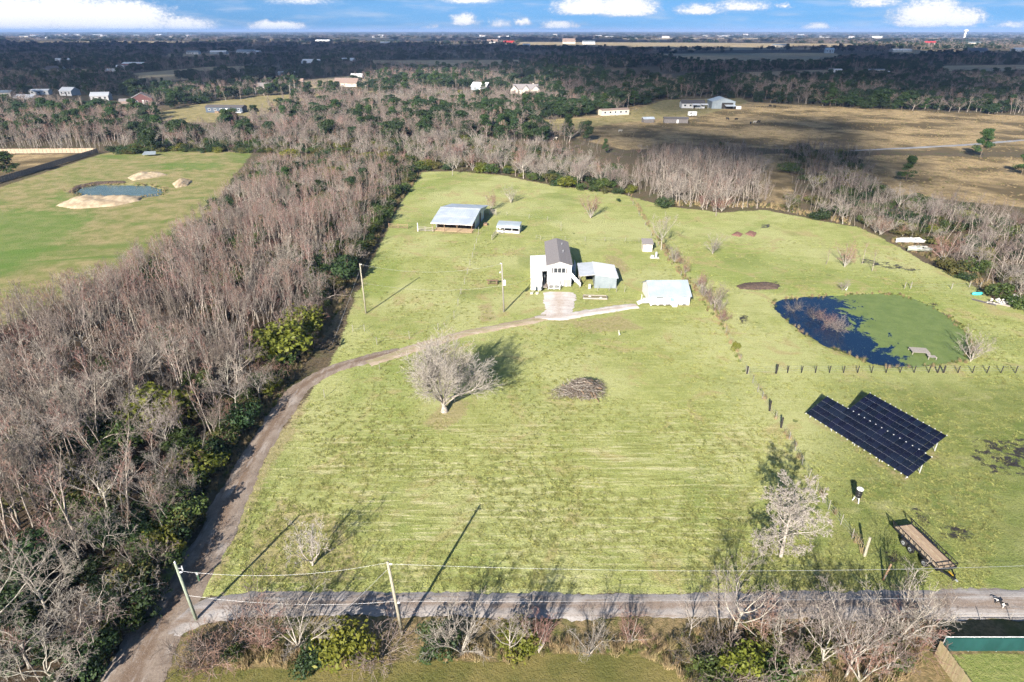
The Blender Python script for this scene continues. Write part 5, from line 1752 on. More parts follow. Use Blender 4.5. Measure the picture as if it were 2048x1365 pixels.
def metal_shed():
    o = empty('metal_shed', (18.55, 117.2, 0), R(-2), 'white roofed metal shed with an open carport at its left', 'shed')
    w, d = 4.3, 7.4
    x0, x1 = -w / 2, w / 2
    h0, h1 = 2.85, 2.25
    MB().add([(x0, 0, 0), (x1, 0, 0), (x1, d, 0), (x0, d, 0), (x0, 0, h0), (x1, 0, h1), (x1, d, h1), (x0, d, h0)],
             [(0, 1, 5, 4), (1, 2, 6, 5), (2, 3, 7, 6), (3, 0, 4, 7), (4, 5, 6, 7)]).build('wall', M_METALG, o)
    MB().slab([(x0 - .02, -.25, h0 + .1), (x1 + .35, -.25, h1 + .02), (x1 + .35, d + .2, h1 + .02), (x0 - .02, d + .2, h0 + .1)], .07).build('roof', M_ROOFW, o)
    cp = MB().slab([(x0 - 3.1, -.2, h0 - .25), (x0 - .03, -.2, h0 + .05), (x0 - .03, d + .1, h0 + .05), (x0 - 3.1, d + .1, h0 - .25)], .06).build('carport_roof', M_METALB3, o)
    for yy in (.1, 3.6, 7.1):
        B('carport_post', M_WOODG, o, ((x0 - 2.95, yy, 1.26), (.1, .1, 2.5)))
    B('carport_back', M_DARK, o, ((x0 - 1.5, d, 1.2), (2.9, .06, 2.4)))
    MB().bar((x0 - 2.9, .1, 2.4), (x0 - .2, .1, 2.7), .08).build('beam', M_WOODG, o)
    B('stored_frame', M_STEEL, o, ((x0 - 1.0, -.4, .5), (.5, .06, 1.0)), ((x0 - 1.0, -.1, .45), (.06, .7, .9)))


M_METALB3 = ribbed('carport_sheet', (0.42, 0.445, 0.46), (0.50, 0.52, 0.54), 0, 0.35, 0.6, 0.4)
metal_shed()


# ---- cottage with metal roof
def cottage():
    o = empty('cottage', (29.45, 108.5, 0), R(1.5), 'low white cottage with a ribbed white metal roof', 'cottage')
    w, d = 7.3, 7.2
    gable(o, w, d, 1.85, 1.75, M_WHITE, M_METALW, .28, ridge='x')
    window(o, .35, 0, 1.15, .8, .7, pane=M_TEAL)
    window(o, -2.0, 0, 1.62, 1.3, .22)
    window(o, 2.55, 0, 1.66, .9, .18)
    for x in (-2.9, -1.6, -.3, 1.4, 2.7):
        B('base_gap_shade', M_DARK, o, ((x, -.015, .12), (.9 if x < 0 else .7, .03, .2)))  # dark plates on the wall, painted as shade in the foundation gaps
    ac = B('cooling_unit', M_WTRIM, o, ((.75, -.5, .35), (.85, .7, .7)))
    MB().tube([(.75, -.5, .7), (.75, -.5, .74)], .26, 12).build('fan_grille', M_STEEL, ac)
    sp = MB()
    sp.box((-w / 2 - .7, 1.2, .45), (1.3, 1.8, .12))
    po = sp.build('porch', M_WTRIM, o)
    for i in range(3):
        B('step', M_WTRIM, po, ((-w / 2 - 1.5 - .28 * i, 1.2, .32 - .13 * i), (.3, 1.4, .1)))
    for yy in (.35, 2.05):
        B('rail_post', M_WTRIM, po, ((-w / 2 - 1.25, yy, .95), (.08, .08, 1.0)))
    B('rail', M_WTRIM, po, ((-w / 2 - .7, .3, 1.35), (1.2, .05, .08)))
    B('side_door', M_WTRIM, o, ((-w / 2 - .03, 1.2, 1.15), (.06, .9, 1.3)))


cottage()
o = empty('storage_shed', (31.4, 140.3, 0), R(-2), 'tiny cream storage shed with a grey shingle roof', 'shed')
MB().add([(-1.1, 0, 0), (1.1, 0, 0), (1.1, 2.2, 0), (-1.1, 2.2, 0), (-1.1, 0, 1.85), (1.1, 0, 1.85), (1.1, 2.2, 2.3), (-1.1, 2.2, 2.3)], [(0, 1, 5, 4), (1, 2, 6, 5), (2, 3, 7, 6), (3, 0, 4, 7), (4, 5, 6, 7)]).build('wall', M_CREAM, o)
MB().slab([(-1.3, -.3, 1.9), (1.3, -.3, 1.9), (1.3, 2.4, 2.48), (-1.3, 2.4, 2.48)], .08).build('roof', M_SHING, o)
B('door', M_WTRIM, o, ((.1, -.03, .85), (.9, .05, 1.65)))
o = empty('water_tank', tuple(G(1312, 516)), 0, 'upright pale water tank on a slab by the storage shed', 'tank')
MB().tube([(0, 0, .1), (0, 0, 1.25), (0, 0, 1.4)], [.28, .28, .12], 14).build('body', M_STEEL, o)
B('slab', M_CONC, o, ((-.4, -.1, .05), (2.0, 1.0, .1)))
B('pump_box', M_WTRIM, o, ((-.9, 0, .35), (.6, .4, .5)))

# ---- garden bed, picnic table, meters
a = G(1190, 596)
o = empty('garden_bed', tuple(a), R(-4), 'timber edged raised garden bed on the lawn before the metal shed', 'garden bed')
for c_, s_ in (((0, -.75, .14), (4.6, .12, .28)), ((0, .75, .14), (4.6, .12, .28)), ((-2.25, 0, .14), (.12, 1.38, .28)), ((2.25, 0, .14), (.12, 1.38, .28))):
    B('edge_board', M_WOODG, o, (c_, s_))
B('soil', mat('bed_soil', (.16, .13, .07), .95, (.22, .20, .09), 3.0), o, ((0, 0, .08), (4.3, 1.3, .16)))
for x, y in ((-1.0, .2), (1.1, -.2)):
    MB().tube([(x, y, .16), (x, y, .24)], [.3, .24], 8).build('stone', M_CONC, o)


def picnic_table():
    o = empty('picnic_table', tuple(G(985, 568)), R(-4), 'weathered wooden picnic table left of the transformer pole', 'table')
    for i in range(4):
        B('top_board', M_WOODB, o, ((0, -.3 + .2 * i, .74), (2.4, .18, .04)))
    for s in (-1, 1):
        B('seat', M_WOODB, o, ((0, s * .75, .44), (2.4, .26, .04)))
        l = MB()
        l.bar((s * .85, -.7, 0), (s * .85, -.15, .72), .09, .05)
        l.build('leg', M_WOODB, o)
        l = MB()
        l.bar((s * .85, .7, 0), (s * .85, .15, .72), .09, .05)
        l.build('leg', M_WOODB, o)
        B('seat_beam', M_WOODB, o, ((s * .85, 0, .38), (.05, 1.7, .09)))


picnic_table()
for x, lb in ((1066, 'grey meter post left of the house, nearer the pole'), (1077, 'grey meter post left of the house, nearer the stair')):
    o = empty('meter_post', tuple(G(x, 588)), 0, lb, 'meter')
    MB().tube([(0, 0, 0), (0, 0, 2.9)], .05, 6).build('mast', M_STEEL, o)
    B('meter_box', M_STEEL, o, ((0, -.08, 1.3), (.35, .2, .8)))
    B('base', M_CONC, o, ((-.3, -.05, .15), (.5, .5, .3)))


# ------------------------------------------------------------------ power poles and lines
def pole(name, px, py, ytop, lean, label, m, r=.15, hardware=()):
    p = G(px, py)
    h = hgt(px, py, ytop)
    o = empty(name, tuple(p), 0, label, 'power pole')
    MB().tube([(0, 0, -.2), (lean[0] * .5, lean[1] * .5, h * .5), (lean[0], lean[1], h)], [r, r * .88, r * .72], 10).build('shaft', m, o, smooth=True)

    def on(t_):
        return Vector((lean[0] * t_, lean[1] * t_, h * t_))
    return o, on, h


def insulator(o, q, d=(1, 0, 0)):
    d = Vector(d)
    MB().tube([q, q + d * .12, q + d * .2, q + d * .34], [.03, .06, .09, .03], 8).build('insulator', M_WTRIM, o)


p1, on1, h1 = pole('power_pole', 393, 1240, 1129, (-.3, 0, 0), 'green-tinged power pole with insulators at the driveway mouth', mat('green_pole', (0.20, 0.235, 0.17), .9, (.30, .33, .25), 3.0, stretch=(6, 6, 1)))
p2, on2, h2 = pole('power_pole', 805, 1268, 1124, (-.55, 0, 0), 'bare pale power pole in the hedgerow beside the lane', M_POLE)
p3, on3, h3 = pole('power_pole', 732, 627, 527, (-.1, 0, 0), 'pale power pole at the wood edge above the fenced paddock', M_POLE, .14)
p4, on4, h4 = pole('power_pole', 1008, 624, 526, (-.35, 0, 0), 'grey power pole with a transformer left of the house', M_POLEG, .15)
insulator(p1, on1(.86), (1, 0, .1))
insulator(p1, on1(1.0), (0, 0, 1))
MB().tube([on1(.93) + Vector((.45, 0, -.2)), on1(.93) + Vector((.45, 0, .25))], .05, 8).build('fuse', M_WTRIM, p1)
MB().bar(on1(.93), on1(.93) + Vector((.45, 0, 0)), .05).build('bracket', M_STEEL, p1)
insulator(p2, on2(.97), (1, 0, 0))
insulator(p2, on2(.45), (1, 0, 0))
insulator(p3, on3(.98), (1, 0, 0))
insulator(p4, on4(.985), (-1, 0, 0))
tr = MB().tube([on4(.56) + Vector((.34, 0, -.05)), on4(.56) + Vector((.34, 0, .85))], .24, 14)
tro = tr.build('transformer', M_WTRIM, p4, smooth=False)
MB().tube([on4(.56) + Vector((.34, 0, .85)), on4(.56) + Vector((.34, 0, 1.1))], [.07, .04], 8).build('bushing', M_STEEL, tro)
lm = MB().bar(on4(.82), on4(.82) + Vector((-.35, -.2, .1)), .04)
lo = lm.build('lamp_arm', M_STEEL, p4)
MB().tube([on4(.82) + Vector((-.35, -.2, .12)), on4(.82) + Vector((-.35, -.2, -.08))], [.06, .16], 10).build('lamp', M_WTRIM, lo)


def cable(name, a, b, sag, label, r=.0095, n=24):
    a, b = Vector(a), Vector(b)
    pts_ = []
    for i in range(n + 1):
        s = i / n
        q = a.lerp(b, s)
        q.z -= sag * 4 * s * (1 - s)
        pts_.append(q)
    mb = MB().tube([q - a for q in pts_], r, 5)
    return tag(mb.build(name, M_WIRE, None, a), label, 'cable')


W1, W2, W3, W4 = (Vector(o_.location) for o_ in (p1, p2, p3, p4))
cable('power_line', W1 + on1(.88) + Vector((.3, 0, 0)), W2 + on2(.99), .9, 'upper cable sagging between the two foreground power poles')
cable('power_line', W1 + on1(.45) + Vector((.1, 0, 0)), W2 + on2(.47), .7, 'lower cable sagging between the two foreground power poles')
far_pole = G(2360, 1262)
cable('power_line', W2 + on2(.97) + Vector((.3, 0, 0)), Vector((far_pole.x, far_pole.y + .4, h2 * .98)), 1.1, 'upper cable running right across the lawn from the hedgerow pole', n=40)
cable('power_line', W2 + on2(.47) + Vector((.1, 0, 0)), Vector((far_pole.x, far_pole.y + .4, h2 * .50)), .35, 'lower cable running right along the lane from the hedgerow pole', n=40)
cable('power_line', W3 + on3(.98), W4 + on4(.98), 1.5, 'upper cable sagging between the two poles left of the house')
cable('power_line', W3 + on3(.62), W4 + on4(.55), 1.2, 'lower cable sagging between the two poles left of the house')
cable('service_line', W4 + on4(.55) + Vector((.3, 0, 0)), (7.0, 118.0, 4.4), .8, 'thin cable from the transformer pole to the raised house')
cable('guy_wire', W2 + on2(.92), tuple(G(664, 1246)), .05, 'guy wire slanting from the hedgerow pole down to the lane', .012)
cable('guy_wire', W3 + on3(.9), tuple(G(664, 690)), .05, 'guy wire slanting from the wood edge pole into the trees', .012)


# ------------------------------------------------------------------ fences
def post_fence(name, spots, h, m, label, r=.05, wires=(), wire_r=.008, cat='fence', heights=None, mats=None, rads=None, square=False):
    P = [Vector((q[0], q[1], 0)) for q in spots]
    o = empty(name, P[0], 0, label, cat)
    rng = random.Random(len(P))
    for i, q in enumerate(P):
        hh = heights[i] if heights else h * rng.uniform(.93, 1.06)
        rr = rads[i] if rads else r
        lx, ly = rng.uniform(-.05, .05), rng.uniform(-.05, .05)
        MB().tube([(0, 0, -.1), (lx, ly, hh)], [rr, rr * .92], 6).build('post', mats[i] if mats else m, o, q - P[0])
    for z in wires:
        for a, b in zip(P[:-1], P[1:]):
            MB().tube([a - P[0] + Vector((0, 0, z)), b - P[0] + Vector((0, 0, z))], wire_r, 3, False).build('wire', M_WIRE, o)
    return o


M_POSTB = mat('creosote_post', (0.018, 0.016, 0.015), 0.85, (0.04, 0.035, 0.03), 4.0)
vx = [1494, 1552, 1575, 1603, 1631, 1659, 1687, 1715, 1743, 1772, 1800, 1828, 1857, 1875, 1887, 1916, 1945, 1974, 2002, 2031, 2060, 2090, 2120]
vh = [1.15, 1.5] + [1.15] * (len(vx) - 2)
post_fence('post_fence', [G(x, 747 if x < 1560 else 745.5) for x in vx], 1.15, M_POSTB, 'row of black posts strung along the near side of the duckweed pond', .07, (.35, .7, 1.05), .008, heights=vh, rads=[.11, .14] + [.075] * 10 + [.075, .11, .13] + [.075] * (len(vx) - 15))
fx = [(1496, 748), (1505, 766), (1515, 784), (1524, 798), (1539, 822), (1551, 838), (1562, 855), (1578, 880), (1590, 902), (1604, 930), (1618, 955), (1632, 982), (1645, 1004), (1657, 1020), (1681, 1050), (1704, 1078), (1729, 1112)]
post_fence('wire_fence', [G(x, y) for x, y in fx], 1.25, M_POLEG, 'wire fence between the big lawn and the solar panels', .035, (.3, .65, 1.0), .007,
           heights=[1.2, 1.2, 1.2, 1.2, 1.6, 1.2, 1.5, 1.2, 1.2, 1.2, 1.2, 1.3, 1.2, 1.3, 1.4, 1.3, 2.3], mats=[M_POSTB if i in (4, 6) else M_POLE if i == 16 else M_POLEG for i in range(17)], rads=[.12 if i in (4, 6) else .13 if i == 16 else .035 for i in range(17)])
o = empty('gate_post', tuple(G(1766, 1160)), 0, 'leaning brown wooden gate post near the lane, right of the wire fence', 'post')
MB().tube([(0, 0, -.2), (.25, 0, 2.0)], [.10, .085], 8).build('shaft', M_WOODB, o, smooth=True)
B('latch_chain', M_STEEL, o, ((.05, -.1, .5), (.05, .05, .4)))
# paddock fence posts left of the house
pf = [(938, 470), (948, 486), (939, 502), (936, 518), (932, 530), (927, 545), (921, 566), (916, 588), (908, 611), (876, 659), (820, 677), (753, 691)]
fx2 = [(957, 470), (953, 486), (949, 499), (945, 515), (940, 531), (935, 548), (929, 568), (922, 588), (916, 611), (908, 635), (876, 660), (819, 677), (754, 689), (729, 663), (706, 664)]
post_fence('paddock_fence', [G(x, y) for x, y in fx2], 1.3, M_POLEG, 'thin grey post fence down the paddock left of the house', .045, (.5, 1.0), .007, heights=[2.1] + [1.3] * 14)
post_fence('back_fence', [G(x, y) for x, y in ((992, 432), (1014, 431), (1058, 436), (1095, 441), (1122, 452), (1122, 462))], 1.1, M_POLEG, 'sagging wire fence curving behind the stock shed', .045, (.4, .9), .007)
post_fence('cross_fence', [G(x, y) for x, y in ((1072, 478), (1081, 480), (1106, 480), (1130, 481), (1170, 482), (1210, 483), (1250, 484), (1278, 484))], 1.1, M_POLEG, 'wire fence across the yard behind the raised house', .04, (.4, .9), .007)
post_fence('side_fence', [G(x, y) for x, y in ((1257, 392), (1266, 410), (1278, 432), (1290, 452), (1302, 474), (1316, 492), (1338, 520), (1362, 552))], 1.1, M_POLEG, 'weedy wire fence along the right side of the back paddock', .05, (.4, .9), .007)
post_fence('corner_fence', [G(x, y) for x, y in ((1440, 640), (1452, 665), (1468, 700), (1480, 722), (1492, 744))], 1.1, M_POLEG, 'weedy wire fence below the cottage running to the black post row', .04, (.4, .9), .007)
o = post_fence('pond_post_row', [G(x, y) for x, y in ((1809, 577), (1821, 577), (1903, 578), (1938, 575), (1960, 576))], 1.3, M_POLEG, 'few leaning pale posts above the far bank of the pond', .07, (.4, .9), .007)
for i, (x, y, lb) in enumerate(((649, 795, 'lone thin post on the lawn edge right of the driveway'), (759, 738, 'lone thin post beside the track left of the big tree'), (1195, 582, 'thin stake before the metal shed, left one'), (1218, 583, 'thin stake before the metal shed, middle one'), (1233, 584, 'thin stake before the metal shed, third one'), (1249, 585, 'thin stake right of the metal shed'))):
    q = G(x, y)
    s_ = empty('stake', tuple(q), 0, lb, 'stake')
    MB().tube([(0, 0, -.1), (.02, 0, 1.3)], [.045, .04], 6).build('shaft', M_POLEG, s_)
o = empty('tall_post', tuple(G(836, 463)), 0, 'tall white gate post left of the barn', 'post')
MB().tube([(0, 0, -.1), (0, 0, 2.2)], .12, 8).build('shaft', M_WTRIM, o)
B('hinge', M_STEEL, o, ((.1, 0, 1.0), (.1, .05, .05)))

# steel gate at the wood edge, boards leaning
o = empty('field_gate', tuple(G(318, 1140)), 0, 'tubular steel field gate standing open at the wood edge by the driveway', 'gate')
ga, gb = G(300, 1172) - G(318, 1140), G(350, 1118) - G(318, 1140)
for k in range(6):
    z = .25 + .22 * k
    MB().tube([ga + Vector((0, 0, z)), gb + Vector((0, 0, z))], .025, 6).build('rail', M_STEEL, o)
for q in (ga, gb):
    MB().tube([q + Vector((0, 0, 0)), q + Vector((0, 0, 1.4))], .03, 6).build('upright', M_STEEL, o)
o = empty('marker_post', tuple(G(399, 1163)), 0, 'dark green marker post beside the driveway mouth', 'post')
MB().box((0, 0, .6), (.16, .10, 1.2)).build('shaft', mat('green_post', (.03, .07, .04), .7, (.05, .10, .06), 3.0), o)
MB().box((0, -.06, 1.0), (.2, .02, .3)).build('plate', M_STEEL, o)


# board fence and green screen at the lower right
def board_fence(name, a, b, h, m, label, w=.15):
    a, b = Vector(a), Vector(b)
    o = empty(name, a, math.atan2(b.y - a.y, b.x - a.x), label, 'fence')
    L = (b - a).length
    n = int(L / w)
    rng = random.Random(n)
    for i in range(n):
        B('board', m, o, ((w * (i + .5), rng.uniform(-.006, .006), h / 2 + rng.uniform(-.03, .03)), (w * .93, .025, h)))
    for z in (.3, h * .5, h - .25):
        B('rail', m, o, ((L / 2, .06, z), (L, .04, .09)))
    for i in range(int(L / 2.4) + 1):
        B('post', m, o, ((min(L - .06, i * 2.4 + .06), .13, h / 2 - .05), (.09, .09, h - .1)))
    return o


M_BOARD = mat('fence_board', (0.30, 0.24, 0.13), 0.9, (0.40, 0.33, 0.20), 2.0, stretch=(6, 6, 1), rnd=0.12)
board_fence('board_fence', G(1868, 1312), G(1990, 1480), 1.8, M_BOARD, 'wooden board fence slanting to the bottom edge by the hedgerow', .15)
a = G(1880, 1302)
o = empty('screen_fence', (a.x, a.y, 0), 0, 'green fabric screen fence with a white top rail along the lane', 'fence')
L = 14.0
n = 70
vs, fs = [], []
for i in range(n + 1):
    for k in range(6):
        z = .06 + 1.55 * k / 5
        bul = .09 * math.sin(math.pi * k / 5) * (.6 + .5 * math.sin(i * 1.27)) + .02 * math.sin(i * 3.1 + k)
        vs.append((L * i / n, -.06 - bul, z - .03 * abs(math.sin(i * math.pi / 10))))
for i in range(n):
    for k in range(5):
        fs.append((i * 6 + k, (i + 1) * 6 + k, (i + 1) * 6 + k + 1, i * 6 + k + 1))
vs2 = [(x, y + .006, z) for x, y, z in vs]
MB().add(vs, fs).add(vs2, [f[::-1] for f in fs]).build('screen', M_GREENB, o, smooth=True)
MB().tube([(0, 0, 1.66), (L, 0, 1.66)], .03, 8).build('top_rail', M_WTRIM, o)
for i in range(7):
    MB().tube([(L * i / 6, 0, -.1), (L * i / 6, 0, 1.7)], .035, 8).build('post', M_STEEL, o)
a = G(1928, 1237)
post_fence('yard_fence', [G(1905, 1240), G(1960, 1239), G(2020, 1239), G(2090, 1239)], .8, M_POLEG, 'low wire fence at the lane edge behind the green screen', .03, (.3, .7), .01)


# ------------------------------------------------------------------ solar arrays
M_CELL = mat('solar_cell', (0.004, 0.006, 0.015), 0.16, (0.007, 0.010, 0.022), 0.7, spec=0.28, rnd=.25)
M_ALU = mat('aluminium', (0.60, 0.61, 0.62), 0.4, (0.68, 0.68, 0.68), 3.0, metal=0.5)


def solar(px_low0, px_low1, ncol, label, depth=3.3):
    a, b = G(*px_low0, .55), G(*px_low1, .55)
    d = (b - a)
    L = d.length
    yaw = math.atan2(d.y, d.x)
    o = empty('solar_array', (a.x, a.y, 0), yaw, label, 'solar panels')
    rise, z0 = 1.75, .55
    run = depth
    ang = math.atan2(rise, run)
    sl = math.hypot(rise, run)
    pw, ph = L / ncol, sl / 4
    # one panel mesh shared by all: dark glass in a thin frame
    gl = MB().box((0, 0, .02), (pw - .03, ph - .03, .04)).mesh('panel')
    gl.materials.append(M_CELL)
    for i in range(ncol):
        for j in range(4):
            t_ = (j + .5) / 4
            q = link('panel', gl, o, (pw * (i + .5), run * t_, z0 + rise * t_ + .02))
            q.rotation_euler = (ang, 0, 0)
    # rails showing between the rows, clamps at the edges
    for j in (1, 2, 3):
        t_ = j / 4
        MB().box((0, 0, 0), (L, .012, .044)).build('seam_rail', M_ALU, o, (L / 2, run * t_, z0 + rise * t_ + .018)).rotation_euler = (ang, 0, 0)
    me = None
    for i in range(ncol + 1):
        for t_ in (-.012, 1.012):
            q = (min(max(pw * i, .05), L - .05), run * t_, z0 + rise * t_ + .02)
            if me is None:
                c = MB().box((0, 0, 0), (.10, .08, .09)).build('end_clamp', M_WTRIM, o, q)
                me = c.data
            else:
                link('end_clamp', me, o, q)
    for i in range(5):
        x = .4 + (L - .8) * i / 4
        MB().tube([(x, run * .12, 0), (x, run * .12, z0 + rise * .1)], .05, 6).build('post', M_ALU, o)
        MB().tube([(x, run * .82, 0), (x, run * .82, z0 + rise * .80)], .06, 6).build('post', M_ALU, o)
        MB().bar((x, run * .82, .1), (x, run * .5, z0 + rise * .46), .05).build('strut', M_ALU, o)
    return o


solar((1612, 827), (1816, 955), 18, 'nearer of two long dark tilted solar panel arrays')
solar((1697, 819), (1847, 909), 14, 'farther shorter dark tilted solar panel array', 3.3)


# ------------------------------------------------------------------ flatbed trailer
def trailer():
    a, c = Vector((38.75, 49.0, 0)), Vector((39.72, 43.35, 0))
    b = Vector((40.75, 49.35, 0))
    ax = (c - a).normalized()
    yaw = math.atan2(ax.y, ax.x)
    mid = (a + Vector((41.78, 43.8, 0))) / 2
    o = empty('flatbed_trailer', (mid.x, mid.y, 0), yaw, 'black flatbed trailer with a wooden plank deck, parked on the grass', 'trailer')
    L, W, z = 5.75, 2.05, .82
    for i in range(13):
        B('plank', M_DECK, o, ((0, -W / 2 + .08 + (W - .16) * (i + .5) / 13, z), (L - .1, (W - .16) / 13 - .008, .05)))
    fr = MB()
    for s in (-1, 1):
        fr.box((0, s * W / 2, z - .06), (L + .06, .1, .22))
        fr.box((s * L / 2, 0, z - .06), (.1, W - .12, .2))
        fr.box((0, s * .5, z - .18), (L - .2, .1, .12))
    fo = fr.build('frame', M_BLACK, o)
    for s in (-1, 1):
        r_ = MB()
        r_.bar((-L / 2 - .25, s * W / 2, z + .55), (L / 2, s * W / 2, z + .45), .06)
        r_.build('side_rail', M_BLACK, o)
        for i in range(9):
            x = -L / 2 + L * i / 8
            MB().bar((x, s * W / 2, z + .02), (x, s * W / 2, z + .47), .05).build('rail_post', M_BLACK, o)
        MB().bar((-L / 2, s * W / 2, z + .02), (-L / 2 - .28, s * W / 2, z + .58), .06).build('rear_brace', M_BLACK, o)
    MB().bar((L / 2, -W / 2, z + .45), (L / 2, W / 2, z + .45), .06).build('front_rail', M_BLACK, o)
    for i in range(4):
        y = -W / 2 + W * i / 3
        MB().bar((L / 2, y, z + .02), (L / 2, y, z + .43), .05).build('rail_post', M_BLACK, o)
    # wheels: two axles plus the spare slung at the front
    for s in (-1, 1):
        for x in (-1.1, -.2) + ((1.6,) if s < 0 else ()):
            y = s * (W / 2 + .12)
            wh = MB()
            wh.tube([(x, y - .12, .4), (x, y - .10, .4), (x, y + .10, .4), (x, y + .12, .4)], [.30, .39, .39, .30], 20)
            wo = wh.build('wheel', M_RUBBER, o, smooth=False)
            MB().tube([(x, y - .135, .4), (x, y + .135, .4)], .2, 14).build('rim', M_STEEL, wo)
            MB().tube([(x, y - .15, .4), (x, y + .15, .4)], .07, 8).build('hub', M_BLACK, wo)
        MB().box((-.65, s * (W / 2 + .12), .86), (1.9, .3, .03)).build('fender', M_BLACK, o)
    tg = MB()
    for s in (-1, 1):
        tg.bar((L / 2, s * .6, .62), (L / 2 + 1.15, 0, .55), .1, .12)
    to = tg.build('tongue', M_BLACK, o)
    MB().tube([(L / 2 + .85, .12, .1), (L / 2 + .85, .12, .95)], .05, 8).build('jack', M_BLACK, to)
    B('coupler', M_STEEL, to, ((L / 2 + 1.25, 0, .55), (.25, .12, .12)))
    B('toolbox', mat('yellow_paint', (.5, .3, .03), .6, (.4, .24, .03), 2.0), to, ((L / 2 + .55, 0, .7), (.5, .12, .06)))
    for s in (-1, 1):
        B('tail_light', mat('red_lens', (.25, .01, .01), .3, (.32, .02, .02), 2.0), o, ((-L / 2 - .06, s * .9, z - .06), (.03, .16, .1)))


M_DECK = mat('deck_plank', (0.30, 0.215, 0.135), 0.85, (0.43, 0.33, 0.23), 2.0, stretch=(1, 7, 7), rnd=0.14, bump=0.2)
trailer()

# ---- black drum on a stand
q = G(1713, 1003)
o = empty('drum_feeder', tuple(q), R(15), 'black drum with a white lid raised on pale legs', 'drum')
MB().tube([(0, 0, .65), (0, 0, .7), (0, 0, 1.0), (0, 0, 1.03), (0, 0, 1.06), (0, 0, 1.3), (0, 0, 1.33), (0, 0, 1.36), (0, 0, 1.6), (0, 0, 1.65)], [.3, .32, .32, .34, .32, .32, .34, .32, .32, .3], 20).build('body', M_BLACK, o, smooth=False)
MB().tube([(0, 0, 1.65), (0, 0, 1.72), (0, 0, 1.75)], [.35, .35, .3], 20).build('lid', M_WTRIM, o)
for k in range(3):
    a_ = k * 2.09 + .3
    MB().tube([(.4 * math.cos(a_), .4 * math.sin(a_), 0), (.22 * math.cos(a_), .22 * math.sin(a_), .68)], .045, 6).build('leg', M_WTRIM, o)
B('spinner', M_STEEL, o, ((0, 0, .55), (.2, .2, .2)))


# ---- boats
def boat(px, py, L, yaw, label, open_from, m, m2):
    q = G(px, py)
    o = empty('boat', tuple(q), yaw, label, 'boat')
    st = 13
    hull, deck = MB(), MB()
    rows = []
    for i in range(st):
        t_ = i / (st - 1)
        x = -L / 2 + L * t_
        w = 1.05 * (1 - max(0, (t_ - .45) / .55) ** 2.2) + .02
        sheer = .95 + .25 * t_ ** 2
        rows.append([(x, 0, .15 + .35 * max(0, t_ - .6)), (x, w * .75, .35 + .2 * t_), (x, w, sheer)])
    vs, fs = [], []
    for r_ in rows:
        vs += [(x, -y, z) for x, y, z in r_[::-1]][:2] + r_
    for i in range(st - 1):
        for k in range(4):
            fs.append((i * 5 + k, (i + 1) * 5 + k, (i + 1) * 5 + k + 1, i * 5 + k + 1))
    fs.append((0, 1, 2, 3, 4))
    hull.add(vs, fs).build('hull', m, o, smooth=False)
    # covered foredeck
    vs, fs = [], []
    k0 = int(st * open_from)
    sub = rows[k0:]
    for r_ in sub:
        x, w, z = r_[2]
        vs += [(x, -w * .97, z + .01), (x, -w * .4, z + .14 * (w + .1)), (x, w * .4, z + .14 * (w + .1)), (x, w * .97, z + .01)]
    for i in range(len(sub) - 1):
        for k in range(3):
            fs.append((i * 4 + k, (i + 1) * 4 + k, (i + 1) * 4 + k + 1, i * 4 + k + 1))
    deck.add(vs, fs).build('foredeck', m, o)
    # cockpit floor and gunwale
    x0, x1 = rows[0][2][0], rows[k0][2][0]
    B('cockpit_floor', m2, o, (((x0 + x1) / 2 + .1, 0, .55), (x1 - x0 - .2, 1.5, .04)))
    for s in (-1, 1):
        MB().tube([(r_[2][0], s * r_[2][1], r_[2][2] + .03) for r_ in rows], .05, 5).build('gunwale', M_WTRIM, o)
    B('windscreen_base', m, o, ((x1 - .1, 0, 1.2), (.3, 1.5, .25)))
    B('seat', m2, o, ((x1 - 1.0, .45, .8), (.5, .5, .5)))
    B('seat', m2, o, ((x1 - 1.0, -.45, .8), (.5, .5, .5)))
    B('hatch', M_STEEL, o, ((x1 + 1.0, 0, 1.24), (.4, .4, .05)))
    for x in (-L * .3, L * .15):
        B('cradle', M_WOODB, o, ((x, 0, .12), (.2, 1.6, .24)))
    return o


M_BOATW = mat('boat_white', (.66, .65, .64), .5, (.52, .51, .49), 1.2)
M_BOATD = mat('boat_dirty', (.40, .40, .35), .7, (.22, .24, .18), 1.4)
boat(1817, 487, 6.6, R(183), 'white motorboat parked at the edge of the thicket, farther of two', .42, M_BOATW, mat('boat_floor', (.34, .36, .37), .7, (.24, .26, .27), 2.0))
boat(1836, 504, 5.2, R(181), 'dirty overgrown boat just below the white motorboat', .5, M_BOATD, M_DARK)

# ---- dock in the duckweed pond
q = G(1838, 706)
o = empty('dock', (q.x, q.y, 0), R(-10), 'small grey plank dock standing in the duckweed', 'dock')
for i in range(14):
    B('plank', M_WOODG, o, ((-1.3 + 2.6 * (i + .5) / 14, .1, .42), (.17, 1.9, .04)))
for i in range(7):
    B('plank', M_WOODG, o, ((.55 + 1.2 * (i + .5) / 7, -1.75, .36), (.155, .8, .04)))
B('gangplank', M_WOODG, o, ((.9, -1.1, .40), (.5, .9, .03)))
for x, y in ((-1.2, .9), (1.2, .9), (-1.2, -.7), (1.2, -.7), (.6, -2.05), (1.7, -2.05)):
    MB().tube([(x, y, -.7), (x, y, .42)], .06, 6).build('pile', M_WOODG, o)

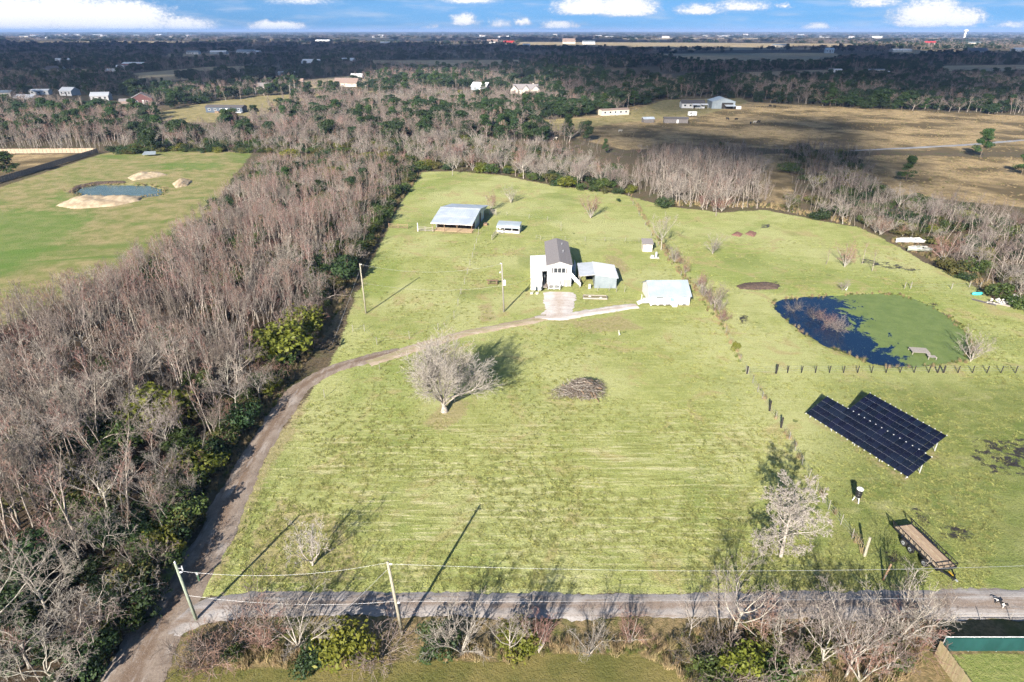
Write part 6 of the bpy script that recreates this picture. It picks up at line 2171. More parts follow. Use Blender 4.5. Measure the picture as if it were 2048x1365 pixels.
# ---- heap of cut branches on the lawn
def brush_pile():
    q = G(1155, 790)
    o = empty('brush_pile', tuple(q), 0, 'wide heap of cut branches and sticks on the lawn', 'brush pile')
    rng = np.random.RandomState(3)
    for nm, m, n, r0 in (('log', M_WOODB, 26, (.05, .11)), ('branch', M_TWIGW2, 380, (.018, .04)), ('stick', M_TWIGG, 420, (.012, .025)), ('twig', M_BARKD, 420, (.012, .03))):
        br = []
        for i in range(n):
            if rng.rand() < .62:
                cx, cy_ = rng.normal(0.3, 1.55), rng.normal(0.2, .8)
            else:
                cx, cy_ = rng.normal(1.8, 1.05), rng.normal(1.9, .7)
            cx, cy_ = np.clip(cx, -3.6, 3.6), np.clip(cy_, -1.4, 3.2)
            hh = 1.8 * math.exp(-((cx - .6) ** 2 / 6 + (cy_ - .7) ** 2 / 3.2))
            z = rng.uniform(.08, .25 + hh)
            a = rng.uniform(0, 6.28)
            L = rng.uniform(.7, 2.3)
            dz = rng.normal(0, .16)
            d_ = np.array((math.cos(a), math.sin(a), dz)) * L / 2
            c_ = np.array((cx, cy_, z))
            k = np.array((rng.normal(0, .12), rng.normal(0, .12), rng.uniform(0, .15)))
            r_ = rng.uniform(*r0)
            pp = [c_ - d_, c_ - d_ * .3 + k, c_ + d_ * .3 + k, c_ + d_]
            pp = [np.array((v[0], v[1], max(v[2], .03))) for v in pp]
            br.append((0, pp, [r_, r_ * .9, r_ * .7, r_ * .4]))
        ob = link(nm + 's', tubes_mesh(nm + 's', br, (5 if nm == 'log' else 3,), m), o)
        ob['kind'] = 'stuff'
    return o


brush_pile()
mound('debris_heap', GP([(1462, 470), (1474, 463), (1486, 468), (1480, 474)]), .5, mat('red_rubble', (.16, .08, .06), .95, (.24, .13, .10), 4.0), 'reddish debris heap, left one of two on the neighbouring lawn', 'debris heap', 14)
mound('debris_heap', GP([(1490, 468), (1500, 461), (1514, 466), (1508, 474)]), .5, MATS['red_rubble'], 'reddish debris heap, right one of two on the neighbouring lawn', 'debris heap', 14)
q = G(1650, 434)
o = empty('leaning_panel', tuple(q), R(8), 'pale plywood panel leaning at the wood edge above the lawn', 'panel')
MB().slab([(-.7, .3, 1.9), (.7, .3, 1.9), (.7, -.2, .05), (-.7, -.2, .05)], .05).build('sheet', M_WOODG, o)
q = G(1954, 590)
o = empty('kayak', tuple(q), R(3), 'turquoise plastic boat lying on the bank at the thicket', 'kayak')
MB().tube([(-1.1, 0, .25), (-.8, 0, .25), (0, 0, .25), (.8, 0, .25), (1.1, 0, .28)], [.08, .3, .4, .3, .06], 10).build('hull', mat('turquoise_plastic', (.05, .48, .45), .4, (.08, .55, .52), 2.0), o, smooth=True)
B('cockpit', M_DARK, o, ((0, 0, .6), (.7, .3, .1)))
for k, (x0_, y0_, x1_, y1_, lb) in enumerate(((1945, 600, 1992, 612, 'long dark board on the ground below the turquoise boat'), (1975, 605, 2020, 614, 'grey timber lying along the rubble at the right edge'))):
    a_, b_ = G(x0_, y0_), G(x1_, y1_)
    o = empty('timber', tuple(a_), 0, lb, 'timber')
    MB().bar((0, 0, .1), b_ - a_ + Vector((0, 0, .1)), .3, .16).build('beam', M_WOODG if k else M_SHINGD, o)
    MB().bar((.1, .35, .1), b_ - a_ + Vector((.1, .3, .12)), .12, .1).build('offcut', M_WOODG, o)
rub = empty('rubble_heap', tuple(G(2000, 610)), 0, 'heap of pale broken concrete at the thicket edge', 'rubble')
rr = random.Random(4)
for i in range(46):
    B('chunk', M_CONC, rub, ((rr.gauss(0, 1.3), rr.gauss(.5, .45), rr.uniform(.05, .45)), (rr.uniform(.15, .5), rr.uniform(.12, .4), rr.uniform(.1, .25)))).rotation_euler = (rr.uniform(-.5, .5), rr.uniform(-.5, .5), 0)


# ------------------------------------------------------------------ animals
def skin_mesh(name, verts, edges, radii, root, mats, paint=None, sub=1):
    me = bpy.data.meshes.new(name)
    me.from_pydata(verts, edges, [])
    ob = bpy.data.objects.new(name, me)
    col.objects.link(ob)
    md = ob.modifiers.new('skin', 'SKIN')
    sk = me.skin_vertices[0].data
    for i, r_ in enumerate(radii):
        sk[i].radius = (r_, r_) if not isinstance(r_, tuple) else r_
        sk[i].use_root = i == root
    ob.modifiers.new('sub', 'SUBSURF').levels = sub
    ob.modifiers['sub'].render_levels = sub
    dg = bpy.context.evaluated_depsgraph_get()
    ev = bpy.data.meshes.new_from_object(ob.evaluated_get(dg))
    bpy.data.objects.remove(ob)
    ev.name = name
    ev.materials.clear()
    for m in mats:
        ev.materials.append(m)
    ev.polygons.foreach_set('use_smooth', [True] * len(ev.polygons))
    return ev


def quadruped(name, mats, k=1.0, leg=.5, body=.22, neck=(.35, .3), head=.12, tail=.3, spread=.11):
    """standing four-legged body, nose towards +x; hind leg with knee forward and hock back"""
    z = leg
    v = [(-.38, 0, z + .12), (0, 0, z + .10), (.34, 0, z + .12),                   # croup, belly, chest
         (.34 + neck[0] * .55, 0, z + .12 + neck[1] * .6), (.34 + neck[0], 0, z + .12 + neck[1]), (.34 + neck[0] + head * 1.6, 0, z + .06 + neck[1]),   # neck, poll, muzzle
         (-.5, 0, z + .14), (-.5 - tail * .6, 0, z + .02), (-.5 - tail, 0, z - .12)]
    r_ = [body * .9, body * .86, body, body * .62, head, head * .62, .05, .035, .025]
    e = [(0, 1), (1, 2), (2, 3), (3, 4), (4, 5), (0, 6), (6, 7), (7, 8)]
    for s in (-1, 1):
        b = len(v)
        v += [(.34, s * spread, z - .02), (.36, s * spread, z * .5), (.35, s * spread, z * .12), (.39, s * spread, .03)]
        r_ += [body * .42, body * .25, body * .2, body * .24]
        e += [(2, b), (b, b + 1), (b + 1, b + 2), (b + 2, b + 3)]
        b = len(v)
        v += [(-.34, s * spread, z), (-.29, s * spread, z * .62), (-.45, s * spread, z * .36), (-.42, s * spread, z * .1), (-.38, s * spread, .03)]
        r_ += [body * .5, body * .36, body * .23, body * .2, body * .24]
        e += [(0, b), (b, b + 1), (b + 1, b + 2), (b + 2, b + 3), (b + 3, b + 4)]
        b = len(v)
        v += [(.34 + neck[0] - .02, s * head * .7, z + .12 + neck[1] + head * .7), (.34 + neck[0] - .05, s * head * 1.25, z + .12 + neck[1] + head * 1.0)]
        r_ += [head * .34, head * .16]
        e += [(4, b), (b, b + 1)]
    v = [(x * k, y * k, zz * k) for x, y, zz in v]
    return skin_mesh(name, v, e, [q_ * k for q_ in r_], 1, mats)


M_FURBW = mat('black_white_fur', (.015, .014, .014), .85, (.66, .63, .58), 2.6, detail=1.0, lo=.47, hi=.52)
M_FURB = mat('black_fur', (.012, .011, .011), .8, (.024, .02, .018), 3.0)
M_FURW = mat('cream_fur', (.55, .48, .38), .85, (.64, .58, .48), 3.0)
dog = quadruped('dog', [M_FURBW], .78, .46, .17, (.2, .22), .11, .36, .09)
dg_ = link('dog', dog, None, tuple(G(1999, 1212, .04)), R(-62))
tag(dg_, 'black and white dog standing on the gravel lane', 'dog')
cow = quadruped('cow', [M_FURB], 1.7, .46, .24, (.30, .02), .12, .12, .12)
coww = cow.copy()
coww.materials.clear()
coww.materials.append(M_FURW)
for i, (x, y, m, rz, lb) in enumerate(((1455, 240, cow, 2.2, 'black cow grazing near the dark field track, nearest the metal barn'), (1472, 241, cow, .3, 'black cow lying line with the pale one in the pasture'), (1501, 249, cow, 1.4, 'black cow standing lowest in the pasture'), (1517, 246, cow, .1, 'black cow to the right in the pasture group'),
                                       (1509, 247, coww, .2, 'pale cow between the two black ones in the pasture'), (1540, 214, cow, .2, 'black cow at the top of the pasture, left'), (1549, 215, cow, 2.9, 'black cow at the top of the pasture, right'), (1110, 280, coww, .4, 'cream cow in the dim clearing, left'),
                                       (1138, 277, coww, 2.8, 'cream cow in the dim clearing, middle'), (1240, 265, coww, .1, 'cream cow in the dim clearing, right'))):
    c_ = link('cow', m, None, tuple(G(x, y)), rz)
    tag(c_, lb, 'cow', 'cattle in the far pastures')


def egret(px, py, rz, label):
    v = [(0, 0, .42), (-.16, 0, .38), (-.3, 0, .32), (.1, 0, .52), (.14, 0, .7), (.1, 0, .86), (.18, 0, .92), (.32, 0, .90), (0, .04, .2), (.01, .04, .02), (0, -.04, .2), (.01, -.04, .02)]
    r_ = [.10, .085, .03, .05, .03, .03, .04, .01, .015, .015, .015, .015]
    m = skin_mesh('egret', v, [(0, 1), (1, 2), (0, 3), (3, 4), (4, 5), (5, 6), (6, 7), (0, 8), (8, 9), (0, 10), (10, 11)], r_, 0, [M_WTRIM])
    tag(link('egret', m, None, tuple(G(px, py)), rz), label, 'bird')


egret(1692, 583, .4, 'white egret standing at the far bank of the duckweed pond')
egret(1238, 672, 2.0, 'white egret standing alone on the lawn below the gravel spur')
# ------------------------------------------------------------------ homesteads in the distance
def far_house(name, px, py, w, d, h, rise, yaw, wall, roof, label, ridge='x', cat='house', wins=3, door=True, extra=None, group=None, base=0.0):
    q = G(px, py)
    o = empty(name, (q.x, q.y, 0), yaw, label, cat, group)
    gable(o, w, d, h, rise, wall, roof, .35, ridge=ridge, th=.12)
    for i in range(wins):
        x = -w / 2 + w * (i + .6) / (wins + .2)
        window(o, x, 0, h * .58, min(1.3, w / wins * .4), h * .34, fr=.1)
    if door:
        B('door', M_WTRIM if wall is not M_WHITE else M_SHINGD, o, ((w * .06, -.04, h * .4), (1.0, .08, h * .78)))
    SITES.append((q.x, q.y + d / 2, max(w, d) * .62 + 4))
    return o


# long dark mobile home
o = far_house('mobile_home', 449, 226, 24, 6.5, 3.3, 1.0, R(-6), M_NAVY, M_SHINGD, 'long dark blue mobile home with white windows in the sunny clearing', wins=6)
B('porch', M_WTRIM, o, ((10.5, -1.5, .5), (3.5, 2.6, .3)))
B('clutter', M_WOODB, o, ((-4, -1.4, .5), (2.5, 1.2, 1.0)), ((3, -1.5, .4), (2.0, 1.0, .8)))
# brick house
o = far_house('brick_house', 286, 214, 13, 12, 5.2, 3.2, R(24), M_BRICK, M_SHING, 'two-storey dark brick house with a grey gable roof', ridge='y', wins=2)
w2 = MB().box((-9.5, 2.0, 1.7), (7, 7, 3.4)).build('garage_wing', M_BRICK, o)
MB().slab([(-13.4, -1.9, 3.4), (-5.8, -1.9, 3.4), (-5.8, 2, 5.4), (-13.4, 2, 5.4)], .12).build('wing_roof', M_SHING, o)
far_house('cream_house', 252, 223, 9, 9, 3.0, 2.4, R(14), M_CREAM, M_SHINGB, 'small cream house with a brown roof in front of the brick house', wins=2)
# gabled ranch house in the wood
o = far_house('ranch_house', 1050, 189, 20, 11, 3.6, 3.6, R(-6), M_CREAM, M_SHING, 'large cream ranch house with grey gables in the wood clearing', wins=3)
for x, wd in ((-8.5, 6), (1.0, 5.5), (9.0, 6.0)):
    g_ = MB()
    g_.add([(x - wd / 2, -3.2, 0), (x + wd / 2, -3.2, 0), (x + wd / 2, 3, 0), (x - wd / 2, 3, 0), (x - wd / 2, -3.2, 3.6), (x + wd / 2, -3.2, 3.6), (x + wd / 2, 3, 3.6), (x - wd / 2, 3, 3.6), (x, -3.2, 6.4), (x, 4.5, 6.4)],
           [(0, 1, 5, 8, 4), (1, 2, 6, 5), (3, 0, 4, 7), (4, 8, 9, 7), (8, 5, 6, 9)])
    g_.build('gable_wing', M_CREAM, o)
    rf = MB()
    rf.slab([(x - wd / 2 - .4, -3.6, 3.3), (x, -3.6, 6.6), (x, 4.6, 6.6), (x - wd / 2 - .4, 3.4, 3.3)], .12)
    rf.slab([(x, -3.6, 6.6), (x + wd / 2 + .4, -3.6, 3.3), (x + wd / 2 + .4, 3.4, 3.3), (x, 4.6, 6.6)], .12)
    rf.build('gable_roof', M_SHING, o)
    B('gable_window', M_GLASS, o, ((x, -3.23, 1.9), (1.4, .06, 1.6)))
B('chimney', M_CREAM, o, ((6.0, 7.0, 6.6), (1.0, 1.0, 2.6)))
far_house('white_roof_barn', 957, 181, 14, 13, 3.0, 3.0, R(-18), M_METALG, M_WTRIM, 'building with a bright white hipped roof left of the ranch house', wins=2, cat='barn')
# single trailer home and farmstead near the pasture
o = far_house('trailer_home', 1231, 231, 18.5, 5.0, 3.1, .55, R(20), M_CREAM, M_SHINGB, 'long cream trailer home with a flat brown roof in the clearing', wins=5)
o = far_house('farmhouse', 1386, 217, 15, 9, 3.0, 1.8, R(-4), M_WHITE, M_SHINGD, 'white farmhouse with a dark roof and porch awnings', wins=4)
MB().slab([(-1, -3.6, 2.4), (4, -3.6, 2.4), (4, -.1, 3.0), (-1, -.1, 3.0)], .1).build('awning', M_WTRIM, o)
MB().slab([(4.6, -2.8, 2.5), (9.2, -2.8, 2.5), (9.2, -.1, 3.0), (4.6, -.1, 3.0)], .1).build('awning', M_WTRIM, o)
for x in (-.9, 3.9, 4.7, 9.1):
    B('awning_post', M_WTRIM, o, ((x, -2.7 if x > 4.3 else -3.5, 1.2), (.14, .14, 2.4)))
o = far_house('metal_barn', 1446, 218, 15, 13, 4.4, 2.2, R(-2), M_METALG, M_METALW, 'open white metal barn with a wide gable right of the farmhouse', ridge='y', wins=1, door=False, cat='barn')
B('bay_shade', M_DARK, o, ((2.6, -.05, 1.9), (7.4, .1, 3.6)))  # dark panel on the solid gable wall, coloured as the shaded bay
MB().slab([(0.5, -4.5, 2.0), (7.4, -4.5, 2.0), (7.4, -.1, 2.6), (.5, -.1, 2.6)], .1).build('lean_to', M_METALB, o)
B('parked_boat_cover', M_WTRIM, o, ((9.4, -1.5, .9), (3.0, 2.0, 1.6)))
q = G(1384, 233)
o = empty('camper', tuple(q), R(8), 'small white camper parked before the farmhouse', 'camper')
MB().prism([(-2.4, -1), (2.4, -1), (2.4, 1), (-2.4, 1)], .5, 2.7).build('body', M_WTRIM, o)
B('window', M_GLASS, o, ((-1.2, -1.02, 1.9), (1.4, .05, .7)))
for x in (-.8, .8):
    MB().tube([(x, -1.05, .35), (x, 1.05, .35)], .35, 12).build('wheel', M_RUBBER, o)
far_house('field_shed', 1352, 247, 13, 4, 2.4, .7, R(-3), mat('weathered_boards', (.11, .10, .095), .9, (.17, .155, .15), 2.0), M_SHINGD, 'dark weathered field shed with pale doors', wins=0, cat='shed')
far_house('field_shed', 1298, 246, 6, 4, 2.0, .8, R(10), MATS['weathered_boards'], M_METALB, 'low dark open shed left of the weathered field shed', wins=0, cat='shed', door=False)

ROWS = [('bungalow', 530, 181, 12, 9, 3.0, 2.6, 5, M_WHITE, M_SHING, 'pale bungalow partly hidden by bare trees'), ('bungalow', 690, 174, 22, 13, 3.0, 4.0, -8, M_CREAM, M_SHINGB, 'tan hip-roofed bungalow with a white gable in the sunny yard'),
        ('white_house', 200, 202, 12, 9, 3.4, 2.2, 14, M_WHITE, M_WTRIM, 'white house with two pale gables left of the brick house'), ('white_house', 132, 192, 11, 9, 3.6, 2.4, -12, M_WHITE, M_WTRIM, 'white gabled house at the end of the left cluster'),
        ('mobile_home', 78, 190, 15, 6, 3.0, 1.0, 6, M_WHITE, M_WTRIM, 'white mobile home in the left cluster'), ('white_house', 48, 204, 14, 9, 3.0, 1.6, -4, M_WHITE, M_WTRIM, 'white low roofed building behind the pink wood'),
        ('metal_barn', 8, 194, 10, 8, 3.0, 1.4, 10, M_CREAM, M_METALG, 'cream metal shed at the left edge of the picture'), ('red_barn', 265, 135, 30, 14, 4.4, 2.0, -4, M_REDM, M_WTRIM, 'long red metal barn in the shaded field'),
        ('white_shed', 245, 140, 14, 9, 3.6, 2.0, 16, M_WHITE, M_WTRIM, 'white shed in front of the red barn'), ('white_shed', 223, 147, 13, 8, 3.0, 2.0, 6, M_WHITE, M_WTRIM, 'white trailer standing below the red barn'),
        ('white_house', 124, 127, 20, 12, 4.0, 3.0, 10, M_WHITE, M_WTRIM, 'white roofed house among dark trees at the upper left'), ('stone_house', 108, 147, 18, 14, 4.0, 4.0, 10, M_CREAM, M_SHINGD, 'tan house with a dark roof at the upper left'),
        ('white_house', 385, 109, 26, 14, 4, 3, 4, M_WHITE, M_METALG, 'small far white house, leftmost of the row in the dark trees'), ('long_barn', 436, 109, 34, 16, 4.4, 3, 4, M_METALG, M_WTRIM, 'pale blue metal barn in the far dark tree row'),
        ('long_barn', 490, 109, 38, 18, 5, 4, -4, M_WHITE, M_METALW, 'long white barn in the far dark tree row'), ('white_shed', 512, 109, 16, 14, 4.4, 3, -4, M_WHITE, M_WTRIM, 'white shed right of the long white barn'),
        ('white_house', 620, 131, 26, 16, 3.6, 4.5, -6, M_WHITE, M_WTRIM, 'white hip-roofed house above the green field'), ('white_barn', 694, 127, 20, 14, 4.4, 3, -8, M_WHITE, M_WTRIM, 'white open barn beside the brown field'),
        ('mobile_home', 573, 152, 18, 6, 3.2, 1.2, 8, M_WHITE, M_WTRIM, 'small white mobile home in the shaded belt'), ('white_shed', 601, 169, 5, 4, 3.0, 2.0, 0, M_WHITE, M_SHINGB, 'tiny white hut in the shaded green field'),
        ('white_house', 713, 159, 12, 9, 3.2, 2.2, 0, M_WHITE, M_WTRIM, 'white house behind the tan hip-roofed bungalow'), ('mobile_home', 1671, 145, 15, 5, 3.2, .6, 0, M_WHITE, M_WTRIM, 'white trailer in the dim far field, left'),
        ('mobile_home', 1753, 145, 20, 5, 3.0, .6, 2, M_CREAM, M_METALG, 'grey trailer in the dim far field, right'), ('white_shed', 1679, 152, 9, 5, 3.0, .8, 0, M_WHITE, M_WTRIM, 'small white trailer below the left far trailer'),
        ('white_shed', 1772, 150, 8, 5, 3.0, .8, 0, M_WHITE, M_WTRIM, 'small white shed by the grey far trailer'), ('tall_white_barn', 1659, 107, 18, 18, 8, 3, -14, M_WHITE, M_WTRIM, 'tall white building at the end of the brown field'),
        ('long_barn', 1805, 104, 46, 20, 4.4, 2, 0, M_METALG, M_WTRIM, 'long low white barn among dark trees at the far right'), ('grey_house', 1958, 107, 44, 26, 4, 7, 0, M_CREAM, M_SHING, 'wide grey hip-roofed house at the far right'),
        ('white_house', 2042, 104, 30, 18, 5, 4, 0, M_WHITE, M_WTRIM, 'white houses at the right edge near the horizon'), ('white_house', 985, 87, 44, 28, 6, 9, 6, M_WHITE, M_SHINGB, 'far white building, left one in the sunlit strip'),
        ('red_house', 1018, 90, 40, 24, 6, 7, 6, M_CREAM, M_REDM, 'far house with a reddish roof in the sunlit strip'), ('white_house', 1052, 95, 22, 16, 5, 5, -10, M_WHITE, M_WTRIM, 'far white house behind the dark round trees'),
        ('white_house', 1138, 88, 50, 28, 7, 12, 0, M_CREAM, M_SHINGB, 'far tan house in the middle of the sunlit strip'), ('long_barn', 1178, 89, 46, 24, 8, 4, 4, M_WHITE, M_METALG, 'far white barn right of the tan house'),
        ('red_house', 1862, 91, 40, 24, 6, 7, 0, M_CREAM, M_REDM, 'far red roofed house at the right'), ('long_barn', 1950, 91, 50, 24, 8, 3, 0, M_CREAM, M_METALG, 'far pale building at the right'), ('white_house', 770, 91, 34, 20, 6, 6, 0, M_WHITE, M_WTRIM, 'far white house left of centre in the sunlit strip'),
        ('long_barn', 1560, 95, 44, 22, 6, 3, 0, M_CREAM, M_METALG, 'far barn at the right end of the tan field'), ('long_barn', 645, 86, 60, 26, 8, 4, 0, M_WHITE, M_WTRIM, 'far long white building left of centre')]
for nm, px, py, w, d, h, rise, yaw, wl, rf, lb in ROWS:
    far_house(nm, px, py, w, d, h, rise, R(yaw), wl, rf, lb, wins=3 if py > 100 else 2, cat='barn' if 'barn' in nm else 'shed' if 'shed' in nm else 'house')
q = G(1927, 81)
o = empty('water_tower', (q.x, q.y, 0), 0, 'pale far tower standing above the trees at the right', 'tower')
MB().tube([(0, 0, 0), (0, 0, 34), (0, 0, 40)], [4, 5, 3.5], 12).build('shaft', M_WTRIM, o)
MB().tube([(0, 0, 38), (0, 0, 44), (0, 0, 50), (0, 0, 53)], [5, 11, 11, 4], 16).build('tank', M_WTRIM, o)
# pale roofs of the town at the horizon
rt = random.Random(12)
for i in range(44):
    px = rt.choice((rt.uniform(0, 420), rt.uniform(420, 2048)))
    py = rt.uniform(71.5, 78)
    q = G(px, py)
    k = q.y / 4000
    o = empty('far_building', (q.x, q.y, 0), rt.uniform(-.5, .5), 'tiny pale building near the horizon', 'building', 'buildings along the horizon')
    w, d, h = rt.uniform(18, 55) * k, rt.uniform(14, 30) * k, rt.uniform(5, 9) * k
    gable(o, w, d, h, h * .4, rt.choice((M_WHITE, M_CREAM, M_WHITE)), rt.choice((M_WTRIM, M_METALG, M_SHINGB)), .5, ridge='x', th=.3)
for i, (x, y, yt) in enumerate(((582, 196, 170), (592, 196, 168), (641, 184, 163), (686, 196, 171), (732, 189, 170), (391, 188, 168), (512, 192, 176))):
    p_ = G(x, y)
    o = empty('distant_pole', tuple(p_), 0, 'thin power pole in the far sunny yards', 'power pole', 'power poles in the far yards')
    hh = hgt(x, y, yt)
    MB().tube([(0, 0, 0), (0, 0, hh)], .16, 6).build('shaft', M_POLEG, o)
    B('cross_arm', M_WOODG, o, ((0, 0, hh - .6), (1.8, .12, .12)))
# board fences and sheds of the yard at the far left
o = board_fence('yard_board_fence', G(-120, 402), G(198, 306), 1.9, mat('grey_board', (.17, .15, .13), .9, (.25, .22, .19), 2.0), 'grey board fence slanting across the far left yard', 1.2)
o = board_fence('tan_board_fence', G(-160, 309), G(196, 306), 1.9, mat('tan_board', (.33, .245, .17), .9, (.40, .31, .22), 2.0), 'pale tan board fence across the back of the far left yard', 1.6)
q = G(300, 312)
o = empty('scrap_shelter', tuple(q), R(10), 'low grey scrap shelter at the top of the left field', 'shelter')
MB().slab([(-2.6, -1.2, .7), (2.6, -1.2, .7), (2.2, 1.4, 1.6), (-2.2, 1.4, 1.6)], .1).build('roof', M_METALG, o)
for x in (-2.3, 2.3):
    B('post', M_WOODG, o, ((x, 0, .5), (.15, .15, 1.0)))
# narrow creek in the right pasture
M_CREEK = mat('creek_water', (.20, .20, .205), .5, (.30, .30, .30), .3, spec=.3)
road('creek', [G(1700, 302), G(1780, 298), G(1860, 294), G(1960, 288), G(2060, 280), G(2300, 270)], [1.5, 3.0, 3.2, 3.2, 3.0, 3.0], M_CREEK, 0.03, 'narrow pale creek crossing the tan pasture', .4, 2.0)

# ------------------------------------------------------------------ far woods
far_wood('far_woodland', 'winter woods behind the pasture and clearings', 300, 640, 6.6, .9, .40, -.6, 41)
far_wood('far_woodland', 'dark winter woods in the middle distance', 640, 1300, 9.0, 1.0, .46, -.25, 42)
far_wood('far_woodland', 'patchy winter woods towards the horizon', 1300, 3000, 17, 1.15, .34, -.08, 43, 1.3)
far_wood('far_woodland', 'hazy woods along the horizon', 3000, 9500, 62, 1.5, .34, .0, 44, 3.2)
far_wood('far_woodland', 'last line of trees at the horizon', 9500, 22000, 190, 2.0, .36, -.3, 45, 9.0)

# ------------------------------------------------------------------ dry grass and weeds along the edges
def tuft(seed, n, h, m):
    r2 = np.random.RandomState(seed)
    V, F = [], []
    for i in range(n):
        a, q_ = r2.uniform(0, 6.28), r2.uniform(0, .28)
        x, y = q_ * math.cos(a), q_ * math.sin(a)
        hh = h * r2.uniform(.5, 1.1)
        b = r2.uniform(0, 6.28)
        w = .022
        lx, ly = r2.normal(0, .16), r2.normal(0, .16)
        o_ = len(V)
        V += [(x - w * math.cos(b), y - w * math.sin(b), 0), (x + w * math.cos(b), y + w * math.sin(b), 0), (x + lx + w * .3, y + ly, hh), (x + lx - w * .3, y + ly, hh)]
        F.append((o_, o_ + 1, o_ + 2, o_ + 3))
    return np_mesh('tuft', np.array(V), np.array(F), m)


M_DRY = mat('dry_grass', (.33, .245, .125), .9, (.43, .345, .19), 1.0, rnd=.2, transl=.25)
M_GRN = mat('green_grass', (.10, .13, .03), .9, (.17, .18, .05), 1.0, rnd=.2, transl=.25)
first = []
for i, (m, x, y, lb) in enumerate(((M_DRY, 1130, 1302, 'tuft of tall dry grass at the hedgerow gap, left'), (M_DRY, 1225, 1298, 'tuft of tall dry grass at the hedgerow gap, right'), (M_GRN, 1310, 1296, 'tuft of green grass right of the hedgerow gap'))):
    o = link('grass_tuft', tuft(300 + i, 34, .8 if i < 2 else .5, m), None, tuple(G(x, y)))
    tag(o, lb, 'grass')
    first.append([o])
STRIP = GP([(345, 1345), (420, 1300), (560, 1290), (700, 1275), (850, 1290), (1000, 1285), (1120, 1280), (1320, 1275), (1400, 1260), (1880, 1255), (1850, 1330), (1740, 1420), (1400, 1400), (1330, 1335), (1270, 1310), (1100, 1308), (1000, 1326), (880, 1322), (700, 1336), (480, 1338)])
ptsg = sample_poly(STRIP, .34, rs)
ptsg = ptsg[(rs.rand(len(ptsg)) < .75) & (noise2(ptsg, 6.28 / 5, 66) > -.12)]
W_EDGE = GP([(300, 1150), (330, 1150), (440, 975), (530, 840), (600, 742), (662, 655), (705, 575), (755, 480), (800, 405), (842, 348), (830, 346), (780, 402), (728, 480), (680, 572), (636, 652), (572, 735), (508, 825), (418, 950), (320, 1100)])
pe = sample_poly(W_EDGE, .6, rs)
FL = [sample_poly(GP([(1256, 390), (1262, 388), (1345, 515), (1450, 640), (1494, 745), (1486, 745), (1440, 655), (1335, 520)]), .95, rs), sample_poly(GP([(1494, 749), (1502, 746), (1735, 1110), (1722, 1115)]), 1.1, rs),
      sample_poly(GP([(1780, 484), (1880, 530), (1965, 578), (2060, 622), (2060, 610), (1970, 560), (1890, 515), (1790, 475)]), .7, rs), sample_poly(GP([(1330, 412), (1530, 416), (1700, 450), (1700, 440), (1530, 405), (1340, 402)]), .8, rs)]
ptsg = np.concatenate([ptsg, pe] + FL)
n = len(ptsg)
pick = np.where(rs.rand(n) < .72, rs.randint(0, 2, n), 2)
scatter('dry_grass', 'tall dry grass and weeds along hedgerow, fences and wood edge', np.column_stack([ptsg, np.full(n, -.05)]), rs.uniform(0, 6.28, n), rs.uniform(.5, 1.25, n), pick, first, cat='grass')

# rushes and weeds round the ponds
ring = []
for poly_, cnt_, rw_ in ((POND, 420, .7), (LPOND, 500, 1.8)):
    for i in range(cnt_):
        j = rs.randint(len(poly_))
        q_ = poly_[j] + (poly_[(j + 1) % len(poly_)] - poly_[j]) * rs.rand()
        ring.append(q_ + rs.normal(0, rw_ * .5, 2) + (q_ - poly_.mean(0)) * .02)
ring = np.array(ring)
ring = ring[noise2(ring, 6.28 / 7, 62) > -.15]
n = len(ring)
scatter('pond_weeds', 'weeds and rushes fringing the ponds', np.column_stack([ring, np.full(n, -.1)]), rs.uniform(0, 6.28, n), rs.uniform(.35, .9, n), np.where(rs.rand(n) < .35, 0, 2), first, cat='grass')

# coarse tufts standing in the mown lawn and in the pastures
M_TUFT = mat('lawn_tuft', (.30, .33, .085), .9, (.52, .50, .21), .12, rnd=.3, transl=.35)
lt = link('grass_clump', tuft(321, 26, .2, M_TUFT), None, tuple(G(1289, 935)))
tag(lt, 'small dark clump of longer grass near the middle of the big lawn', 'grass')
u_ = rs.rand(30000)
Yp = 40 * (150 / 40.) ** u_
Xp = rs.uniform(-1, 1, len(Yp)) * (Yp * .85 + 8)
tp = np.column_stack([Xp, Yp])
tp = tp[(sdist(LAWN, Xp, Yp) > .5) & (sdist(POND, Xp, Yp) < -.3)]
for rp_, rw_ in ((drv_pts, 2.2), (trk_pts, 1.7), (spur_pts, 1.9), (pad_pts, 3.6)):
    for a_, b_ in zip(rp_[:-1], rp_[1:]):
        e_ = np.array([b_.x - a_.x, b_.y - a_.y])
        v_ = tp - np.array([a_.x, a_.y])
        t_ = np.clip((v_ @ e_) / (e_ @ e_), 0, 1)
        tp = tp[np.hypot(*(v_ - t_[:, None] * e_[None]).T) > rw_]
n = len(tp)
scatter('lawn_grass', 'longer tufts of grass all over the mown lawn', np.column_stack([tp, np.full(n, -.07)]), rs.uniform(0, 6.28, n), np.stack([rs.uniform(.7, 1.5, n), rs.uniform(.7, 1.5, n), rs.uniform(.25, .7, n)], 1), np.zeros(n, int), [[lt]], cat='grass')
tp = np.concatenate([sample_poly(PAST, 2.6, rs), sample_poly(PAST2, 1.7, rs)])
tp = tp[noise2(tp, 6.28 / 22, 55) > -.1]
n = len(tp)
scatter('pasture_grass', 'rough dry clumps of grass over the tan pastures', np.column_stack([tp, np.full(n, -.07)]), rs.uniform(0, 6.28, n), np.stack([rs.uniform(.8, 1.8, n), rs.uniform(.8, 1.8, n), rs.uniform(.2, .5, n)], 1), np.where(rs.rand(n) < .6, 0, 2), first, cat='grass')

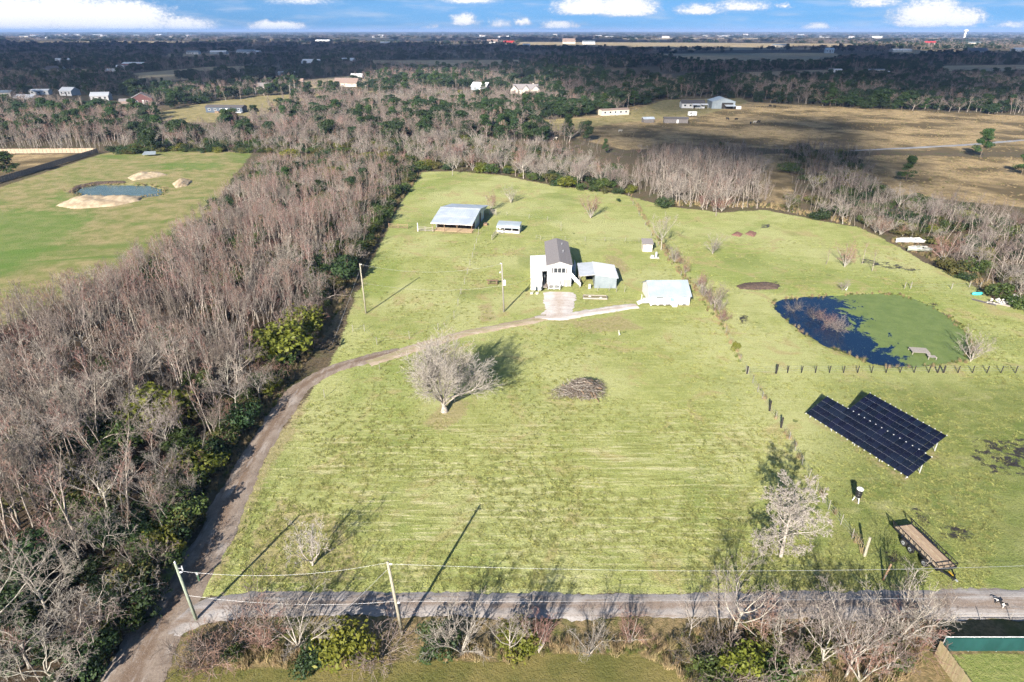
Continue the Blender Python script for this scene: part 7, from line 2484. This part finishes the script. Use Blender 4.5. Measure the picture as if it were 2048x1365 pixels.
# ------------------------------------------------------------------ clouds overhead, behind the viewpoint, that shade the far land
M_CLOUD = mat('cloud_white', (.85, .86, .88), 1.0, (.78, .79, .82), .002, spec=0.0, transl=.5)
# thin enough that some sunlight comes straight through
ct = NT(M_CLOUD.node_tree)
ctr, cmx = ct.new('ShaderNodeBsdfTransparent'), ct.new('ShaderNodeMixShader')
cmx.inputs[0].default_value = .28
cout = ct.n['Material Output']
csrc = cout.inputs[0].links[0].from_socket
ct.l.new(csrc, cmx.inputs[1])
ct.l.new(ctr.outputs[0], cmx.inputs[2])
ct.l.new(cmx.outputs[0], cout.inputs[0])


def cloud(ground_poly, alt, thick, label, seed):
    """flat-based cumulus lying between the sun and a stretch of ground"""
    off = -sdir * (alt / -sdir.z)
    P = ground_poly + np.array([[-sdir.x, -sdir.y]]) * (alt / -sdir.z)
    mn, mx = P.min(0) - 60, P.max(0) + 60
    n = 110
    X, Y = np.meshgrid(np.linspace(mn[0], mx[0], n), np.linspace(mn[1], mx[1], n))
    r2 = np.random.RandomState(seed)
    sd = sdist(P, X.ravel(), Y.ravel())
    sd = sd + (45 if thick < 100 else 70) * noise2(np.column_stack([X.ravel(), Y.ravel()]), 6.28 / 300, seed) + 25 * noise2(np.column_stack([X.ravel(), Y.ravel()]), 6.28 / 110, seed + 1)
    sd = sd.reshape(X.shape)
    lum = np.abs(noise2(np.column_stack([X.ravel(), Y.ravel()]), 6.28 / 300, seed + 2)).reshape(X.shape)
    top = alt + np.clip(sd / 160, 0, 1) ** .5 * thick * (.5 + lum * 1.2)
    bot = alt - np.clip(sd / 90, 0, 1) * 12
    idx = np.arange(X.size).reshape(X.shape)
    q = np.stack([idx[:-1, :-1], idx[:-1, 1:], idx[1:, 1:], idx[1:, :-1]], -1).reshape(-1, 4)
    keep = (sd.ravel()[q] > 0).all(1)
    q = q[keep]
    V = np.concatenate([np.stack([X.ravel(), Y.ravel(), top.ravel()], 1), np.stack([X.ravel(), Y.ravel(), bot.ravel()], 1)])
    F = np.concatenate([q, q[:, ::-1] + X.size])
    o = link('cloud', np_mesh('cloud', V, F, M_CLOUD, True))
    tag(o, label, kind='structure')


SHADE = GP([(-500, 218), (0, 208), (190, 205), (300, 192), (420, 186), (600, 168), (760, 158), (900, 150), (1010, 160), (1075, 196), (1100, 225), (1200, 260), (1330, 262), (1420, 240), (1500, 222), (1580, 214), (1700, 208), (2048, 212), (2600, 214), (2600, 112), (2048, 112), (1700, 101), (1300, 100), (1000, 95.5), (700, 94), (300, 92), (0, 89), (-600, 88)])
cloud(SHADE, 1500, 260, 'broad cumulus high behind the viewpoint, shading the far woods', 3)
for i, pl_ in enumerate(([(1560, 246), (1640, 240), (1740, 246), (1680, 256)], [(1180, 262), (1330, 250), (1480, 262), (1560, 280), (1740, 296), (1730, 335), (1640, 350), (1540, 330), (1400, 306), (1250, 300)], [(1600, 86), (1200, 78), (700, 78), (300, 84), (900, 84)])):
    cloud(GP(pl_), 1400 + 60 * i, 40, 'small cumulus scrap high behind the viewpoint', 30 + i)
# ------------------------------------------------------------------ air
def haze():
    m = bpy.data.materials.new('winter_haze')
    m.use_nodes = True
    t = NT(m.node_tree)
    t.n.clear()
    out = t.new('ShaderNodeOutputMaterial')
    v = t.new('ShaderNodeVolumePrincipled')
    v.inputs['Color'].default_value = (0.42, 0.62, 1.0, 1.0)
    v.inputs['Density'].default_value = 0.00009
    v.inputs['Anisotropy'].default_value = 0.0
    t.l.new(v.outputs[0], out.inputs['Volume'])
    mb = MB().box((0, 11000, 40), (60000, 70000, 90))
    o = mb.build('haze', m)
    tag(o, 'thin blue winter haze over the whole plain', kind='stuff')


haze()
